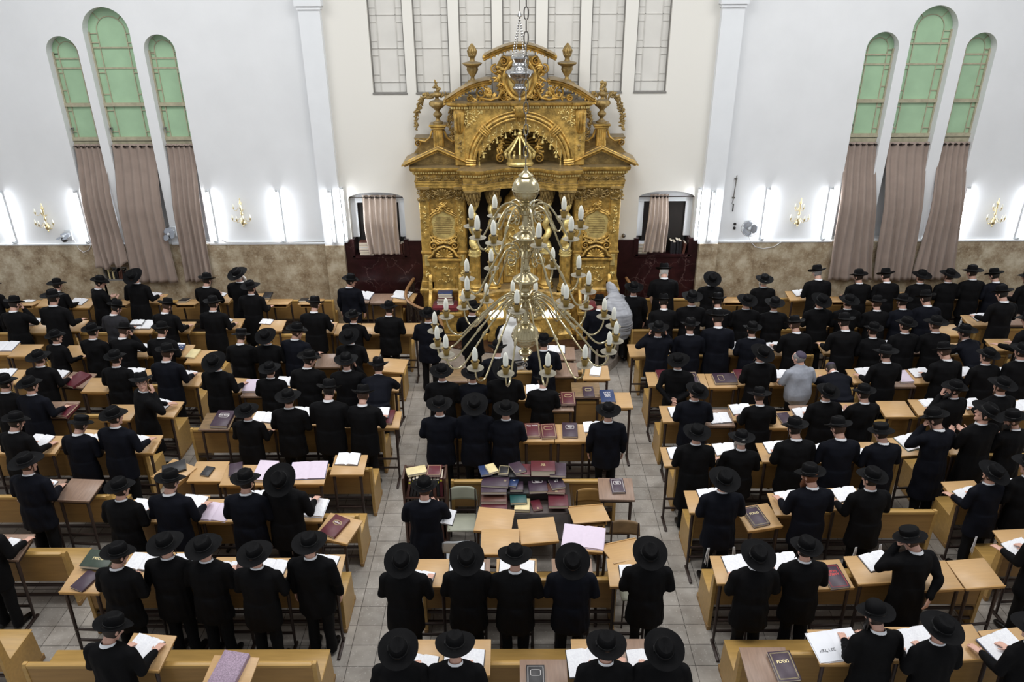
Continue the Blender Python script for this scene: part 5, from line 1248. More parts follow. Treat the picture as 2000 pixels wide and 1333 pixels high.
        # throne
        q = MB(); q.bbox(cx-.30, cx+.30, 15.0, 15.14, 1.15, 1.90, .01); q.bbox(cx-.21, cx+.21, 14.985, 15.02, 1.22, 1.80, .012)
        pts = [(cx-.33, 15.0, 1.90), (cx-.33, 15.0, 1.96), (cx-.25, 14.98, 2.0), (cx-.2, 14.98, 2.1), (cx-.1, 14.98, 2.17), (cx, 14.98, 2.2), (cx+.1, 14.98, 2.17), (cx+.2, 14.98, 2.1), (cx+.25, 14.98, 2.0), (cx+.33, 15.0, 1.96), (cx+.33, 15.0, 1.90)]
        q.sweep(pts, [(.05, .03)]*len(pts), 8, u=(0, 1, 0)); q.bbox(cx-.36, cx+.36, 14.95, 15.1, 1.87, 1.93, .015)
        for a in range(0, 181, 22): q.sweep([(cx, 15.0, 1.96), (cx+.16*math.cos(R_(a)), 14.98, 1.97+.15*math.sin(R_(a)))], [.014, .03], 6)
        th = P('throne_back', q, M['gold'])
        q = MB(); q.bbox(cx-.36, cx+.36, 14.62, 15.05, .20, .34, .015); q.bbox(cx-.31, cx+.31, 14.68, 15.05, .34, .78, .015); q.bbox(cx-.36, cx+.36, 14.60, 15.05, .78, .87, .02)
        for d in XS:
            x = cx+d*.31; q.sweep([(x, 15.0, 1.55), (x, 14.93, 1.42), (x, 14.90, 1.25), (x, 14.75, 1.14), (x, 14.66, 1.02), (x, 14.66, .85)], [(.04, .035)]*6, 8, u=(1, 0, 0))
        P('throne_seat', q, M['gold'])
        P('seat_cushion', MB().bbox(cx-.27, cx+.27, 14.62, 14.99, .87, 1.0, .03), M['red'])
        q = MB(); leafcloud(q, [(cx-.14, 14.975, 1.45), (cx+.14, 14.975, 1.45), (cx, 14.975, 1.62)], 14, .03, .028, rg); leafcloud(q, [(cx-.2, 14.975, 1.73), (cx+.2, 14.975, 1.73)], 12, .02, .026, rg)
        P('throne_relief', q, M['goldl'])
    # columns
    for x, y in ((-.93, 14.88), (-.555, 15.06), (.555, 15.06), (.93, 14.88)):
        sc = 1 if abs(x) > .7 else .9
        q = MB().lathe([(.16, 1.25), (.16, 1.30), (.14, 1.32), (.15, 1.36), (.12, 1.40), (.115, 1.44)], 20, (x, y, 0)); q.bbox(x-.17*sc, x+.17*sc, y-.17*sc, y+.17*sc, 1.20, 1.27, .01)
        q.lathe([(.112*sc, 1.42), (.112*sc, 2.05)], 40, (x, y, 0), fn=lambda r, z, a: r*(1-.12*(abs(math.cos(a*8))**3)))
        co = P('column', q, M['gold'])
        q = MB(); n = 44; ring = 18; k = -1 if x < 0 else 1
        pts = [(x+.034*math.cos(k*i/n*2*PI*3.1), y+.034*math.sin(k*i/n*2*PI*3.1), 2.16+i/n*.98) for i in range(n+1)]
        q.sweep(pts, .076*sc, 14); q.lathe([(.12, 2.02), (.135, 2.05), (.12, 2.09), (.13, 2.12), (.11, 2.17)], 18, (x, y, 0)); leafcloud(q, [(x-.1, y-.08, 2.12), (x+.1, y-.08, 2.12), (x, y-.1, 2.22)], 16, .03, .04, rg)
        obj('twisted_shaft', q, M['goldl'], co, True)
        q = MB().lathe([(.09, 3.08), (.10, 3.12), (.10, 3.2), (.15, 3.36)], 16, (x, y, 0)); q.bbox(x-.17, x+.17, y-.17, y+.17, 3.36, 3.42, .01)
        for i in range(3):
            for a in range(0, 360, 30):
                r = .10+.02*i; aa = R_(a+20*i); q.ell((x+r*math.cos(aa), y+r*math.sin(aa), 3.15+.075*i), (.024, .024, .062), 7, 5)
        obj('capital', q, M['goldd'], co, True)
    # doors / inner shrine
    q = MB().box(-.46, .46, 15.3, 15.5, 1.25, 2.95); q.bbox(-.46, -.36, 15.2, 15.32, 1.27, 2.72, .01); q.bbox(.36, .46, 15.2, 15.32, 1.27, 2.72, .01); q.bbox(-.54, .54, 15.13, 15.4, 2.72, 2.80, .02); q.bbox(-.50, .50, 15.16, 15.4, 2.80, 2.86, .015)
    dr = P('inner_shrine', q, M['gold'])
    for d in XS:
        q = MB(); xa, xb = sorted((d*.012, d*.345)); q.bbox(xa, xb, 15.24, 15.31, 1.29, 2.64, .01)
        do = obj('ark_door', q, M['gold'], dr, True)
        c = d*.18; q = MB(); q.sweep([(c-.11, 15.235, 1.45), (c-.11, 15.235, 2.35), (c-.06, 15.235, 2.5), (c, 15.235, 2.54), (c+.06, 15.235, 2.5), (c+.11, 15.235, 2.35), (c+.11, 15.235, 1.45)], .014, 6, closed=True)
        leafcloud(q, [(c, 15.235, 1.5), (c, 15.235, 2.42)], 46, .055, .035, rg); 
        P('door_relief', q, M['goldl'])
    q = MB(); prof = [(.44, 2.86), (.42, 2.9), (.33, 3.0), (.30, 3.12), (.22, 3.2), (.16, 3.34), (.17, 3.4), (.11, 3.5), (.10, 3.6), (.05, 3.66)]
    q.slathe(prof, 32, (0, 15.4, 0), sy=.5); P('dome', q, M['gold'])
    for d in XS:
        q = MB().slathe([(.08, 2.86), (.085, 2.9), (.05, 2.93), (.03, 2.97), (.06, 3.05), (.085, 3.12), (.07, 3.17), (.03, 3.2), (.035, 3.24), (.005, 3.3)], 20, (d*.45, 15.2, 0)); P('small_urn', q, M['goldd'])
        q = MB().lathe([(.01, 2.66), (.05, 2.7), (.06, 2.78)], 10, (d*.4, 15.16, 0)); P('shrine_corbel', q, M['goldl'])
    # entablature
    path = [(-2.08, 15.78), (-2.08, 15.02), (-1.14, 15.02), (-1.12, 14.74), (-.78, 14.70), (-.62, 14.80), (-.42, 14.93), (-.2, 14.99), (.2, 14.99), (.42, 14.93), (.62, 14.80), (.78, 14.70), (1.12, 14.74), (1.14, 15.02), (2.08, 15.02), (2.08, 15.78)]
    prof = [(-.0, 3.40), (-.0, 3.46), (.015, 3.465), (.015, 3.52), (.03, 3.525), (.03, 3.545), (-.01, 3.55), (-.01, 3.66), (.03, 3.675), (.05, 3.70), (.05, 3.735), (.11, 3.75), (.14, 3.78), (.15, 3.81), (.15, 3.835), (.03, 3.86)]
    en = P('entablature', mould(MB(), path, prof), M['gold'])
    obj('dentil_row', dentils(MB(), path, .03, 3.695, 3.735), M['goldl'], en, False)
    q = MB()
    for s in XS: leafcloud(q, [(s*1.18, 15.0, 3.605), (s*2.05, 15.0, 3.605)], 40, .03, .034, rg)
    leafcloud(q, [(-.75, 14.7, 3.6), (-.4, 14.92, 3.6), (-.2, 14.98, 3.6), (.2, 14.98, 3.6), (.4, 14.92, 3.6), (.75, 14.7, 3.6)], 60, .03, .034, rg)
    obj('frieze_ornament', q, M['goldd'], en, True)
    for s in XS: text_mesh('קדוש קדוש קדוש'[::-1], .06, M['goldd'], e, T0 @ Matrix.Translation((s*1.6, 15.0, 3.49)) @ Matrix.Rotation(R_(90), 4, 'X'), 'frieze_text', .001) if False else None
    # side pediments
    for s in XS:
        c = s*1.60; hw = .62
        q = MB(); q.prism([(c-hw+.05, 3.86), (c+hw-.05, 3.86), (c, 4.10)], 15.06, 15.75)
        tri = P('pediment', q, M['goldd'], smooth=False)
        q = MB()
        for d in XS:
            pts = [(c+d*(hw+.04), 14.98, 3.865), (c, 14.98, 4.155)]
            for dy, dz, r in ((0, 0, .032), (-.05, .03, .022), (.1, .035, .03)): q.sweep([(p[0], p[1]+dy, p[2]+dz) for p in pts], [(.05, r)]*2, 6, u=(0, 1, 0))
            q.prism([(c+d*(hw+.1), 3.88), (c, 4.21), (c, 4.175), (c+d*(hw+.1), 3.845)], 14.92, 15.78)
        obj('pediment_cornice', q, M['gold'], tri, True)
        q = MB()
        for i in range(15):
            for d in XS: t = (i+.5)/15; q.box(c+d*(hw-.06)*(1-t)-.012, c+d*(hw-.06)*(1-t)+.012, 15.02, 15.08, 3.87+.235*t-.0, 3.90+.235*t)
        obj('dentil_row', q, M['goldl'], tri, False)
        # attic block, pedestal, urn
        q = MB(); q.prism([(c-.52, 4.02), (c+.52, 4.02), (c+.40, 4.16), (c+.5, 4.32), (c-.5, 4.32), (c-.4, 4.16)], 15.35, 15.75); P('attic_block', q, M['goldd'], smooth=False)
        q = MB(); q.bbox(c-.10, c+.10, 15.2, 15.45, 4.14, 4.56, .02); q.bbox(c-.17, c+.17, 15.15, 15.5, 4.56, 4.61, .012); q.bbox(c-.14, c+.14, 15.17, 15.48, 4.52, 4.56, .01)
        for k in range(4): q.bbox(c-.085+.045*k, c-.055+.045*k, 15.185, 15.21, 4.18, 4.5, .006)
        for d in XS:
            q.sweep([(c+d*.12, 15.25, 4.48), (c+d*.16, 15.25, 4.36), (c+d*.26, 15.25, 4.28), (c+d*.38, 15.25, 4.30)], [(.06, .022)]*4, 8, u=(0, 1, 0)); m = volute((c+d*.40, 15.25, 4.24), .07, 1.5, .016, .06, -d, 90, 20); q.add(m.v, m.f)
        P('urn_pedestal', q, M['gold'])
        q = MB().slathe([(.10, 4.61), (.10, 4.64), (.05, 4.67), (.035, 4.71), (.08, 4.76), (.085, 4.80), (.045, 4.84), (.06, 4.88), (.14, 4.95), (.15, 5.0), (.12, 5.04), (.05, 5.06), (.035, 5.10), (.08, 5.13), (.09, 5.17), (.06, 5.2)], 32, (c, 15.3, 0), fn=lambda r, z, a: r*(1+.06*math.cos(10*a)) if 4.86 < z < 5.03 else r)
        leafcloud(q, [(c, 15.3, 5.22), (c, 15.3, 5.36)], 16, .045, .05, rg); P('urn', q, M['goldd'])
        # garland
        q = MB(); o = s*.0; leafcloud(q, [(c+s*.10, 15.32, 5.12), (c+s*.24, 15.4, 5.14), (c+s*.34, 15.5, 5.0), (c+s*.40, 15.55, 4.85), (c+s*.46, 15.6, 4.72), (c+s*.46, 15.6, 4.45)], 110, .04, .042, rg); P('garland', q, M['goldd']); q = MB(); leafcloud(q, [(c-s*.10, 15.32, 5.12), (c-s*.2, 15.35, 5.16)], 14, .03, .04, rg); P('garland_tip', q, M['goldd'])
    # arch stage
    q = MB(); n = 28; R = .86; zc = 3.86
    arc = [(R*math.cos(PI*i/n), zc+R*math.sin(PI*i/n)) for i in range(n+1)]
    outer = []
    for i in range(n+1):
        a = PI*i/n; cx_, sz = math.cos(a), math.sin(a); k = min(1.12/max(abs(cx_), 1e-6), 1.14/max(sz, 1e-6)); outer.append((k*cx_, zc+k*sz))
    for y in (14.95, 15.6):
        o = len(q.v); q.v += [(p[0], y, p[1]) for p in arc]+[(p[0], y, p[1]) for p in outer]
        for i in range(n): q.f.append((o+i, o+i+1, o+n+1+i+1, o+n+1+i))
    o = len(q.v); m = n+1
    q.v += [(p[0], y, p[1]) for y in (14.95, 15.6) for p in arc]; q.f += [(o+i, o+i+1, o+m+i+1, o+m+i) for i in range(n)]
    o = len(q.v); q.v += [(p[0], y, p[1]) for y in (14.95, 15.6) for p in outer]; q.f += [(o+i, o+m+i, o+m+i+1, o+i+1) for i in range(n)]
    P('arch_frame', q, M['gold'], smooth=False)
    q = MB()
    for rr, yy, t in ((.90, 14.93, .03), (.965, 14.92, .036), (1.03, 14.94, .022)): q.sweep([(rr*math.cos(PI*i/32), yy, zc+rr*math.sin(PI*i/32)) for i in range(33)], t, 8, cap=False)
    for a in (3, 45, 90, 135, 177):
        for d in (-4, -1.3, 1.3, 4): q.sweep([(.87*math.cos(R_(a+d)), 14.9, zc+.87*math.sin(R_(a+d))), (.965*math.cos(R_(a+d)), 14.87, zc+.965*math.sin(R_(a+d))), (1.05*math.cos(R_(a+d)), 14.9, zc+1.05*math.sin(R_(a+d)))], .02, 6)
    P('arch_moulding', q, M['gold'])
    q = MB()
    for s in XS: leafcloud(q, [(s*.72, 14.945, 4.88), (s*1.02, 14.945, 4.88), (s*1.02, 14.945, 4.62), (s*.85, 14.945, 4.78)], 46, .04, .034, rg)
    P('spandrel_relief', q, M['goldl'])
    # niche shell
    q = MB()
    q.grid(lambda u, v: ((.84-.03*math.cos(u*PI*14))*math.cos(PI*u)*(1-.0*v), 15.0+.52*math.sin(v*PI/2)+.0, zc+(.84-.03*math.cos(u*PI*14))*math.sin(PI*u)*math.cos(v*PI/2*.92)) if False else
           (.85*math.cos(PI*u)*math.cos(v*PI/2*.98), 15.02+.5*math.sin(v*PI/2), zc+(.85*math.sin(PI*u))*math.cos(v*PI/2*.98)*(1+.05*math.cos(u*PI*16)*(1-v))), 64, 16)
    P('niche_shell', q, M['goldd'])
    q = MB()
    for a in range(15, 166, 15): q.sweep([(.12*math.cos(R_(a)), 15.42, zc+.30+.1*math.sin(R_(a))), (.34*math.cos(R_(a)), 15.38, zc+.22+.34*math.sin(R_(a)))], [(.02, .02), (.06, .025)], 8, u=(0, 1, 0))
    P('shell_ribs', q, M['gold'])
    for s in XS:
        q = MB(); m = volute((s*.38, 15.1, zc+.12), .09, 1.6, .022, .07, -s, 90, 24); q.add(m.v, m.f); leafcloud(q, [(s*.40, 15.12, zc+.2), (s*.36, 15.12, zc+.5)], 22, .05, .05, rg); P('shell_scroll', q, M['gold'])
    # lambrequin with tassels
    q = MB(); nT = 11
    for k in range(nT):
        a0 = R_(22+k*136/nT); a1 = R_(22+(k+1)*136/nT); am = (a0+a1)/2; y = 15.0
        def pt(a, r): return (r*math.cos(a), zc+r*math.sin(a))
        p = [pt(a0, .87), pt(a1, .87)]; z0 = [zc+.87*math.sin(a)-(.16+.08*abs(math.cos(a))) for a in (a0, am, a1)]
        q.prism([p[0], p[1], (p[1][0], z0[2]), (pt(am, .87)[0]+.02, z0[1]-.03), (pt(am, .87)[0], z0[1]-.07), (pt(am, .87)[0]-.02, z0[1]-.03), (p[0][0], z0[0])], y-.02, y+.02)
    la = P('lambrequin', q, M['gold'], smooth=False)
    q = MB()
    for k in range(nT):
        am = R_(22+(k+.5)*136/nT); x = .80*math.cos(am); z = zc+.80*math.sin(am); leafcloud(q, [(x, 14.975, z), (x, 14.975, z-.17)], 9, .035, .026, rg)
        q.sweep([(.87*math.cos(R_(22+k*136/nT)), 14.975, zc+.85*math.sin(R_(22+k*136/nT))), (.87*math.cos(R_(22+k*136/nT)), 14.975, zc+.87*math.sin(R_(22+k*136/nT))-.18)], .008, 5)
    obj('lambrequin_relief', q, M['goldl'], la, True)
    for k in range(nT+1):
        a = R_(22+k*136/nT); x = .86*math.cos(a); z = zc+.87*math.sin(a)-(.16+.08*abs(math.cos(a)))-.06
        obj('tassel', MB().lathe([(.004, .08), (.006, .03), (.016, .02), (.014, .0), (.03, -.06), (.004, -.062)], 10, (x, 15.0, z)), M['goldl'], la, True)
    for s in XS:
        q = MB(); x = s*1.16; q.sweep([(x, 14.98, 4.93), (x, 14.88, 4.86), (x, 14.86, 4.72), (x, 14.92, 4.55), (x, 14.98, 4.45)], [(.10, .05), (.105, .05), (.095, .045), (.075, .04), (.06, .03)], 10, u=(1, 0, 0)); q.bbox(x-.10, x+.10, 14.94, 15.5, 3.86, 4.90, .012)
        for k in range(3): q.sweep([(x-.055+.055*k, 14.93, 4.93), (x-.055+.055*k, 14.82, 4.85), (x-.055+.055*k, 14.80, 4.72), (x-.04+.04*k, 14.87, 4.54)], .016, 6)
        P('scroll_bracket', q, M['gold'])
        q = MB(); leafcloud(q, [(x+s*.14, 15.2, 4.9), (x+s*.2, 15.25, 4.7), (x+s*.16, 15.25, 4.45), (x+s*.14, 15.25, 4.25)], 60, .05, .044, rg); leafcloud(q, [(x, 14.93, 4.4), (x, 14.93, 4.15)], 12, .03, .03, rg); P('side_garland', q, M['goldd'])
    # crown
    q = MB().lathe([(.26, 3.86), (.27, 3.9), (.24, 3.93), (.25, 3.98), (.29, 4.02)], 24, (0, 15.0, 0), sy=.7)
    for a in range(0, 360, 45): q.sweep([(.27*math.cos(R_(a)), 15+.19*math.sin(R_(a)), 4.0), (.30*math.cos(R_(a)), 15+.21*math.sin(R_(a)), 4.1), (.2*math.cos(R_(a)), 15+.14*math.sin(R_(a)), 4.2), (.07*math.cos(R_(a)), 15+.05*math.sin(R_(a)), 4.36), (.02*math.cos(R_(a)), 15, 4.42)], .022, 6); q.ell((.29*math.cos(R_(a+22)), 15+.2*math.sin(R_(a+22)), 4.06), (.03, .03, .05), 8, 6)
    q.ell((0, 15.0, 4.46), (.05, .05, .05)); P('crown', q, M['goldl'])
    # upper cornice
    p2 = [(-1.27, 15.7), (-1.27, 14.92), (-1.02, 14.92), (-1.0, 14.97), (-.15, 14.97), (-.13, 14.9), (.13, 14.9), (.15, 14.97), (1.0, 14.97), (1.02, 14.92), (1.27, 14.92), (1.27, 15.7)]
    uc = P('upper_cornice', mould(MB(), p2, [(0, 4.93), (.02, 4.95), (.02, 4.98), (.08, 4.995), (.13, 5.02), (.14, 5.06), (.02, 5.08)]), M['gold'])
    obj('dentil_row', dentils(MB(), p2, .02, 4.945, 4.985), M['goldl'], uc, False)
    q = MB(); q.sweep([(0, 14.84, 5.03), (0, 14.80, 4.98), (0, 14.80, 4.9), (0, 14.86, 4.82)], [(.10, .04)]*4, 10, u=(1, 0, 0)); leafcloud(q, [(-.1, 14.8, 4.96), (.1, 14.8, 4.96)], 14, .04, .04, rg); P('keystone', q, M['gold'])
    # broken segmental pediment
    for s in XS:
        q = MB(); pts = []
        for i in range(15):
            t = i/14; x = 1.42-.86*t; z = 5.06+.36*math.sin(t*PI/2*.96); pts.append((s*x, 15.15, z))
        for dy, dz, r, dd in ((0, 0, .05, .25), (-.22, .025, .03, .05), (-.18, -.03, .03, .05), (0, .05, .02, .30)): q.sweep([(p[0], p[1]+dy, p[2]+dz) for p in pts], [(dd, r)]*15, 8, u=(0, 1, 0))
        for i in range(1, 14): q.bbox(pts[i][0]-.014, pts[i][0]+.014, 14.90, 14.96, pts[i][2]-.085, pts[i][2]-.05, .004)
        bp = P('broken_pediment', q, M['gold'])
        q = MB()
        for cx_, cz, r, a0 in ((.74, 5.24, .12, 60), (.95, 5.13, .06, 60)):
            m = volute((s*cx_, 14.98, cz), r, 1.7, .026, .07, s, 90 if s > 0 else 90, 26); q.add(m.v, m.f)
        q.sweep([(s*.74, 14.98, 5.13), (s*.55, 14.97, 5.10), (s*.40, 14.97, 5.14), (s*.34, 14.97, 5.26)], [(.07, .03)]*4, 8, u=(0, 1, 0)); leafcloud(q, [(s*.62, 14.97, 5.30), (s*.5, 14.97, 5.2), (s*.9, 14.97, 5.1)], 26, .05, .055, rg); P('scrollwork', q, M['gold'])
        q = MB().slathe([(.09, 5.36), (.09, 5.41), (.05, 5.43), (.035, 5.47), (.06, 5.52), (.10, 5.60), (.10, 5.66), (.17, 5.70), (.18, 5.73), (.06, 5.76), (.05, 5.82), (.08, 5.86), (.075, 5.89)], 32, (s*.90, 15.3, 0), fn=lambda r, z, a: r*(1+.09*math.cos(8*a)) if 5.5 < z < 5.7 else r)
        for k in range(9): a = 2*PI*k/9; q.sweep([(s*.90+.055*math.cos(a), 15.3+.055*math.sin(a), 5.87), (s*.90+.07*math.cos(a), 15.3+.07*math.sin(a), 5.94), (s*.90+.04*math.cos(a+.5), 15.3+.04*math.sin(a+.5), 6.01), (s*.90+.01*math.cos(a+.5), 15.3, 6.07)], [.026, .03, .02, .006], 6)
        P('torch_finial', q, M['goldd']); P('torch_base', MB().bbox(s*.90-.15, s*.90+.15, 15.15, 15.5, 5.28, 5.37, .01), M['goldd'])
    # crest: cartouche shield and top pediment
    q = MB().prism([(-.42, 5.1), (.42, 5.1), (.36, 5.4), (.46, 5.65), (.34, 5.86), (-.34, 5.86), (-.46, 5.65), (-.36, 5.4)], 15.12, 15.4); P('crest_panel', q, M['gold'], smooth=False)
    q = MB().ell((0, 15.12, 5.46), (.24, .10, .33), 22, 14); P('crest_shield', q, M['goldl'])
    q = MB(); q.sweep([(.28*math.cos(t)*(1+.08*math.cos(2*t)), 15.06, 5.46+.37*math.sin(t)) for t in [2*PI*i/36 for i in range(36)]], .036, 8, closed=True)
    for s in XS:
        for cx_, cz, r, sg in ((.30, 5.78, .085, 1), (.46, 5.64, .085, -1), (.36, 5.32, .07, 1), (.30, 5.14, .08, -1)):
            m = volute((s*cx_, 15.05, cz), r, 1.6, .022, .06, s*sg, 90, 22); q.add(m.v, m.f)
        leafcloud(q, [(s*.34, 15.06, 5.75), (s*.44, 15.06, 5.5), (s*.38, 15.06, 5.25), (s*.2, 15.05, 5.12)], 34, .05, .055, rg)
    P('crest_scrolls', q, M['gold'])
    q = MB(); pts = [(-.66+1.32*i/20, 15.18, 5.84+.20*math.sin(PI*i/20)) for i in range(21)]
    for dy, dz, r, dd in ((0, 0, .045, .22), (-.2, .03, .03, .04), (-.16, -.03, .022, .05), (0, .05, .02, .27)): q.sweep([(p[0], p[1]+dy, p[2]+dz) for p in pts], [(dd, r)]*21, 8, u=(0, 1, 0))
    for i in range(2, 19): q.bbox(pts[i][0]-.013, pts[i][0]+.013, 14.97, 15.03, pts[i][2]-.075, pts[i][2]-.045, .004)
    tp = P('top_pediment', q, M['gold'])
    return e
ark()
# marble platform with steps and curved railings
def half(b, rx, ry, z0, z1, y0=15.78, cy=15.0, n=40):
    pts = [(AX+rx, y0)]+[(AX+rx*math.cos(t), cy+ry*math.sin(t)) for t in [-PI*i/n for i in range(n+1)]]+[(AX-rx, y0)]
    return b.prism(pts, z0, z1, 'z')
struct('trim_8', half(MB(), 2.25, 2.35, 0, .18), M['marble'])
struct('trim_9', half(MB(), 1.95, .95, .18, .20, cy=14.98), M['redstone'])
def railing(label, pts, posts):
    e = thing('stair_railing', label, 'railing', pts[0][:2]+(0,)); o = V(*pts[0][:2], 0); L = [V(*p)-o for p in pts]
    sm = []
    for i in range(len(L)-1):
        p0, p1, p2, p3 = L[max(i-1, 0)], L[i], L[i+1], L[min(i+2, len(L)-1)]
        for t in (0, .25, .5, .75): sm.append(.5*((2*p1)+(p2-p0)*t+(2*p0-5*p1+4*p2-p3)*t*t+(3*p1-p0-3*p2+p3)*t**3))
    sm.append(L[-1])
    obj('handrail', MB().sweep(sm, [(.035, .028)]*len(sm), 10), M['rail'], e)
    b = MB(); low = [V(p.x, p.y, max(.26, p.z-.72)) for p in sm]; b.sweep(low, .014, 6); b.sweep([V(p.x, p.y, p.z-.06) for p in sm], .012, 6); obj('iron_rail', b, M['iron'], e)
    for i in range(0, len(sm), 4):
        p = sm[i]; obj('post', MB().sweep([(p.x, p.y, .18 if (p+o).y < 15.9 else 0), (p.x, p.y, p.z)], .016, 8), M['iron'], e)
    for i in range(0, len(sm)-2, 2):
        a, c = sm[i], sm[i+2]; b = MB(); m = (a+c)/2; d = (c-a); d.z = 0; L_ = d.length*.45; d.normalize(); zc = (m.z-.06+max(.26, m.z-.72))/2; hh = (m.z-.06-max(.26, m.z-.72))/2
        for sg in (-1, 1):
            pts2 = []
            for k in range(20):
                t = k/19; th = 2*PI*1.2*t; r = (1-.75*t); pts2.append(m+d*(sg*L_*(.5-.5*r*math.cos(th)))+V(0, 0, zc-m.z+sg*hh*.5+hh*.45*r*math.sin(th)))
            b.sweep(pts2, .008, 5)
        b.sweep([V(m.x, m.y, zc-hh), V(m.x, m.y, zc+hh)], .008, 5); obj('iron_scroll', b, M['iron'], e)
    return e
railing('curved wooden handrail on wrought iron scrolls, left of the ark', [(-2.2, 15.6, 1.25), (-2.32, 15.2, 1.12), (-2.25, 14.85, 1.05), (-2.0, 14.6, 1.0), (-1.75, 14.45, .98), (-1.55, 14.3, .9), (-1.45, 14.0, .8)], 6)
railing('curved wooden handrail on wrought iron scrolls, right of the ark', [(2.45, 15.6, 1.25), (2.55, 15.2, 1.12), (2.45, 14.85, 1.06), (2.2, 14.6, 1.02), (1.95, 14.4, .98), (1.8, 14.2, .9), (1.72, 13.95, .8)], 6)

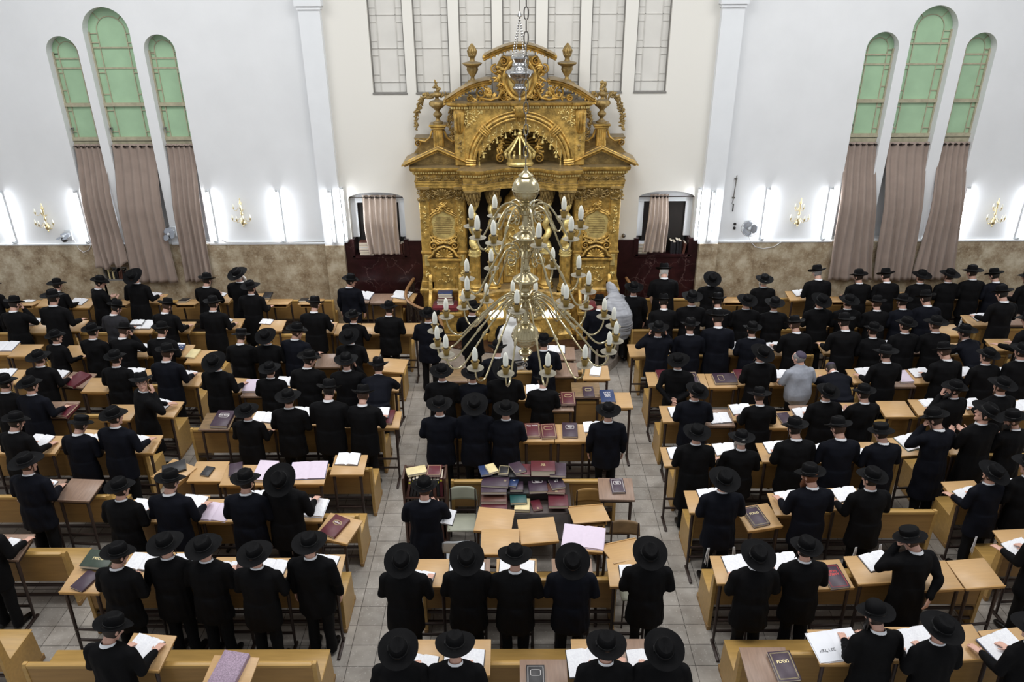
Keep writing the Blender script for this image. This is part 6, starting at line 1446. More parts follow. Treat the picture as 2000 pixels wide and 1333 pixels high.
# ================================================================ CHANDELIER
CX, CY = CHX, CHY     # axis
def chandelier():
    e = thing('chandelier', 'large brass three-tier chandelier with white candle bulbs hanging over the centre', 'chandelier', (CX, CY, 0))
    Z = CHZ          # dictionary of heights
    b = MB().lathe([(.004, Z['bot']-.02), (.018, Z['bot']), (.03, Z['bot']+.012), (.012, Z['bot']+.03), (.05, Z['bot']+.06), (.062, Z['bot']+.085), (.05, Z['bot']+.10), (.022, Z['bot']+.11), (.03, Z['bot']+.125)], 24)
    obj('finial', b, M['brass'], e)
    obj('pull_ring', MB().sweep([(.022*math.cos(2*PI*i/16), 0, Z['bot']-.045+.022*math.sin(2*PI*i/16)) for i in range(16)], .004, 6, closed=True), M['steel'], e)
    r = Z['r1']; zc = Z['ball1']
    pr = [(r*math.cos(a), zc+r*math.sin(a)) for a in [R_(-80+160*i/20) for i in range(21)]]; pr.insert(10, (r*1.03, zc-.012)); pr.insert(12, (r*1.03, zc+.006))
    obj('lower_ball', MB().lathe(pr, 32), M['brass'], e)
    def stem(z0, z1, pts, name='stem'):
        obj(name, MB().slathe([(rr, z0+(z1-z0)*t) for t, rr in pts], 20), M['brass'], e)
    stem(zc+r*.95, Z['t3']-.05, [(0, .035), (.1, .045), (.2, .03), (.4, .026), (.8, .026), (1, .04)])
    stem(Z['t3']-.05, Z['b2'], [(0, .04), (.1, .052), (.3, .052), (.36, .035), (.5, .045), (.55, .045), (.62, .03), (.7, .048), (.8, .05), (.9, .06), (1, .075)], 'arm_collar')
    stem(Z['b2'], Z['t2']-.05, [(0, .075), (.08, .105), (.16, .11), (.24, .085), (.36, .05), (.42, .036), (.46, .042), (.5, .03), (.56, .042), (.62, .034), (.7, .03), (.9, .034), (1, .04)])
    stem(Z['t2']-.05, Z['b3'], [(0, .04), (.1, .05), (.45, .05), (.5, .035), (.8, .055), (1, .085)], 'arm_collar')
    stem(Z['b3'], Z['t1']-.04, [(0, .085), (.1, .105), (.2, .085), (.32, .05), (.4, .034), (.48, .06), (.56, .035), (.7, .026), (.9, .03), (1, .036)])
    stem(Z['t1']-.04, Z['ball2']-Z['r2']*.95, [(0, .036), (.1, .05), (.4, .05), (.5, .034), (.75, .046), (.85, .03), (1, .04)], 'arm_collar')
    r2 = Z['r2']; zc2 = Z['ball2']
    pr = [(r2*math.cos(a), zc2+r2*math.sin(a)) for a in [R_(-80+160*i/20) for i in range(21)]]; pr.insert(10, (r2*1.025, zc2-.01)); pr.insert(12, (r2*1.025, zc2+.006))
    obj('upper_ball', MB().lathe(pr, 32), M['brass'], e)
    top = zc2+r2
    obj('top_cap', MB().lathe([(.05, top-.015), (.06, top), (.035, top+.02), (.018, top+.04), (.012, top+.07)], 20), M['brass'], e)
    # chain
    z = top+.06; k = 0
    while z < 10.2:
        h = .085; b = MB(); pts = []
        for i in range(16):
            a = 2*PI*i/16; u = .016*math.cos(a); w = h/2*.55*(1 if math.sin(a) > 0 else -1)*min(1, abs(math.sin(a))*1.6)+.018*math.sin(a)
            pts.append((u, 0, z+h/2+w) if k % 2 else (0, u, z+h/2+w))
        b.sweep(pts, .0048, 6, closed=True); obj('chain_link', b, M['steel'], e); z += .083 if z < 8 else .083; k += 1
        if k > 60: break
    def bulb(c, par):
        obj('drip_dish', MB().lathe([(.006, -.012), (.03, -.006), (.066, .0), (.068, .004), (.03, .002), (.008, .004)], 22, c), M['bob'], par)
        obj('candle_cup', MB().lathe([(.014, -.01), (.02, .0), (.024, .02), (.034, .062), (.036, .064), (.030, .064), (.02, .05)], 16, c), M['cup'], par)
        obj('socket', MB().lathe([(.016, .055), (.019, .058), (.019, .074), (.016, .076)], 14, c), M['steel'], par)
        obj('bulb', MB().lathe([(.018, .07), (.021, .085), (.0225, .108), (.021, .138), (.016, .164), (.007, .182), (.002, .187)], 16, c), M['bulb'], par)
    def tier(za, zcup, R, angs, drop, scroll):
        for a in angs:
            d = V(math.cos(R_(a)), -math.sin(R_(a)), 0); c0 = V(0, 0, za)
            P = lambda f, h: d*(R*f)+V(0, 0, h)
            pts = [d*.045+V(0, 0, za-.03), d*.07+V(0, 0, za+.03), d*.12+V(0, 0, za+.055), d*.18+V(0, 0, za+.035)]
            m0 = pts[-1]; low = P(.80, zcup-drop+.012)
            for t in (.2, .4, .6, .8): q = m0.lerp(low, t); q.z += .035*math.sin(PI*t)*(1-t); pts.append(q)
            pts += [P(.80, zcup-drop+.012), P(.875, zcup-drop-.006), P(.945, zcup-drop*.86), P(.99, zcup-drop*.48), P(1, zcup-.008)]
            sm = []
            for i in range(len(pts)-1):
                p0, p1, p2, p3 = pts[max(i-1, 0)], pts[i], pts[i+1], pts[min(i+2, len(pts)-1)]
                for t in (0, .33, .67):
                    sm.append(.5*((2*p1)+(p2-p0)*t+(2*p0-5*p1+4*p2-p3)*t*t+(3*p1-p0-3*p2+p3)*t**3))
            sm.append(pts[-1])
            b = MB().sweep(sm, .0080, 8); kn = m0.lerp(low, .52); kn.z += .018; dd = (low-m0).normalized()
            b.sweep([kn-dd*.03, kn-dd*.012, kn+dd*.012, kn+dd*.03], [.0105, .013, .013, .0105], 8)
            # scroll curl under the shoulder
            sp = []
            for i in range(18):
                th = 2.6*PI*i/17; rr = scroll*(1-.8*i/17); sp.append(d*(.10+scroll*.6+rr*math.cos(th+1.2))+V(0, 0, za-.06-rr*math.sin(th+1.2)*-1))
            b.sweep(sp, .006, 6)
            ar = obj('arm', b, M['brass'], e); bulb(P(1, zcup), ar)
    tier(Z['t3'], Z['c3'], Z['R3'], [205, 182, 160, 146, 121, 102, 78, 54, 30, 14, -8, -24, -43, -62, -82, 262, 243, 224], .15, .06)
    tier(Z['t2'], Z['c2'], Z['R2'], [200, 153, 98, 54, 14, -29, -62, 236], .12, .055)
    tier(Z['t1'], Z['c1'], Z['R1'], [189, 148, 124, 78, 39, -3, -43, -82, 235], .10, .05)
chandelier()
# eternal lamp hanging before the ark
def eternal():
    x, y, z = ELX, ELY, ELZ
    e = thing('hanging_lamp', 'ornate silver lamp hanging on chains before the top of the ark', 'lamp', (x, y, z))
    obj('bowl', MB().slathe([(.005, -.42), (.03, -.38), (.02, -.34), (.06, -.28), (.12, -.2), (.13, -.16), (.10, -.13), (.13, -.1), (.22, .0), (.255, .08), (.25, .13), (.17, .17), (.14, .2)], 24), M['silver'], e)
    obj('neck', MB().slathe([(.13, .19), (.145, .22), (.13, .26), (.155, .32), (.16, .36), (.12, .38), (.05, .42)], 20), M['silver'], e)
    for k in range(4):
        a = PI/2*k+.5; b = MB(); p0 = V(.155*math.cos(a), .155*math.sin(a), .34); p1 = V(0, 0, 1.02)
        for i in range(16):
            q = p0.lerp(p1, (i+.5)/16); b.ell(q, (.011, .011, .024), 6, 4)
        obj('chain', b, M['silver'], e)
    obj('top_ring', MB().lathe([(.01, 1.0), (.05, 1.02), (.03, 1.06), (.006, 1.1)], 12), M['silver'], e)
    obj('cord', MB().sweep([(0, 0, 1.08), (0, 0, 10.3-z)], .006, 6), M['steel'], e)
eternal()

# ================================================================ PEWS, DESKS, BOOKS
def make_bench(label, x0, x1, y, group=None):
    W = x1-x0; e = thing('pew_bench', label, 'bench', ((x0+x1)/2, y, 0), group=group); h = W/2
    prof = [(0, .03), (0, .80), (.012, .845), (.055, .845), (.075, .81), (.105, .475), (.50, .468), (.515, .45), (.54, .03)]
    for s in (-1, 1):
        b = MB().prism(prof, s*h-(.045 if s > 0 else 0), s*h+(.045 if s < 0 else 0), 'x')
        p = obj('end_panel', b, M['pew'], e, False); bv = p.modifiers.new('bev', 'BEVEL'); bv.width = .006; bv.segments = 2
        a = s*h+(-.040 if s > 0 else -.005)
        f = MB().bbox(a-.0, a+.045, -.006, .06, 0, .07, .006).bbox(a, a+.045, .49, .565, 0, .07, .006); f.bbox(a+.002, a+.043, .05, .50, 0, .035, .004)
        obj('plinth', f, M['pewdark'], p)
    obj('seat', MB().bbox(-h, h, .085, .525, .468, .492, .006), M['pew'], e)
    obj('backrest', MB().box(-h+.045, h-.045, .008, .03, .40, .80).box(-h+.045, h-.045, .03, .05, .46, .79), M['pewdark'], e, False)
    obj('top_rail', MB().bbox(-h+.045, h-.045, -.004, .058, .79, .845, .01), M['pew'], e)
    for z in (.30, .14): obj('foot_rail', MB().box(-h+.045, h-.045, .02, .05, z, z+.03), M['metal'], e, False)
    return e
DESKP = {}
SLOPE = R_(9); DZ = .975
def make_desk(kind):
    e = thing('reading_desk', None, 'desk')
    T = Matrix.Translation((0, 0, DZ)) @ Matrix.Rotation(SLOPE, 4, 'X')
    top = M['desk'] if kind == 'L' else (M['brown'] if kind == 'B' else M['worn'])
    edge = M['deskedge'] if kind == 'L' else M['brown']
    obj('desktop', MB().bbox(-.235, .235, -.20, .20, -.022, 0, .004), top, e, True, T)
    obj('book_ledge', MB().bbox(-.235, .235, -.212, -.196, -.03, .012, .004), edge, e, True, T)
    b = MB().box(-.20, .20, -.17, -.155, -.085, -.023); b.box(-.20, -.185, -.17, .16, -.085, -.023); b.box(.185, .20, -.17, .16, -.085, -.023); b.box(-.20, .20, -.17, .16, -.092, -.083)
    obj('book_tray', b, edge if kind == 'L' else M['metal'], e, False, T)
    for s in (-1, 1):
        b = MB(); x = s*.185
        b.sweep([(x, -.205, .02), (x, -.165, .885)], (.016, .022), 8, u=(1, 0, 0)); b.bbox(x-.018, x+.018, -.47, -.14, 0, .032, .004)
        b.sweep([(x, -.17, .87), (x, .14, .925)], (.012, .016), 6, u=(1, 0, 0))
        obj('leg', b, M['metal'], e)
    for z, y in ((.36, -.19), (.20, -.197)): obj('crossbar', MB().box(-.185, .185, y-.012, y+.012, z, z+.024), M['metal'], e, False)
    return e
def place_desk(kind, x, y, rz, label, group=None, dz=0):
    if kind not in DESKP: DESKP[kind] = make_desk(kind); o = DESKP[kind]; o.location = (x, y, dz); o.rotation_euler = (0, 0, rz); o['label'] = label
    else: o = dup(DESKP[kind], (x, y, dz), rz, label)
    return o
BC = {}
def cmesh(key, fn):
    if key not in BC: BC[key] = fn()
    return BC[key]
def open_mesh(w, h, th, flip):
    b = MB(); n = 20; prof = []
    for i in range(n+1):
        u = -1+2*i/n; a = abs(u)
        z = th*(1-.5*a**1.4)*min(1, .25+a/.16*.75)*(1+(.25*flip if u*flip > 0 else 0)); prof.append((u*w/2, z))
    def f(u, v):
        k = u*n; i = min(int(k), n-1); t = k-i; x = prof[i][0]*(1-t)+prof[i+1][0]*t; z = prof[i][1]*(1-t)+prof[i+1][1]*t
        return (x, (v-.5)*h, z+.004+.003*math.sin(v*3)*flip)
    b.grid(f, n, 3); top = len(b.v)
    nu = n+1
    ring = list(range(nu))+[j*nu+n for j in range(1, 4)]+[3*nu+i for i in range(n-1, -1, -1)]+[j*nu for j in (2, 1)]
    base = len(b.v); b.v.extend([(b.v[i][0]*1.0, b.v[i][1], .003) for i in ring]); m = len(ring)
    b.f.extend([(ring[i], ring[(i+1) % m], base+(i+1) % m, base+i) for i in range(m)]); b.f.append(tuple(base+i for i in range(m-1, -1, -1)))
    return b.mesh('pages', M['page'], True)
def open_book(label, Tw, w=.33, h=.24, th=.022, cov='blackc', flip=1, group=None):
    e = thing('open_book', label, 'book', group=group); e.matrix_world = Tw
    link('pages', cmesh(('o', w, h, th, flip), lambda: open_mesh(w, h, th, flip)), e)
    link('cover', cmesh(('oc', w, h, cov), lambda: MB().bbox(-w/2-.008, w/2+.008, -h/2-.008, h/2+.008, -.001, .004, .0015).mesh('cover', M[cov])), e)
    return e
def oval_ring(cx, cy, rx, ry, z, r=.003, n=24, sq=2.0):
    pts = []
    for i in range(n):
        a = 2*PI*i/n; c = math.cos(a); s = math.sin(a)
        pts.append((cx+rx*abs(c)**(2/sq)*(1 if c >= 0 else -1), cy+ry*abs(s)**(2/sq)*(1 if s >= 0 else -1), z))
    return pts
def closed_book(label, Tw, w=.24, h=.33, th=.035, cov='maroon', deco=None, title=None, group=None):
    e = thing('book', label, 'book', group=group); e.matrix_world = Tw
    def cv():
        b = MB().bbox(-w/2, w/2, -h/2, h/2, 0, .004, .001); b.bbox(-w/2, w/2, -h/2, h/2, th-.004, th, .001); b.bbox(w/2-.006, w/2, -h/2, h/2, 0, th, .002)
        return b.mesh('cover', M[cov])
    link('cover', cmesh(('c', w, h, th, cov), cv), e)
    link('pages', cmesh(('p', w, h, th), lambda: MB().box(-w/2+.005, w/2-.007, -h/2+.005, h/2-.005, .004, th-.004).mesh('pages', M['pagee'], False)), e)
    z = th+.0006
    if deco:
        b = MB(); mm = M['gilt']
        if 'w' in deco: mm = M['silverp']
        if 'r' in deco: mm = M['redp']
        if 'B' in deco: b.sweep(oval_ring(0, 0, w*.43, h*.45, z, sq=20, n=40), .0016, 4, closed=True); b.sweep(oval_ring(0, 0, w*.40, h*.425, z, sq=20, n=40), .001, 4, closed=True)
        if 'o' in deco: b.sweep(oval_ring(0, h*.16, w*.27, h*.11, z), .0028, 4, closed=True); b.sweep(oval_ring(0, h*.16, w*.23, h*.09, z), .0015, 4, closed=True)
        if 'q' in deco: b.sweep(oval_ring(0, h*.18, w*.27, h*.12, z, sq=6), .003, 4, closed=True)
        if 'l' in deco: 
            for k in range(3): b.box(-w*.07, w*.07, -h*.32-k*.012, -h*.32-k*.012+.004, th, z)
        if b.v: obj('cover_print', b, mm, e, True)
    if title:
        txt, sz, ty, tm = title; text_mesh(txt, sz, M[tm], e, Matrix.Translation((0, h*ty, z+.0008)), 'title', .001)
    return e
def flat_sheet(name, label, Tw, w, h, m, cat='paper', th=.003, group=None, curl=.01):
    e = thing(name, label, cat, group=group); e.matrix_world = Tw
    b = MB().grid(lambda u, v: ((u-.5)*w, (v-.5)*h, th+curl*math.sin(PI*u*2)*v), 10, 6); o = link('sheet', b.mesh('sheet', m, True, False), e); s = o.modifiers.new('t', 'SOLIDIFY'); s.thickness = th; s.offset = -1
    return e
def school_chair(label, x, y, rz, m):
    e = thing('school_chair', label, 'chair', (x, y, 0), rz)
    def q(b):  return b
    s = MB().grid(lambda u, v: ((u-.5)*.40, (v-.5)*.38, .45+.014*math.cos(PI*(v-.5)*1.6)-.02*max(0, .2-v)), 8, 8); o = link('seat', s.mesh('seat', m, True, False), e); sd = o.modifiers.new('t', 'SOLIDIFY'); sd.thickness = .014
    s = MB().grid(lambda u, v: ((u-.5)*(.40-.03*v), -.20-.02*v+.03*(1-(2*u-1)**2)*-1, .66+.20*v-.03*v*abs(2*u-1)**6), 12, 6); o = link('backrest', s.mesh('backrest', m, True, False), e); sd = o.modifiers.new('t', 'SOLIDIFY'); sd.thickness = .013
    for sx in (-1, 1):
        x_ = sx*.17
        obj('leg', MB().sweep([(x_*1.1, .20, 0), (x_, .16, .435)], .011, 8), M['metal'], e)
        obj('leg', MB().sweep([(x_*1.1, -.22, 0), (x_, -.17, .435), (x_, -.19, .62), (x_, -.215, .84)], .011, 8), M['metal'], e)
        obj('side_rail', MB().sweep([(x_, .17, .43), (x_, -.17, .43)], .011, 8), M['metal'], e)
    for z in (.16,): obj('stretcher', MB().sweep([(-.18, .185, z), (.18, .185, z)], .009, 6), M['metal'], e)
    return e

# ================================================================ PEOPLE

NECK = V(0, -.01, 1.46)
LEAN = {'read': 7, 'redge': 7, 'ledge': 7, 'face': 6, 'facel': 6, 'down': 1, 'back': 3, 'ears': 9, 'hold': 4, 'bow': 60, 'bent': 40, 'lookback': 8, 'facehang': 5}
ARMS = {  # elbow R, wrist R, fingers dir R, palm normal R ; same for L
 'read':  ((.262, .03, 1.12), (.13, .30, 1.05), (-.25, 1, -.08), (0, 0, -1), (-.262, .03, 1.12), (-.13, .30, 1.05), (.25, 1, -.08), (0, 0, -1)),
 'redge': ((.272, .05, 1.12), (.215, .33, 1.05), (.1, 1, -.08), (0, 0, -1), (-.262, .03, 1.12), (-.11, .30, 1.05), (.3, 1, -.08), (0, 0, -1)),
 'ledge': ((.262, .03, 1.12), (.11, .30, 1.05), (-.3, 1, -.08), (0, 0, -1), (-.272, .05, 1.12), (-.215, .33, 1.05), (-.1, 1, -.08), (0, 0, -1)),
 'face':  ((.30, .16, 1.17), (.115, .17, 1.44), (-.15, -.12, 1), (-.8, -.5, 0), (-.27, .06, 1.12), (-.08, .33, 1.05), (.35, 1, -.08), (0, 0, -1)),
 'facel': ((.27, .06, 1.12), (.08, .33, 1.05), (-.35, 1, -.08), (0, 0, -1), (-.30, .16, 1.17), (-.115, .17, 1.44), (.15, -.12, 1), (.8, -.5, 0)),
 'ears':  ((.34, .13, 1.22), (.155, .10, 1.47), (-.25, -.2, 1), (-1, -.2, -.1), (-.34, .13, 1.22), (-.155, .10, 1.47), (.25, -.2, 1), (1, -.2, -.1)),
 'down':  ((.255, -.01, 1.12), (.265, .06, .87), (-.03, .12, -1), (-1, 0, 0), (-.255, -.01, 1.12), (-.265, .06, .87), (.03, .12, -1), (1, 0, 0)),
 'back':  ((.30, -.10, 1.12), (.05, -.20, .95), (-1, -.1, -.35), (0, -1, .1), (-.30, -.10, 1.12), (-.07, -.215, .90), (.9, -.15, -.5), (0, -1, .1)),
 'hold':  ((.265, .07, 1.13), (.12, .27, 1.14), (-.55, .8, .2), (-.5, 0, .8), (-.265, .07, 1.13), (-.12, .27, 1.14), (.55, .8, .2), (.5, 0, .8)),
 'bent':  ((.26, .40, 1.10), (.14, .52, 1.03), (-.4, 1, -.05), (0, 0, -1), (-.26, .40, 1.10), (-.14, .52, 1.03), (.4, 1, -.05), (0, 0, -1)),
 'bow':  ((.27, .40, 1.06), (.15, .56, 1.06), (-.4, 1, -.05), (0, 0, -1), (-.27, .40, 1.06), (-.15, .56, 1.06), (.4, 1, -.05), (0, 0, -1)),
 'lookback': ((.29, .16, 1.16), (.10, .16, 1.40), (-.1, -.05, 1), (-.7, -.6, 0), (-.27, .12, 1.12), (-.10, .36, 1.05), (.3, 1, -.08), (0, 0, -1)),
 'facehang': ((.27, -.13, 1.13), (.13, -.20, .92), (-.25, -.1, -1), (-.2, 1, 0), (-.30, .16, 1.17), (-.125, .17, 1.45), (.15, -.12, 1), (.8, -.5, 0)),
}
def leanT(a): return Matrix.Translation((0, 0, .95)) @ Matrix.Rotation(R_(-a), 4, 'X') @ Matrix.Translation((0, 0, -.95))
def headT(pose, pitch, yaw):
    n = leanT(LEAN[pose]) @ NECK
    return Matrix.Translation(n) @ Matrix.Rotation(R_(-yaw), 4, 'Z') @ Matrix.Rotation(R_(pitch), 4, 'X')
def add_hand(b, W, d, nrm, side, curl=.35):
    W = Vector(W); d = Vector(d).normalized(); nrm = Vector(nrm); nrm = (nrm-d*nrm.dot(d)).normalized(); s = d.cross(nrm).normalized()  # across the palm
    thumb = 1 if side > 0 else -1
    b.sweep([W-d*.03, W+d*.02, W+d*.055, W+d*.092], [(.026, .019), (.032, .016), (.040, .014), (.041, .012)], 10, u=s)
    L = (.068, .078, .074, .058)
    for k in range(4):
        o = thumb*(.0315-.021*k); base = W+d*.085+s*o; spread = s*(o*.35); l = L[k]
        d1 = (d+nrm*curl*.5+spread*3).normalized(); d2 = (d+nrm*curl*1.5+spread*3).normalized()
        p1 = base+d1*l*.5; p2 = p1+d2*l*.5
        b.sweep([base, p1, p2], [.0085, .0082, .0068], 8)
    t0 = W+d*.025+s*thumb*.028; t1 = t0+(s*thumb*.75+d*.7+nrm*.2).normalized()*.042; t2 = t1+(s*thumb*.35+d*.9+nrm*.3).normalized()*.032
    b.sweep([t0, t1, t2], [.0115, .0098, .008], 8)
HB = {}
def head_pieces(b, T):
    st = len(b.v)
    c = V(0, .03, .12)
    b.sweep([(0, .03+.052, .12-.112), (0, .03+.036, .12-.09), (0, .03+.014, .12-.05), (0, .03, .12), (0, .03-.004, .12+.045), (0, .03-.006, .12+.082), (0, .027, .12+.098), (0, .027, .12+.108)],
            [(.026, .022), (.046, .050), (.064, .080), (.0735, .094), (.0755, .097), (.064, .083), (.042, .052), (.016, .018)], 20, u=(1, 0, 0))
    b.sweep([c+V(0, .088, .028), c+V(0, .104, -.006), c+V(0, .112, -.026)], [.008, .011, .014], 8)
    b.ell(c+V(0, .098, -.028), (.018, .012, .009), 8, 6); b.sweep([c+V(-.04, .086, .032), c+V(0, .094, .03), c+V(.04, .086, .032)], .008, 8)
    b.sweep([c+V(-.018, .084, -.062), c+V(0, .091, -.063), c+V(.018, .084, -.062)], .0085, 8)
    for s in (-1, 1): b.ell(c+V(s*.078, -.008, -.002), (.009, .019, .031), 8, 6); b.ell(c+V(s*.045, .066, -.02), (.022, .018, .02), 8, 6)
    b.xf(T, st)
    b.sweep([T.inverted() @ V(0, 0, 0) if False else (T @ V(0, .0, .0))+V(0, -.012, -.075), T @ V(0, -.002, .02), T @ V(0, .018, .085)], [(.062, .06), (.055, .057), (.052, .058)], 14, u=(1, 0, 0))
def body_mesh(pose, pitch, yaw):
    key = (pose, pitch, yaw)
    if key in HB: return HB[key]
    A = ARMS[pose]; Lm = leanT(LEAN[pose]); T = headT(pose, pitch, yaw); b = MB()
    head_pieces(b, T)
    st = len(b.v)
    b.sweep([(0, 0, .90), (0, 0, 1.08), (0, 0, 1.26), (0, -.005, 1.33), (0, -.01, 1.42)], [(.13, .085), (.125, .08), (.14, .085), (.13, .07), (.06, .055)], 14, u=(1, 0, 0))
    b.xf(Lm, st)
    for s in (-1, 1):
        b.sweep([(s*.085, 0, .95), (s*.095, .01, .50), (s*.10, -.01, .09)], [.068, .048, .036], 10)
        b.sweep([(s*.10, -.02, .05), (s*.112, .12, .04)], [(.033, .03), (.03, .022)], 8, u=(1, 0, 0))
        i = 0 if s > 0 else 4
        sh = Lm @ V(s*.17, -.01, 1.325); el = Vector(A[i]); w = Vector(A[i+1])
        b.sweep([Lm @ V(s*.06, -.01, 1.31), sh], .045, 8); b.sweep([sh, el], [.038, .032], 8); b.sweep([el, w], [.032, .024], 8)
        add_hand(b, w, A[i+2], A[i+3], s)
    me = remesh(b, .0062, 2, .4); me.name = 'body'
    for q in ('skin', 'eye', 'lips'): me.materials.append(M[q])
    n = len(me.polygons); cen = np.empty(n*3); me.polygons.foreach_get('center', cen); cen = cen.reshape(-1, 3)
    mi = np.zeros(n, dtype=np.int32)
    for s in (-1, 1):
        p = np.array(T @ V(s*.031, .03+.092, .12+.012)); d = np.abs((cen-p)); mi[(np.sqrt((d**2).sum(1)) < .0125)] = 1
    p = np.array(T @ V(0, .03+.098, .12-.063)); R = np.array(T.to_3x3()); q = (cen-p) @ R; mi[(np.abs(q[:, 0]) < .02) & (np.abs(q[:, 1]) < .02) & (np.abs(q[:, 2]) < .006)] = 2
    me.polygons.foreach_set('material_index', mi)
    HB[key] = me
    return me
CM = {}
def folds(me, amp, seed):
    n = len(me.vertices); co = np.empty(n*3); me.vertices.foreach_get('co', co); co = co.reshape(-1, 3)
    no = np.empty(n*3); me.vertex_normals.foreach_get('vector', no); no = no.reshape(-1, 3)
    rg = np.random.default_rng(seed); d = np.zeros(n)
    for k in range(7):
        f = rg.normal(0, 1, 3)*np.array([26, 26, 12]); d += np.sin(co @ f+rg.uniform(0, 6))
    d *= amp/2.6
    w = np.clip((1.42-co[:, 2])/.2, 0, 1)
    co += no*(d*w)[:, None]; me.vertices.foreach_set('co', co.ravel()); me.update()
def coat_mesh(pose, long, slim=False, mname='coat'):
    key = ('coat', pose, long, slim, mname)
    if key in CM: return CM[key]
    base = ('coatm', pose, long, slim)
    A = ARMS[pose]; Lm = leanT(LEAN[pose]); b = MB()
    hem = .42 if long else .67
    pts = [((0, .0, 1.02), (.196, .138)), ((0, -.004, 1.14), (.206, .142)), ((0, -.008, 1.27), (.226, .144)), ((0, -.014, 1.36), (.232, .120)), ((0, -.016, 1.402), (.190, .096)), ((0, -.018, 1.425), (.118, .080)), ((0, -.018, 1.438), (.02, .02))]
    low = [((0, -.006, hem), (.236 if long else .222, .178 if long else .160)), ((0, -.004, .88), (.214, .156)), ((0, 0, 1.02), (.198, .139))]
    k = .93 if slim else 1
    b.sweep([p for p, r in low], [(r[0]*k, r[1]*k) for p, r in low], 18, u=(1, 0, 0), cap=False)
    st = len(b.v); b.sweep([p for p, r in pts], [(r[0]*k, r[1]*k) for p, r in pts], 18, u=(1, 0, 0)); 
    for s in (-1, 1): b.ell((s*.206*k, -.012, 1.352), (.066, .072, .056), 12, 8); b.sweep([(s*.045, -.016, 1.405), (s*.19*k, -.014, 1.374)], [(.046, .046), (.05, .044)], 10)
    b.sweep([(.0+.082*math.cos(q), -.018+.072*math.sin(q), 1.428+.016*-math.sin(q)) for q in [2*PI*i/20 for i in range(20)]], .013, 8, closed=True)
    b.xf(Lm, st)
    for s in (-1, 1):
        i = 0 if s > 0 else 4
        sh = Lm @ V(s*.212*k, -.012, 1.335); el = Vector(A[i]); w = Vector(A[i+1]); m = (sh+el)/2
        b.sweep([sh, m, el], [.070, .064, .057], 12); b.sweep([el, (el+w)/2, w-(w-el).normalized()*.012], [.057, .052, .045], 12)
    me = remesh(b, .012, 5, .5); me.name = 'coat'; folds(me, .0075, hash(pose) % 97 if False else sum(map(ord, pose))+long)
    me.materials.append(M[mname]); CM[key] = me
    return me
def coat_in(pose, long, slim, mname):
    for k, v in CM.items():
        if k[0] == 'coat' and k[1:4] == (pose, long, slim) and k[4] != mname:
            me = v.copy(); me.materials.clear(); me.materials.append(M[mname]); CM[('coat', pose, long, slim, mname)] = me; return me
    return coat_mesh(pose, long, slim, mname)
def tshirt_mesh(pose):
    A = ARMS[pose]; Lm = leanT(LEAN[pose]); b = MB()
    b.sweep([(0, 0, .86), (0, .0, .95), (0, .01, 1.05), (0, .01, 1.18), (0, -.005, 1.29), (0, -.012, 1.37), (0, -.015, 1.415), (0, -.016, 1.44)], [(.205, .165), (.215, .175), (.212, .18), (.205, .165), (.205, .145), (.192, .115), (.14, .09), (.082, .072)], 18, u=(1, 0, 0))
    for s in (-1, 1):
        i = 0 if s > 0 else 4
        sh = V(s*.18, -.01, 1.34); el = Lm.inverted() @ Vector(A[i]); b.sweep([sh, sh.lerp(el, .5), sh.lerp(el, .88)], [.068, .062, .058], 12); b.ell((s*.18, -.012, 1.35), (.062, .068, .054), 12, 8)
    b.xf(Lm); me = remesh(b, .011, 4); folds(me, .009, 5); me.materials.append(M['tshirt']); return me
def trouser_mesh(key):
    if ('tr', key) in CM: return CM['tr', key]
    b = MB(); st = 0
    for s in (-1, 1):
        o = st*s
        b.sweep([(s*.075, 0, 1.0), (s*.085, .0, .86), (s*.095, .01+o*.5, .50), (s*.10, -.012+o, .045)], [(.088, .11), (.092, .112), (.068, .075), (.062, .07)], 12, u=(1, 0, 0), cap=False)
    me = remesh(b, .012, 4); folds(me, .006, 3+key); me.materials.append(M['trouser']); CM['tr', key] = me
    return me
def shoe_mesh(s, key):
    if ('sh', s, key) in CM: return CM['sh', s, key]
    o = 0; b = MB()
    b.sweep([(s*.10, -.055+o, .045), (s*.102, -.01+o, .052), (s*.107, .06+o, .045), (s*.112, .14+o, .035), (s*.113, .185+o, .03)], [(.036, .044), (.04, .052), (.042, .044), (.045, .034), (.036, .026)], 12, u=(1, 0, 0))
    for i, p in enumerate(b.v): b.v[i] = (p[0], p[1], max(p[2], 0))
    me = b.mesh('shoe', M['shoe']); CM['sh', s, key] = me
    return me
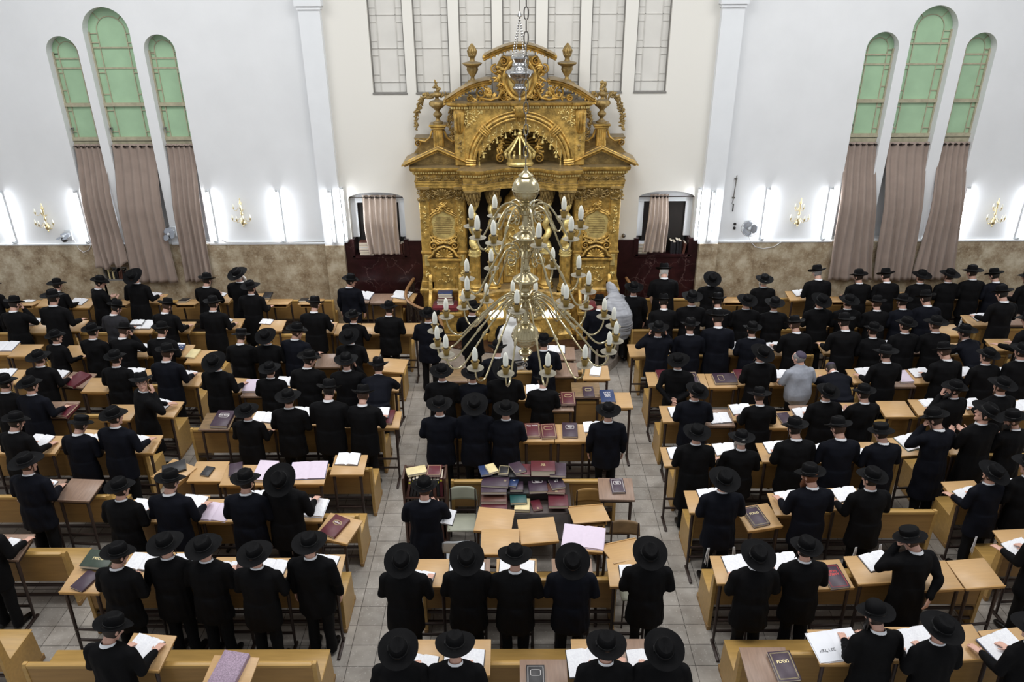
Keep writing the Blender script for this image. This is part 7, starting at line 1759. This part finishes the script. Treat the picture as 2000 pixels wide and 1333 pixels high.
def hair_mesh(kind):
    if ('hair', kind) in CM: return CM['hair', kind]
    def shell(off):
        def f(u, v):
            a = R_(-90)+R_(126)*(2*u-1)      # azimuth around the back
            back = 1-abs(2*u-1)
            zlo = -.078*min(1, back*2.0)+.012*(1-min(1, back*2.0))
            z = zlo+(.098-zlo)*v
            q = [(-.112, .026, .022, .052), (-.09, .046, .05, .036), (-.05, .064, .08, .014), (0, .0735, .094, 0), (.045, .0755, .097, -.004), (.082, .064, .083, -.006), (.106, .04, .05, -.005), (.13, .02, .02, 0)]
            for i in range(len(q)-1):
                if q[i][0] <= z <= q[i+1][0]: t = (z-q[i][0])/(q[i+1][0]-q[i][0]); rx, ry, yc = [q[i][j]*(1-t)+q[i+1][j]*t for j in (1, 2, 3)]; break
            o = off*(1 if 0 < v else .3)
            return ((rx+o)*math.cos(a), .03+yc+(ry+o)*math.sin(a)-(.012*max(0, -z/.078) if z < 0 else 0)*0, .12+z)
        return f
    b = MB().grid(shell(.009), 26, 12)
    if kind[0] == 'p':
        for s in (-1, 1):
            b.sweep([(s*.081+.006*math.sin(t*5), .03+.022+.006*math.cos(t*5), .12+.0-.13*t) for t in [i/14 for i in range(15)]], .006, 6)
    me = b.mesh('hair', M[kind[1:]], True, False); CM['hair', kind] = me
    return me
def beard_mesh(kind):
    if ('beard', kind) in CM: return CM['beard', kind]
    b = MB(); L = .10 if kind != 'hairw' else .15
    b.sweep([(0, .03+.058, .12-.085), (0, .03+.075, .12-.125), (0, .03+.082, .12-.125-L*.5), (0, .03+.078, .12-.125-L)], [(.066, .045), (.072, .046), (.055, .034), (.016, .012)], 14, u=(1, 0, 0))
    for s in (-1, 1): b.sweep([(s*.072, .03+.022, .12-.02), (s*.07, .03+.036, .12-.07), (s*.055, .03+.06, .12-.11)], [.012, .02, .026], 8)
    me = remesh(b, .007, 2); me.materials.append(M[kind]); CM['beard', kind] = me
    return me
def collar_mesh():
    if 'collar' in CM: return CM['collar']
    b = MB()
    for r in (0,):
        b.grid(lambda u, v: ((.075-.007*v)*math.cos(2*PI*u), -.008+(.074-.006*v)*math.sin(2*PI*u)+.008*v, -.050+.034*v-.018*math.sin(2*PI*u)*(1 if math.sin(2*PI*u) > 0 else .45)), 28, 4)
    me = b.mesh('collar', M['shirt'], True, False); CM['collar'] = me
    return me
def hat_meshes(kind):
    if ('hat', kind) in CM: return CM['hat', kind]
    Rb = {'w': .195, 'f': .174, 'flat': .170, 'round': .176}[kind]; H = {'w': .118, 'f': .122, 'flat': .10, 'round': .125}[kind]
    top = {'w': [(.092, .035), (.089, .075), (.083, H-.014), (.070, H), (.035, H+.003), (.002, H+.002)], 'f': [(.092, .035), (.088, .08), (.082, H-.014), (.068, H), (.035, H+.004), (.002, H+.003)],
           'flat': [(.094, .035), (.096, .07), (.097, H-.01), (.09, H), (.05, H+.003), (.002, H+.003)], 'round': [(.094, .035), (.093, .07), (.084, .1), (.06, H), (.03, H+.008), (.002, H+.01)]}[kind]
    prof = [(.084, -.004), (Rb*.7, -.006), (Rb-.003, -.003), (Rb, 0), (Rb-.003, .003), (Rb*.7, .002), (.104, .004), (.094, .012)]+top
    def post(p):
        x, y, z = p; rr = math.hypot(x/.98, y/1.08)
        if rr > .1 and z < .02:
            t = (rr-.1)/(Rb-.1)
            if kind == 'w': z += .020*t*t*(x/rr)**2*1.6-.012*t*(y/rr)*abs(y/rr)
            elif kind == 'f': z += .030*t*t*(x/rr)**2*1.4-.022*t*(y/rr)*1.0
            elif kind == 'round': z += .028*t*t*(x/rr)**2*1.5
        elif z > .06 and kind in ('w', 'f'):
            k = (z-.06)/(H-.06); z -= k*.022*math.exp(-(x/.026)**2)*(1 if abs(y) < .07 else .6); x *= 1-.26*k*max(0, y/.09); z -= .012*k*max(0, -y/.1)*0
        return (x, y, z)
    b = MB().lathe(prof, 36, sx=.98, sy=1.08); b.v = [post(p) for p in b.v]
    hm = b.mesh('hat', M['felt'])
    c = MB().lathe([(.0945, .006), (.0955, .010), (.0945, .034), (.0925, .036)], 36, sx=.98, sy=1.08); c.f = [f for f in c.f if len(f) == 4]
    bow = MB().bbox(-.101, -.088, -.028, .03, .008, .035, .004); c.v += []; o = len(c.v); c.add(bow.v, bow.f)
    CM['hat', kind] = (hm, c.mesh('hat_band', M['ribbon']))
    return CM['hat', kind]
def kippah_mesh():
    b = MB().lathe([(.082, 0), (.078, .022), (.062, .042), (.035, .054), (.003, .058)], 24, sx=.96, sy=1.05); b.f = b.f[:-2] + [b.f[-1]]
    return b.mesh('kippah', M['kippah'])
HATK = {}
def make_person(i, x, y, rz, s, pose, pitch, yaw, hat, fl, label):
    fl = set(fl.split()) | set()
    o = link('person', body_mesh(pose, pitch, yaw)); o.location = (x, y, 0); o.rotation_euler = (0, 0, rz); o.scale = (s, s, s) if 'tshirt' not in fl else (s*1.13, s*1.1, s)
    tag(o, label, 'person'); o.location.z = .18 if 'step' in fl else 0
    long = 'long' in fl; cm = 'navy' if 'navy' in fl else ('grey' if 'grey' in fl else 'coat')
    T = headT(pose, pitch, yaw)
    if 'tshirt' in fl: link('t_shirt', tshirt_mesh(pose), o)
    else: link('coat', coat_in(pose, long, 'thin' in fl, cm), o)
    if 'tz' in fl:
        b = MB()
        for q in (-1, 1):
            for d in (0, .012, .022): b.sweep([(q*.15+d*q, -.165, .74), (q*.155+d*1.6*q, -.175, .60), (q*.15+d*2*q, -.17, .44+d*3)], .0042, 5)
        obj('fringe_strings', b, M['shirt'], o)
    tk = i % 2; link('trousers', trouser_mesh(tk), o)
    for q in (-1, 1): link('shoe', shoe_mesh(q, tk), o)
    if 'tshirt' not in fl:
        Tc = leanT(LEAN[pose]) @ Matrix.Translation(NECK); Tn = Tc.to_quaternion().slerp(T.to_quaternion(), .35).to_matrix().to_4x4(); link('shirt_collar', collar_mesh(), o, Matrix.Translation(Tc.translation+V(0, 0, .022)) @ Tn)
    hk = 'hairg' if ('greyhair' in fl or 'tshirt' in fl) else ('hairw' if 'beardw' in fl else ('hairr' if 'beardr' in fl else ['hair0', 'hair1', 'hair2', 'hair0'][i % 4]))
    link('hair', hair_mesh(('p' if i % 3 == 0 or 'beardd' in fl else 'n')+hk), o, T)
    for f in fl:
        if f.startswith('beard'): link('beard', beard_mesh({'w': 'hairw', 'd': 'hair1', 'r': 'hairr'}[f[-1]]), o, T)
    if 'glasses' in fl:
        b = MB()
        for q in (-1, 1): b.sweep([(q*.033+.021*math.cos(2*PI*k/14), .03+.106, .12+.008+.016*math.sin(2*PI*k/14)) for k in range(14)], .0022, 5, closed=True); b.sweep([(q*.054, .03+.105, .13), (q*.078, .03+.05, .13), (q*.08, .03-.01, .126)], .002, 5)
        b.sweep([(-.012, .03+.108, .132), (.012, .03+.108, .132)], .002, 5); obj('glasses', b, M['socket'], o, True, T)
    if hat in ('w', 'f', 'flat', 'round'):
        a, c = hat_meshes(hat); back = 6 if pitch > 10 else 0
        h = link('hat', a, o, T @ Matrix.Translation((0, .028, .165)) @ Matrix.Rotation(R_(back), 4, 'X')); link('hat_band', c, h)
    elif hat == 'kippah':
        if 'k' not in HATK: HATK['k'] = kippah_mesh()
        link('kippah', HATK['k'], o, T @ Matrix.Translation((0, -.0, .185)) @ Matrix.Rotation(R_(24), 4, 'X'))
    if 'tallit' in fl or 'tallit2' in fl:
        b = MB()
        b.sweep([T @ V(0, .01, .235), T @ V(0, -.005, .19), T @ V(0, -.02, .12), T @ V(0, -.03, .04)], [(.075, .085), (.096, .112), (.105, .125), (.11, .125)], 16, u=(1, 0, 0))
        Lm = leanT(LEAN[pose]); b.sweep([Lm @ V(0, -.02, 1.44), Lm @ V(0, -.02, 1.36), Lm @ V(0, -.02, 1.2), V(0, -.02, .95), V(0, -.02, .60)], [(.13, .12), (.24, .16), (.27, .19), (.27, .19), (.28, .20)], 18, u=(1, 0, 0))
        me = remesh(b, .013, 5); folds(me, .012, 11); me.materials.append(M['tallit' if 'tallit' in fl else 'tallit2']); t = link('prayer_shawl', me, o)
        b = MB()
        for zz in (.70, .74, .80): b.sweep([(-.282*math.cos(a)*.99, -.02-.205*math.sin(a), zz) for a in [PI*k/16 for k in range(17)]], .011, 5)
        obj('black_stripe', b, M['blackc'] if 'tallit' in fl else M['hairg'], t)
    return o

# ================================================================ PLACEMENT
for lab, x0, x1, y in PEWS: make_bench(lab, x0, x1, y)
for k, x, y, rot, lab in DESKS: place_desk(k, x, y, R_(rot), lab)
SZ = {'s': (.24, .17, .018), 'm': (.32, .235, .024), 'l': (.40, .30, .026), 'x': (.50, .34, .024)}
CZ = {'s': (.13, .18, .025), 'm': (.18, .26, .032), 'l': (.23, .32, .036), 'x': (.27, .38, .05)}
bi = 0
for kind, sz, cov, x, y, z, drot, rot, deco, title, lab in BOOKS:
    bi += 1
    T = Matrix.Translation((x, y, z)) @ Matrix.Rotation(R_(drot), 4, 'Z') @ Matrix.Rotation(SLOPE, 4, 'X') @ Matrix.Rotation(R_(rot-drot*.0), 4, 'Z')
    if kind == 'o':
        w, h, th = SZ[sz]
        if deco in ('lilac', 'poster'):
            e = open_book(lab, T, w, h, .016, cov, 1)
            pg = [q for q in e.children if q.name.startswith('pages')][0]; me = pg.data.copy(); me.materials.clear(); me.materials.append(M['lilac' if deco == 'lilac' else 'white']); pg.data = me
            if deco == 'poster': text_mesh('בנר לצא', .05, M['ink'], e, Matrix.Translation((-w*.25, -.05, .024)) @ Matrix.Rotation(PI, 4, 'Z'), 'heading')
        else: open_book(lab, T, w, h, th, cov, 1 if bi % 2 else -1)
    else:
        w, h, th = CZ[sz]; closed_book(lab, T, w, h, th, cov, deco, title)
# ---- book pile on its table
e = thing('side_table', 'low dark table under a plastic sheet carrying the heap of books', 'table', (.13, 8.33, 0))
obj('tabletop', MB().bbox(-.60, .62, -.33, .33, .84, .87, .006), M['metal'], e)
for sx in (-.56, .58):
    for sy in (-.29, .29): obj('leg', MB().bbox(sx-.02, sx+.02, sy-.02, sy+.02, 0, .84, .004), M['metal'], e)
obj('shelf', MB().bbox(-.58, .60, -.31, .31, .40, .42, .004), M['metal'], e)
b = MB()
for s, x in ((1, .655), (-1, -.635)): b.grid(lambda u, v: (x+s*(.035*math.sin(9*u+4*v)*v+.02*v), -.345+.69*u, .872-.50*v+.0*u), 22, 8)
b.grid(lambda u, v: (-.64+1.3*u, -.345-.025*math.sin(11*u+3*v)*v-.012*v, .872-.40*v), 26, 8)
tag(obj('plastic_sheet', b, M['plastic']), 'crumpled clear plastic sheet hanging off the book pile table', 'plastic sheet').location = (.13, 8.33, 0)
TIER = ((8.27, .875), (8.46, 1.0), (9, 1.13))
for k, (y0, y1, z1) in enumerate(((8.27, 8.46, .995), (8.465, 8.66, 1.125))):
    bx = MB().bbox(-.46, .50, y0-8.46, y1-8.46, 0, z1-.872, .012); o = obj('packing_box', bx, M['socket']); o.location = (.13, 8.46, .872)
    tag(o, '%s dark box hidden under the heap of books' % ('lower' if k == 0 else 'rear higher'), 'box')
placed = []
for q in sorted(PILE, key=lambda q: q[2]):
    x, y, z, w, h, th, cov, rot, deco, title = q
    r = .5*min(w, h)*.9; base = [t for yy, t in TIER if y < yy][0]+.003
    for (px, py, pr, pt) in placed:
        if math.hypot(px-x, py-y) < (r+pr)*.90: base = max(base, pt)
    placed.append((x, y, r, base+th+.002))
    cn = {'purple': 'dark purple', 'maroon': 'maroon', 'blackc': 'black', 'brownc': 'brown', 'bluec': 'blue', 'greenc': 'teal green', 'cream': 'cream'}[cov]
    side = 'left' if x < -.15 else ('right' if x > .4 else 'middle'); dep = 'back' if y > 8.45 else ('front' if y < 8.22 else 'centre')
    sz = 'small' if w*h < .03 else ('thick' if th > .042 else ('large' if w*h > .065 else 'medium'))
    lab = '%s %s book in the %s %s of the heap beside the bookcase' % (sz, cn, dep, side)
    if title: lab = '%s %s book with pale title in the %s %s of the heap' % (sz, cn, dep, side)
    e = closed_book(lab, Matrix.Translation((x, y, base)) @ Matrix.Rotation(R_(rot), 4, 'Z'), w, h, th, cov, deco, title)
# make pile labels single out one book each
pl = [o for o in COL.objects if o.parent is None and 'heap' in o.get('label', '') and o.name.startswith('book')]
seen = {}
for o in sorted(pl, key=lambda o: o.location.z):
    k = o['label']; seen.setdefault(k, []).append(o)
for k, L in seen.items():
    if len(L) > 1:
        for w_, o in zip(('lowest', 'next lowest', 'third lowest', 'fourth lowest', 'upper', 'topmost'), L): o['label'] = '%s %s' % (w_, k)
# ---- bookcase
e = thing('bookcase', 'dark wooden bookcase of old books facing the camera beside the left aisle', 'bookcase', (-1.22, 8.52, 0))
for s in (-1, 1): obj('side_panel', MB().bbox(s*.28-.015, s*.28+.015, -.16, .16, 0, 1.17, .006), M['bookcase'], e)
for z in (.08, .45, .82): obj('shelf', MB().box(-.265, .265, -.155, .15, z, z+.022), M['bookcase'], e, False)
obj('back_panel', MB().box(-.265, .265, .14, .158, .05, 1.15), M['bookcase'], e, False)
rb = random.Random(9)
for row, z in (('top', .8425), ('middle', .4725), ('bottom', .1025)):
    x = -.255
    while x < .225:
        w = rb.uniform(.030, .046); h = rb.uniform(.25, .31); til = (10 if x < -.05 else 0) if row == 'top' else 0
        bk = thing('book', 'old dark spined book standing on the %s shelf of the bookcase' % row, 'book', (-1.22+x, 8.52, z), 0, 'books on the %s shelf of the dark bookcase' % row)
        if til: bk.rotation_euler = (0, R_(til), 0); x += .006
        if x+w+h*math.sin(R_(til)) > .262:
            bk.rotation_euler = (0, 0, 0)
        obj('cover', MB().bbox(0, w, -.13, .08, 0, h, .003), M[rb.choice(['blackc', 'brownc', 'blackc', 'maroon'])], bk)
        obj('pages', MB().box(.004, w-.004, -.122, .075, h-.004, h+.001), M['pagee'], bk, False)
        if row == 'top': obj('spine_label', MB().box(.006, w-.006, -.1315, -.1295, h-.05, h-.022), M['yellow'], bk, False)
        x += w+.004
closed_book('cream book lying tilted on top of the bookcase books, left', Matrix.Translation((-1.33, 8.52, 1.158)) @ Matrix.Rotation(R_(18), 4, 'Z'), .27, .17, .035, 'cream')
closed_book('red and grey book lying on top of the bookcase books, right', Matrix.Translation((-1.09, 8.52, 1.158)), .2, .24, .035, 'maroon', 'B')
# ---- school chairs between the rows
school_chair('grey-green school chair between bookcase and book pile, facing the camera', -.72, 8.36, PI, M['seatg'])
school_chair('pale school chair with grey seat in front of the grey-green one', -.74, 7.70, PI*.02, M['fan'])
school_chair('brown plywood school chair right of the book pile', 1.02, 8.30, PI, M['pewdark'])
school_chair('dark plywood school chair at the right aisle beyond the rightmost hat', 1.40, 7.62, PI*.97, M['worn'])
school_chair('grey school chair just before the dark plywood one at right aisle', 1.46, 7.10, PI*1.03, M['seatg'])
open_book('open white book held up by the person before the bookcase', Matrix.Translation(HELD) @ Matrix.Rotation(R_(-14), 4, 'Z') @ Matrix.Rotation(R_(24), 4, 'X'), .26, .20, .02, 'blackc')
# ---- stacks of books on the thrones
for k in range(5):
    w, d = ((.34, .22), (.33, .22), (.32, .24), (.30, .2), (.30, .2))[k]
    closed_book('%s book of the stack on the red seat left of the ark' % ('lowest', 'second', 'third', 'fourth', 'topmost')[k], Matrix.Translation((-1.445+.01*(k % 2), 14.80, 1.002+.052*k)), w, d, .05, ('white', 'blackc', 'maroon', 'blackc', 'bluec')[k])
closed_book('green tome with gold print lying on the leftmost desk, near row', Matrix.Translation((-4.87, 6.93, 1.035)) @ Matrix.Rotation(SLOPE, 4, 'X') @ Matrix.Rotation(R_(-6), 4, 'Z'), .34, .25, .05, 'dgreen', None, ('ודוסש', .06, 0, 'gilt'))
# cloth over left railing
b = MB().grid(lambda u, v: (.10*(u-.5)+.02*math.sin(9*v), .28*(u-.5)+.02*math.sin(8*v+6*u), .02+.03*math.sin(PI*u)-.55*v*(.6+.4*math.sin(PI*u))), 14, 12)
o = obj('draped_coat', b, M['coat']); o.location = (-1.60, 14.28, 1.0); tag(o, 'black coat thrown over the left curved handrail', 'coat'); sd = o.modifiers.new('t', 'SOLIDIFY'); sd.thickness = .03
# ---- candle lights on the predella
for x, l in ((-.50, 'left'), (.62, 'right')):
    e = thing('memorial_light', '%s cluster of lit white memorial lamps at the foot of the ark' % l, 'lamp', (AX+x, 14.62, .20))
    obj('stand', MB().bbox(-.18, .18, -.05, .05, 0, .55, .01), M['gold'], e)
    for k in range(4): obj('lamp', MB().lathe([(.02, .55), (.034, .57), (.036, .65), (.028, .70), (.01, .715)], 12, (-.12+.08*k, 0, 0)), M['candle'], e)
# ---- people
for t in PEOPLE: make_person(t[0], t[1], t[2], R_(t[3]), t[4], t[5], t[6], t[7], t[8], t[9], t[10])

GROUPS = {'person': 'people in hats standing at prayer', 'reading_desk': 'reading desks along the pews', 'pew_bench': 'honey wood pew benches', 'open_book': 'open books on the reading desks', 'tube_light': 'lit tubes on the wall', 'wall_sconce': 'brass wall sconces', 'wall_fan': 'wall fans',
 'window_curtain': 'taupe curtains of the tall windows', 'niche_curtain': 'curtains of the wall niches', 'school_chair': 'school chairs by the book pile', 'stair_railing': 'curved railings before the ark', 'memorial_light': 'memorial lamps before the ark', 'wall_socket': 'round sockets by the fan', 'cable': 'cables on the wall', 'packing_box': 'boxes under the heap of books'}
for o in COL.objects:
    if o.parent is None and 'label' in o and 'group' not in o:
        n = o.name.split('.')[0]
        if n in GROUPS: o['group'] = GROUPS[n]
        elif n == 'book': o['group'] = 'books of the heap' if 'heap' in o['label'] else ('books stacked in the niches' if 'niche' in o['label'] else ('books on the red seat' if 'red seat' in o['label'] else 'closed books on desks and shelves'))

# ================================================================ LIGHT, CAMERA
w = bpy.data.worlds.new('hall_air'); SC.world = w; w.use_nodes = True
w.node_tree.nodes['Background'].inputs['Color'].default_value = (.93, .96, 1, 1); w.node_tree.nodes['Background'].inputs['Strength'].default_value = WORLD
def area(name, loc, size, energy, rot=(0, 0, 0), col=(1, .992, .98)):
    l = bpy.data.lights.new(name, 'AREA'); l.shape = 'RECTANGLE'; l.size, l.size_y = size; l.energy = energy; l.color = col
    o = bpy.data.objects.new(name, l); COL.objects.link(o); o.location = loc; o.rotation_euler = rot
for i, x in enumerate((-7, 0, 7)):
    for j, y in enumerate((6.5, 11.5)): area('overhead_fill', (x, y, 10.2), (3.5, 2.5), FILL)  # unseen area lamps added overhead as soft fill
cd = bpy.data.cameras.new('camera'); co = bpy.data.objects.new('camera', cd); COL.objects.link(co)
cd.sensor_width = 36; cd.lens = CAM_F*36/2000; cd.clip_end = 100; cd.clip_start = .1
co.matrix_world = Matrix.Translation((0, 0, CAM_Z)) @ Matrix(CAM_R).to_4x4(); SC.camera = co
SC.view_settings.view_transform = 'Standard'; SC.view_settings.look = 'None'; SC.view_settings.gamma = 1; SC.view_settings.exposure = EXPO
try: SC.view_settings.use_curve_mapping = False
except Exception: pass
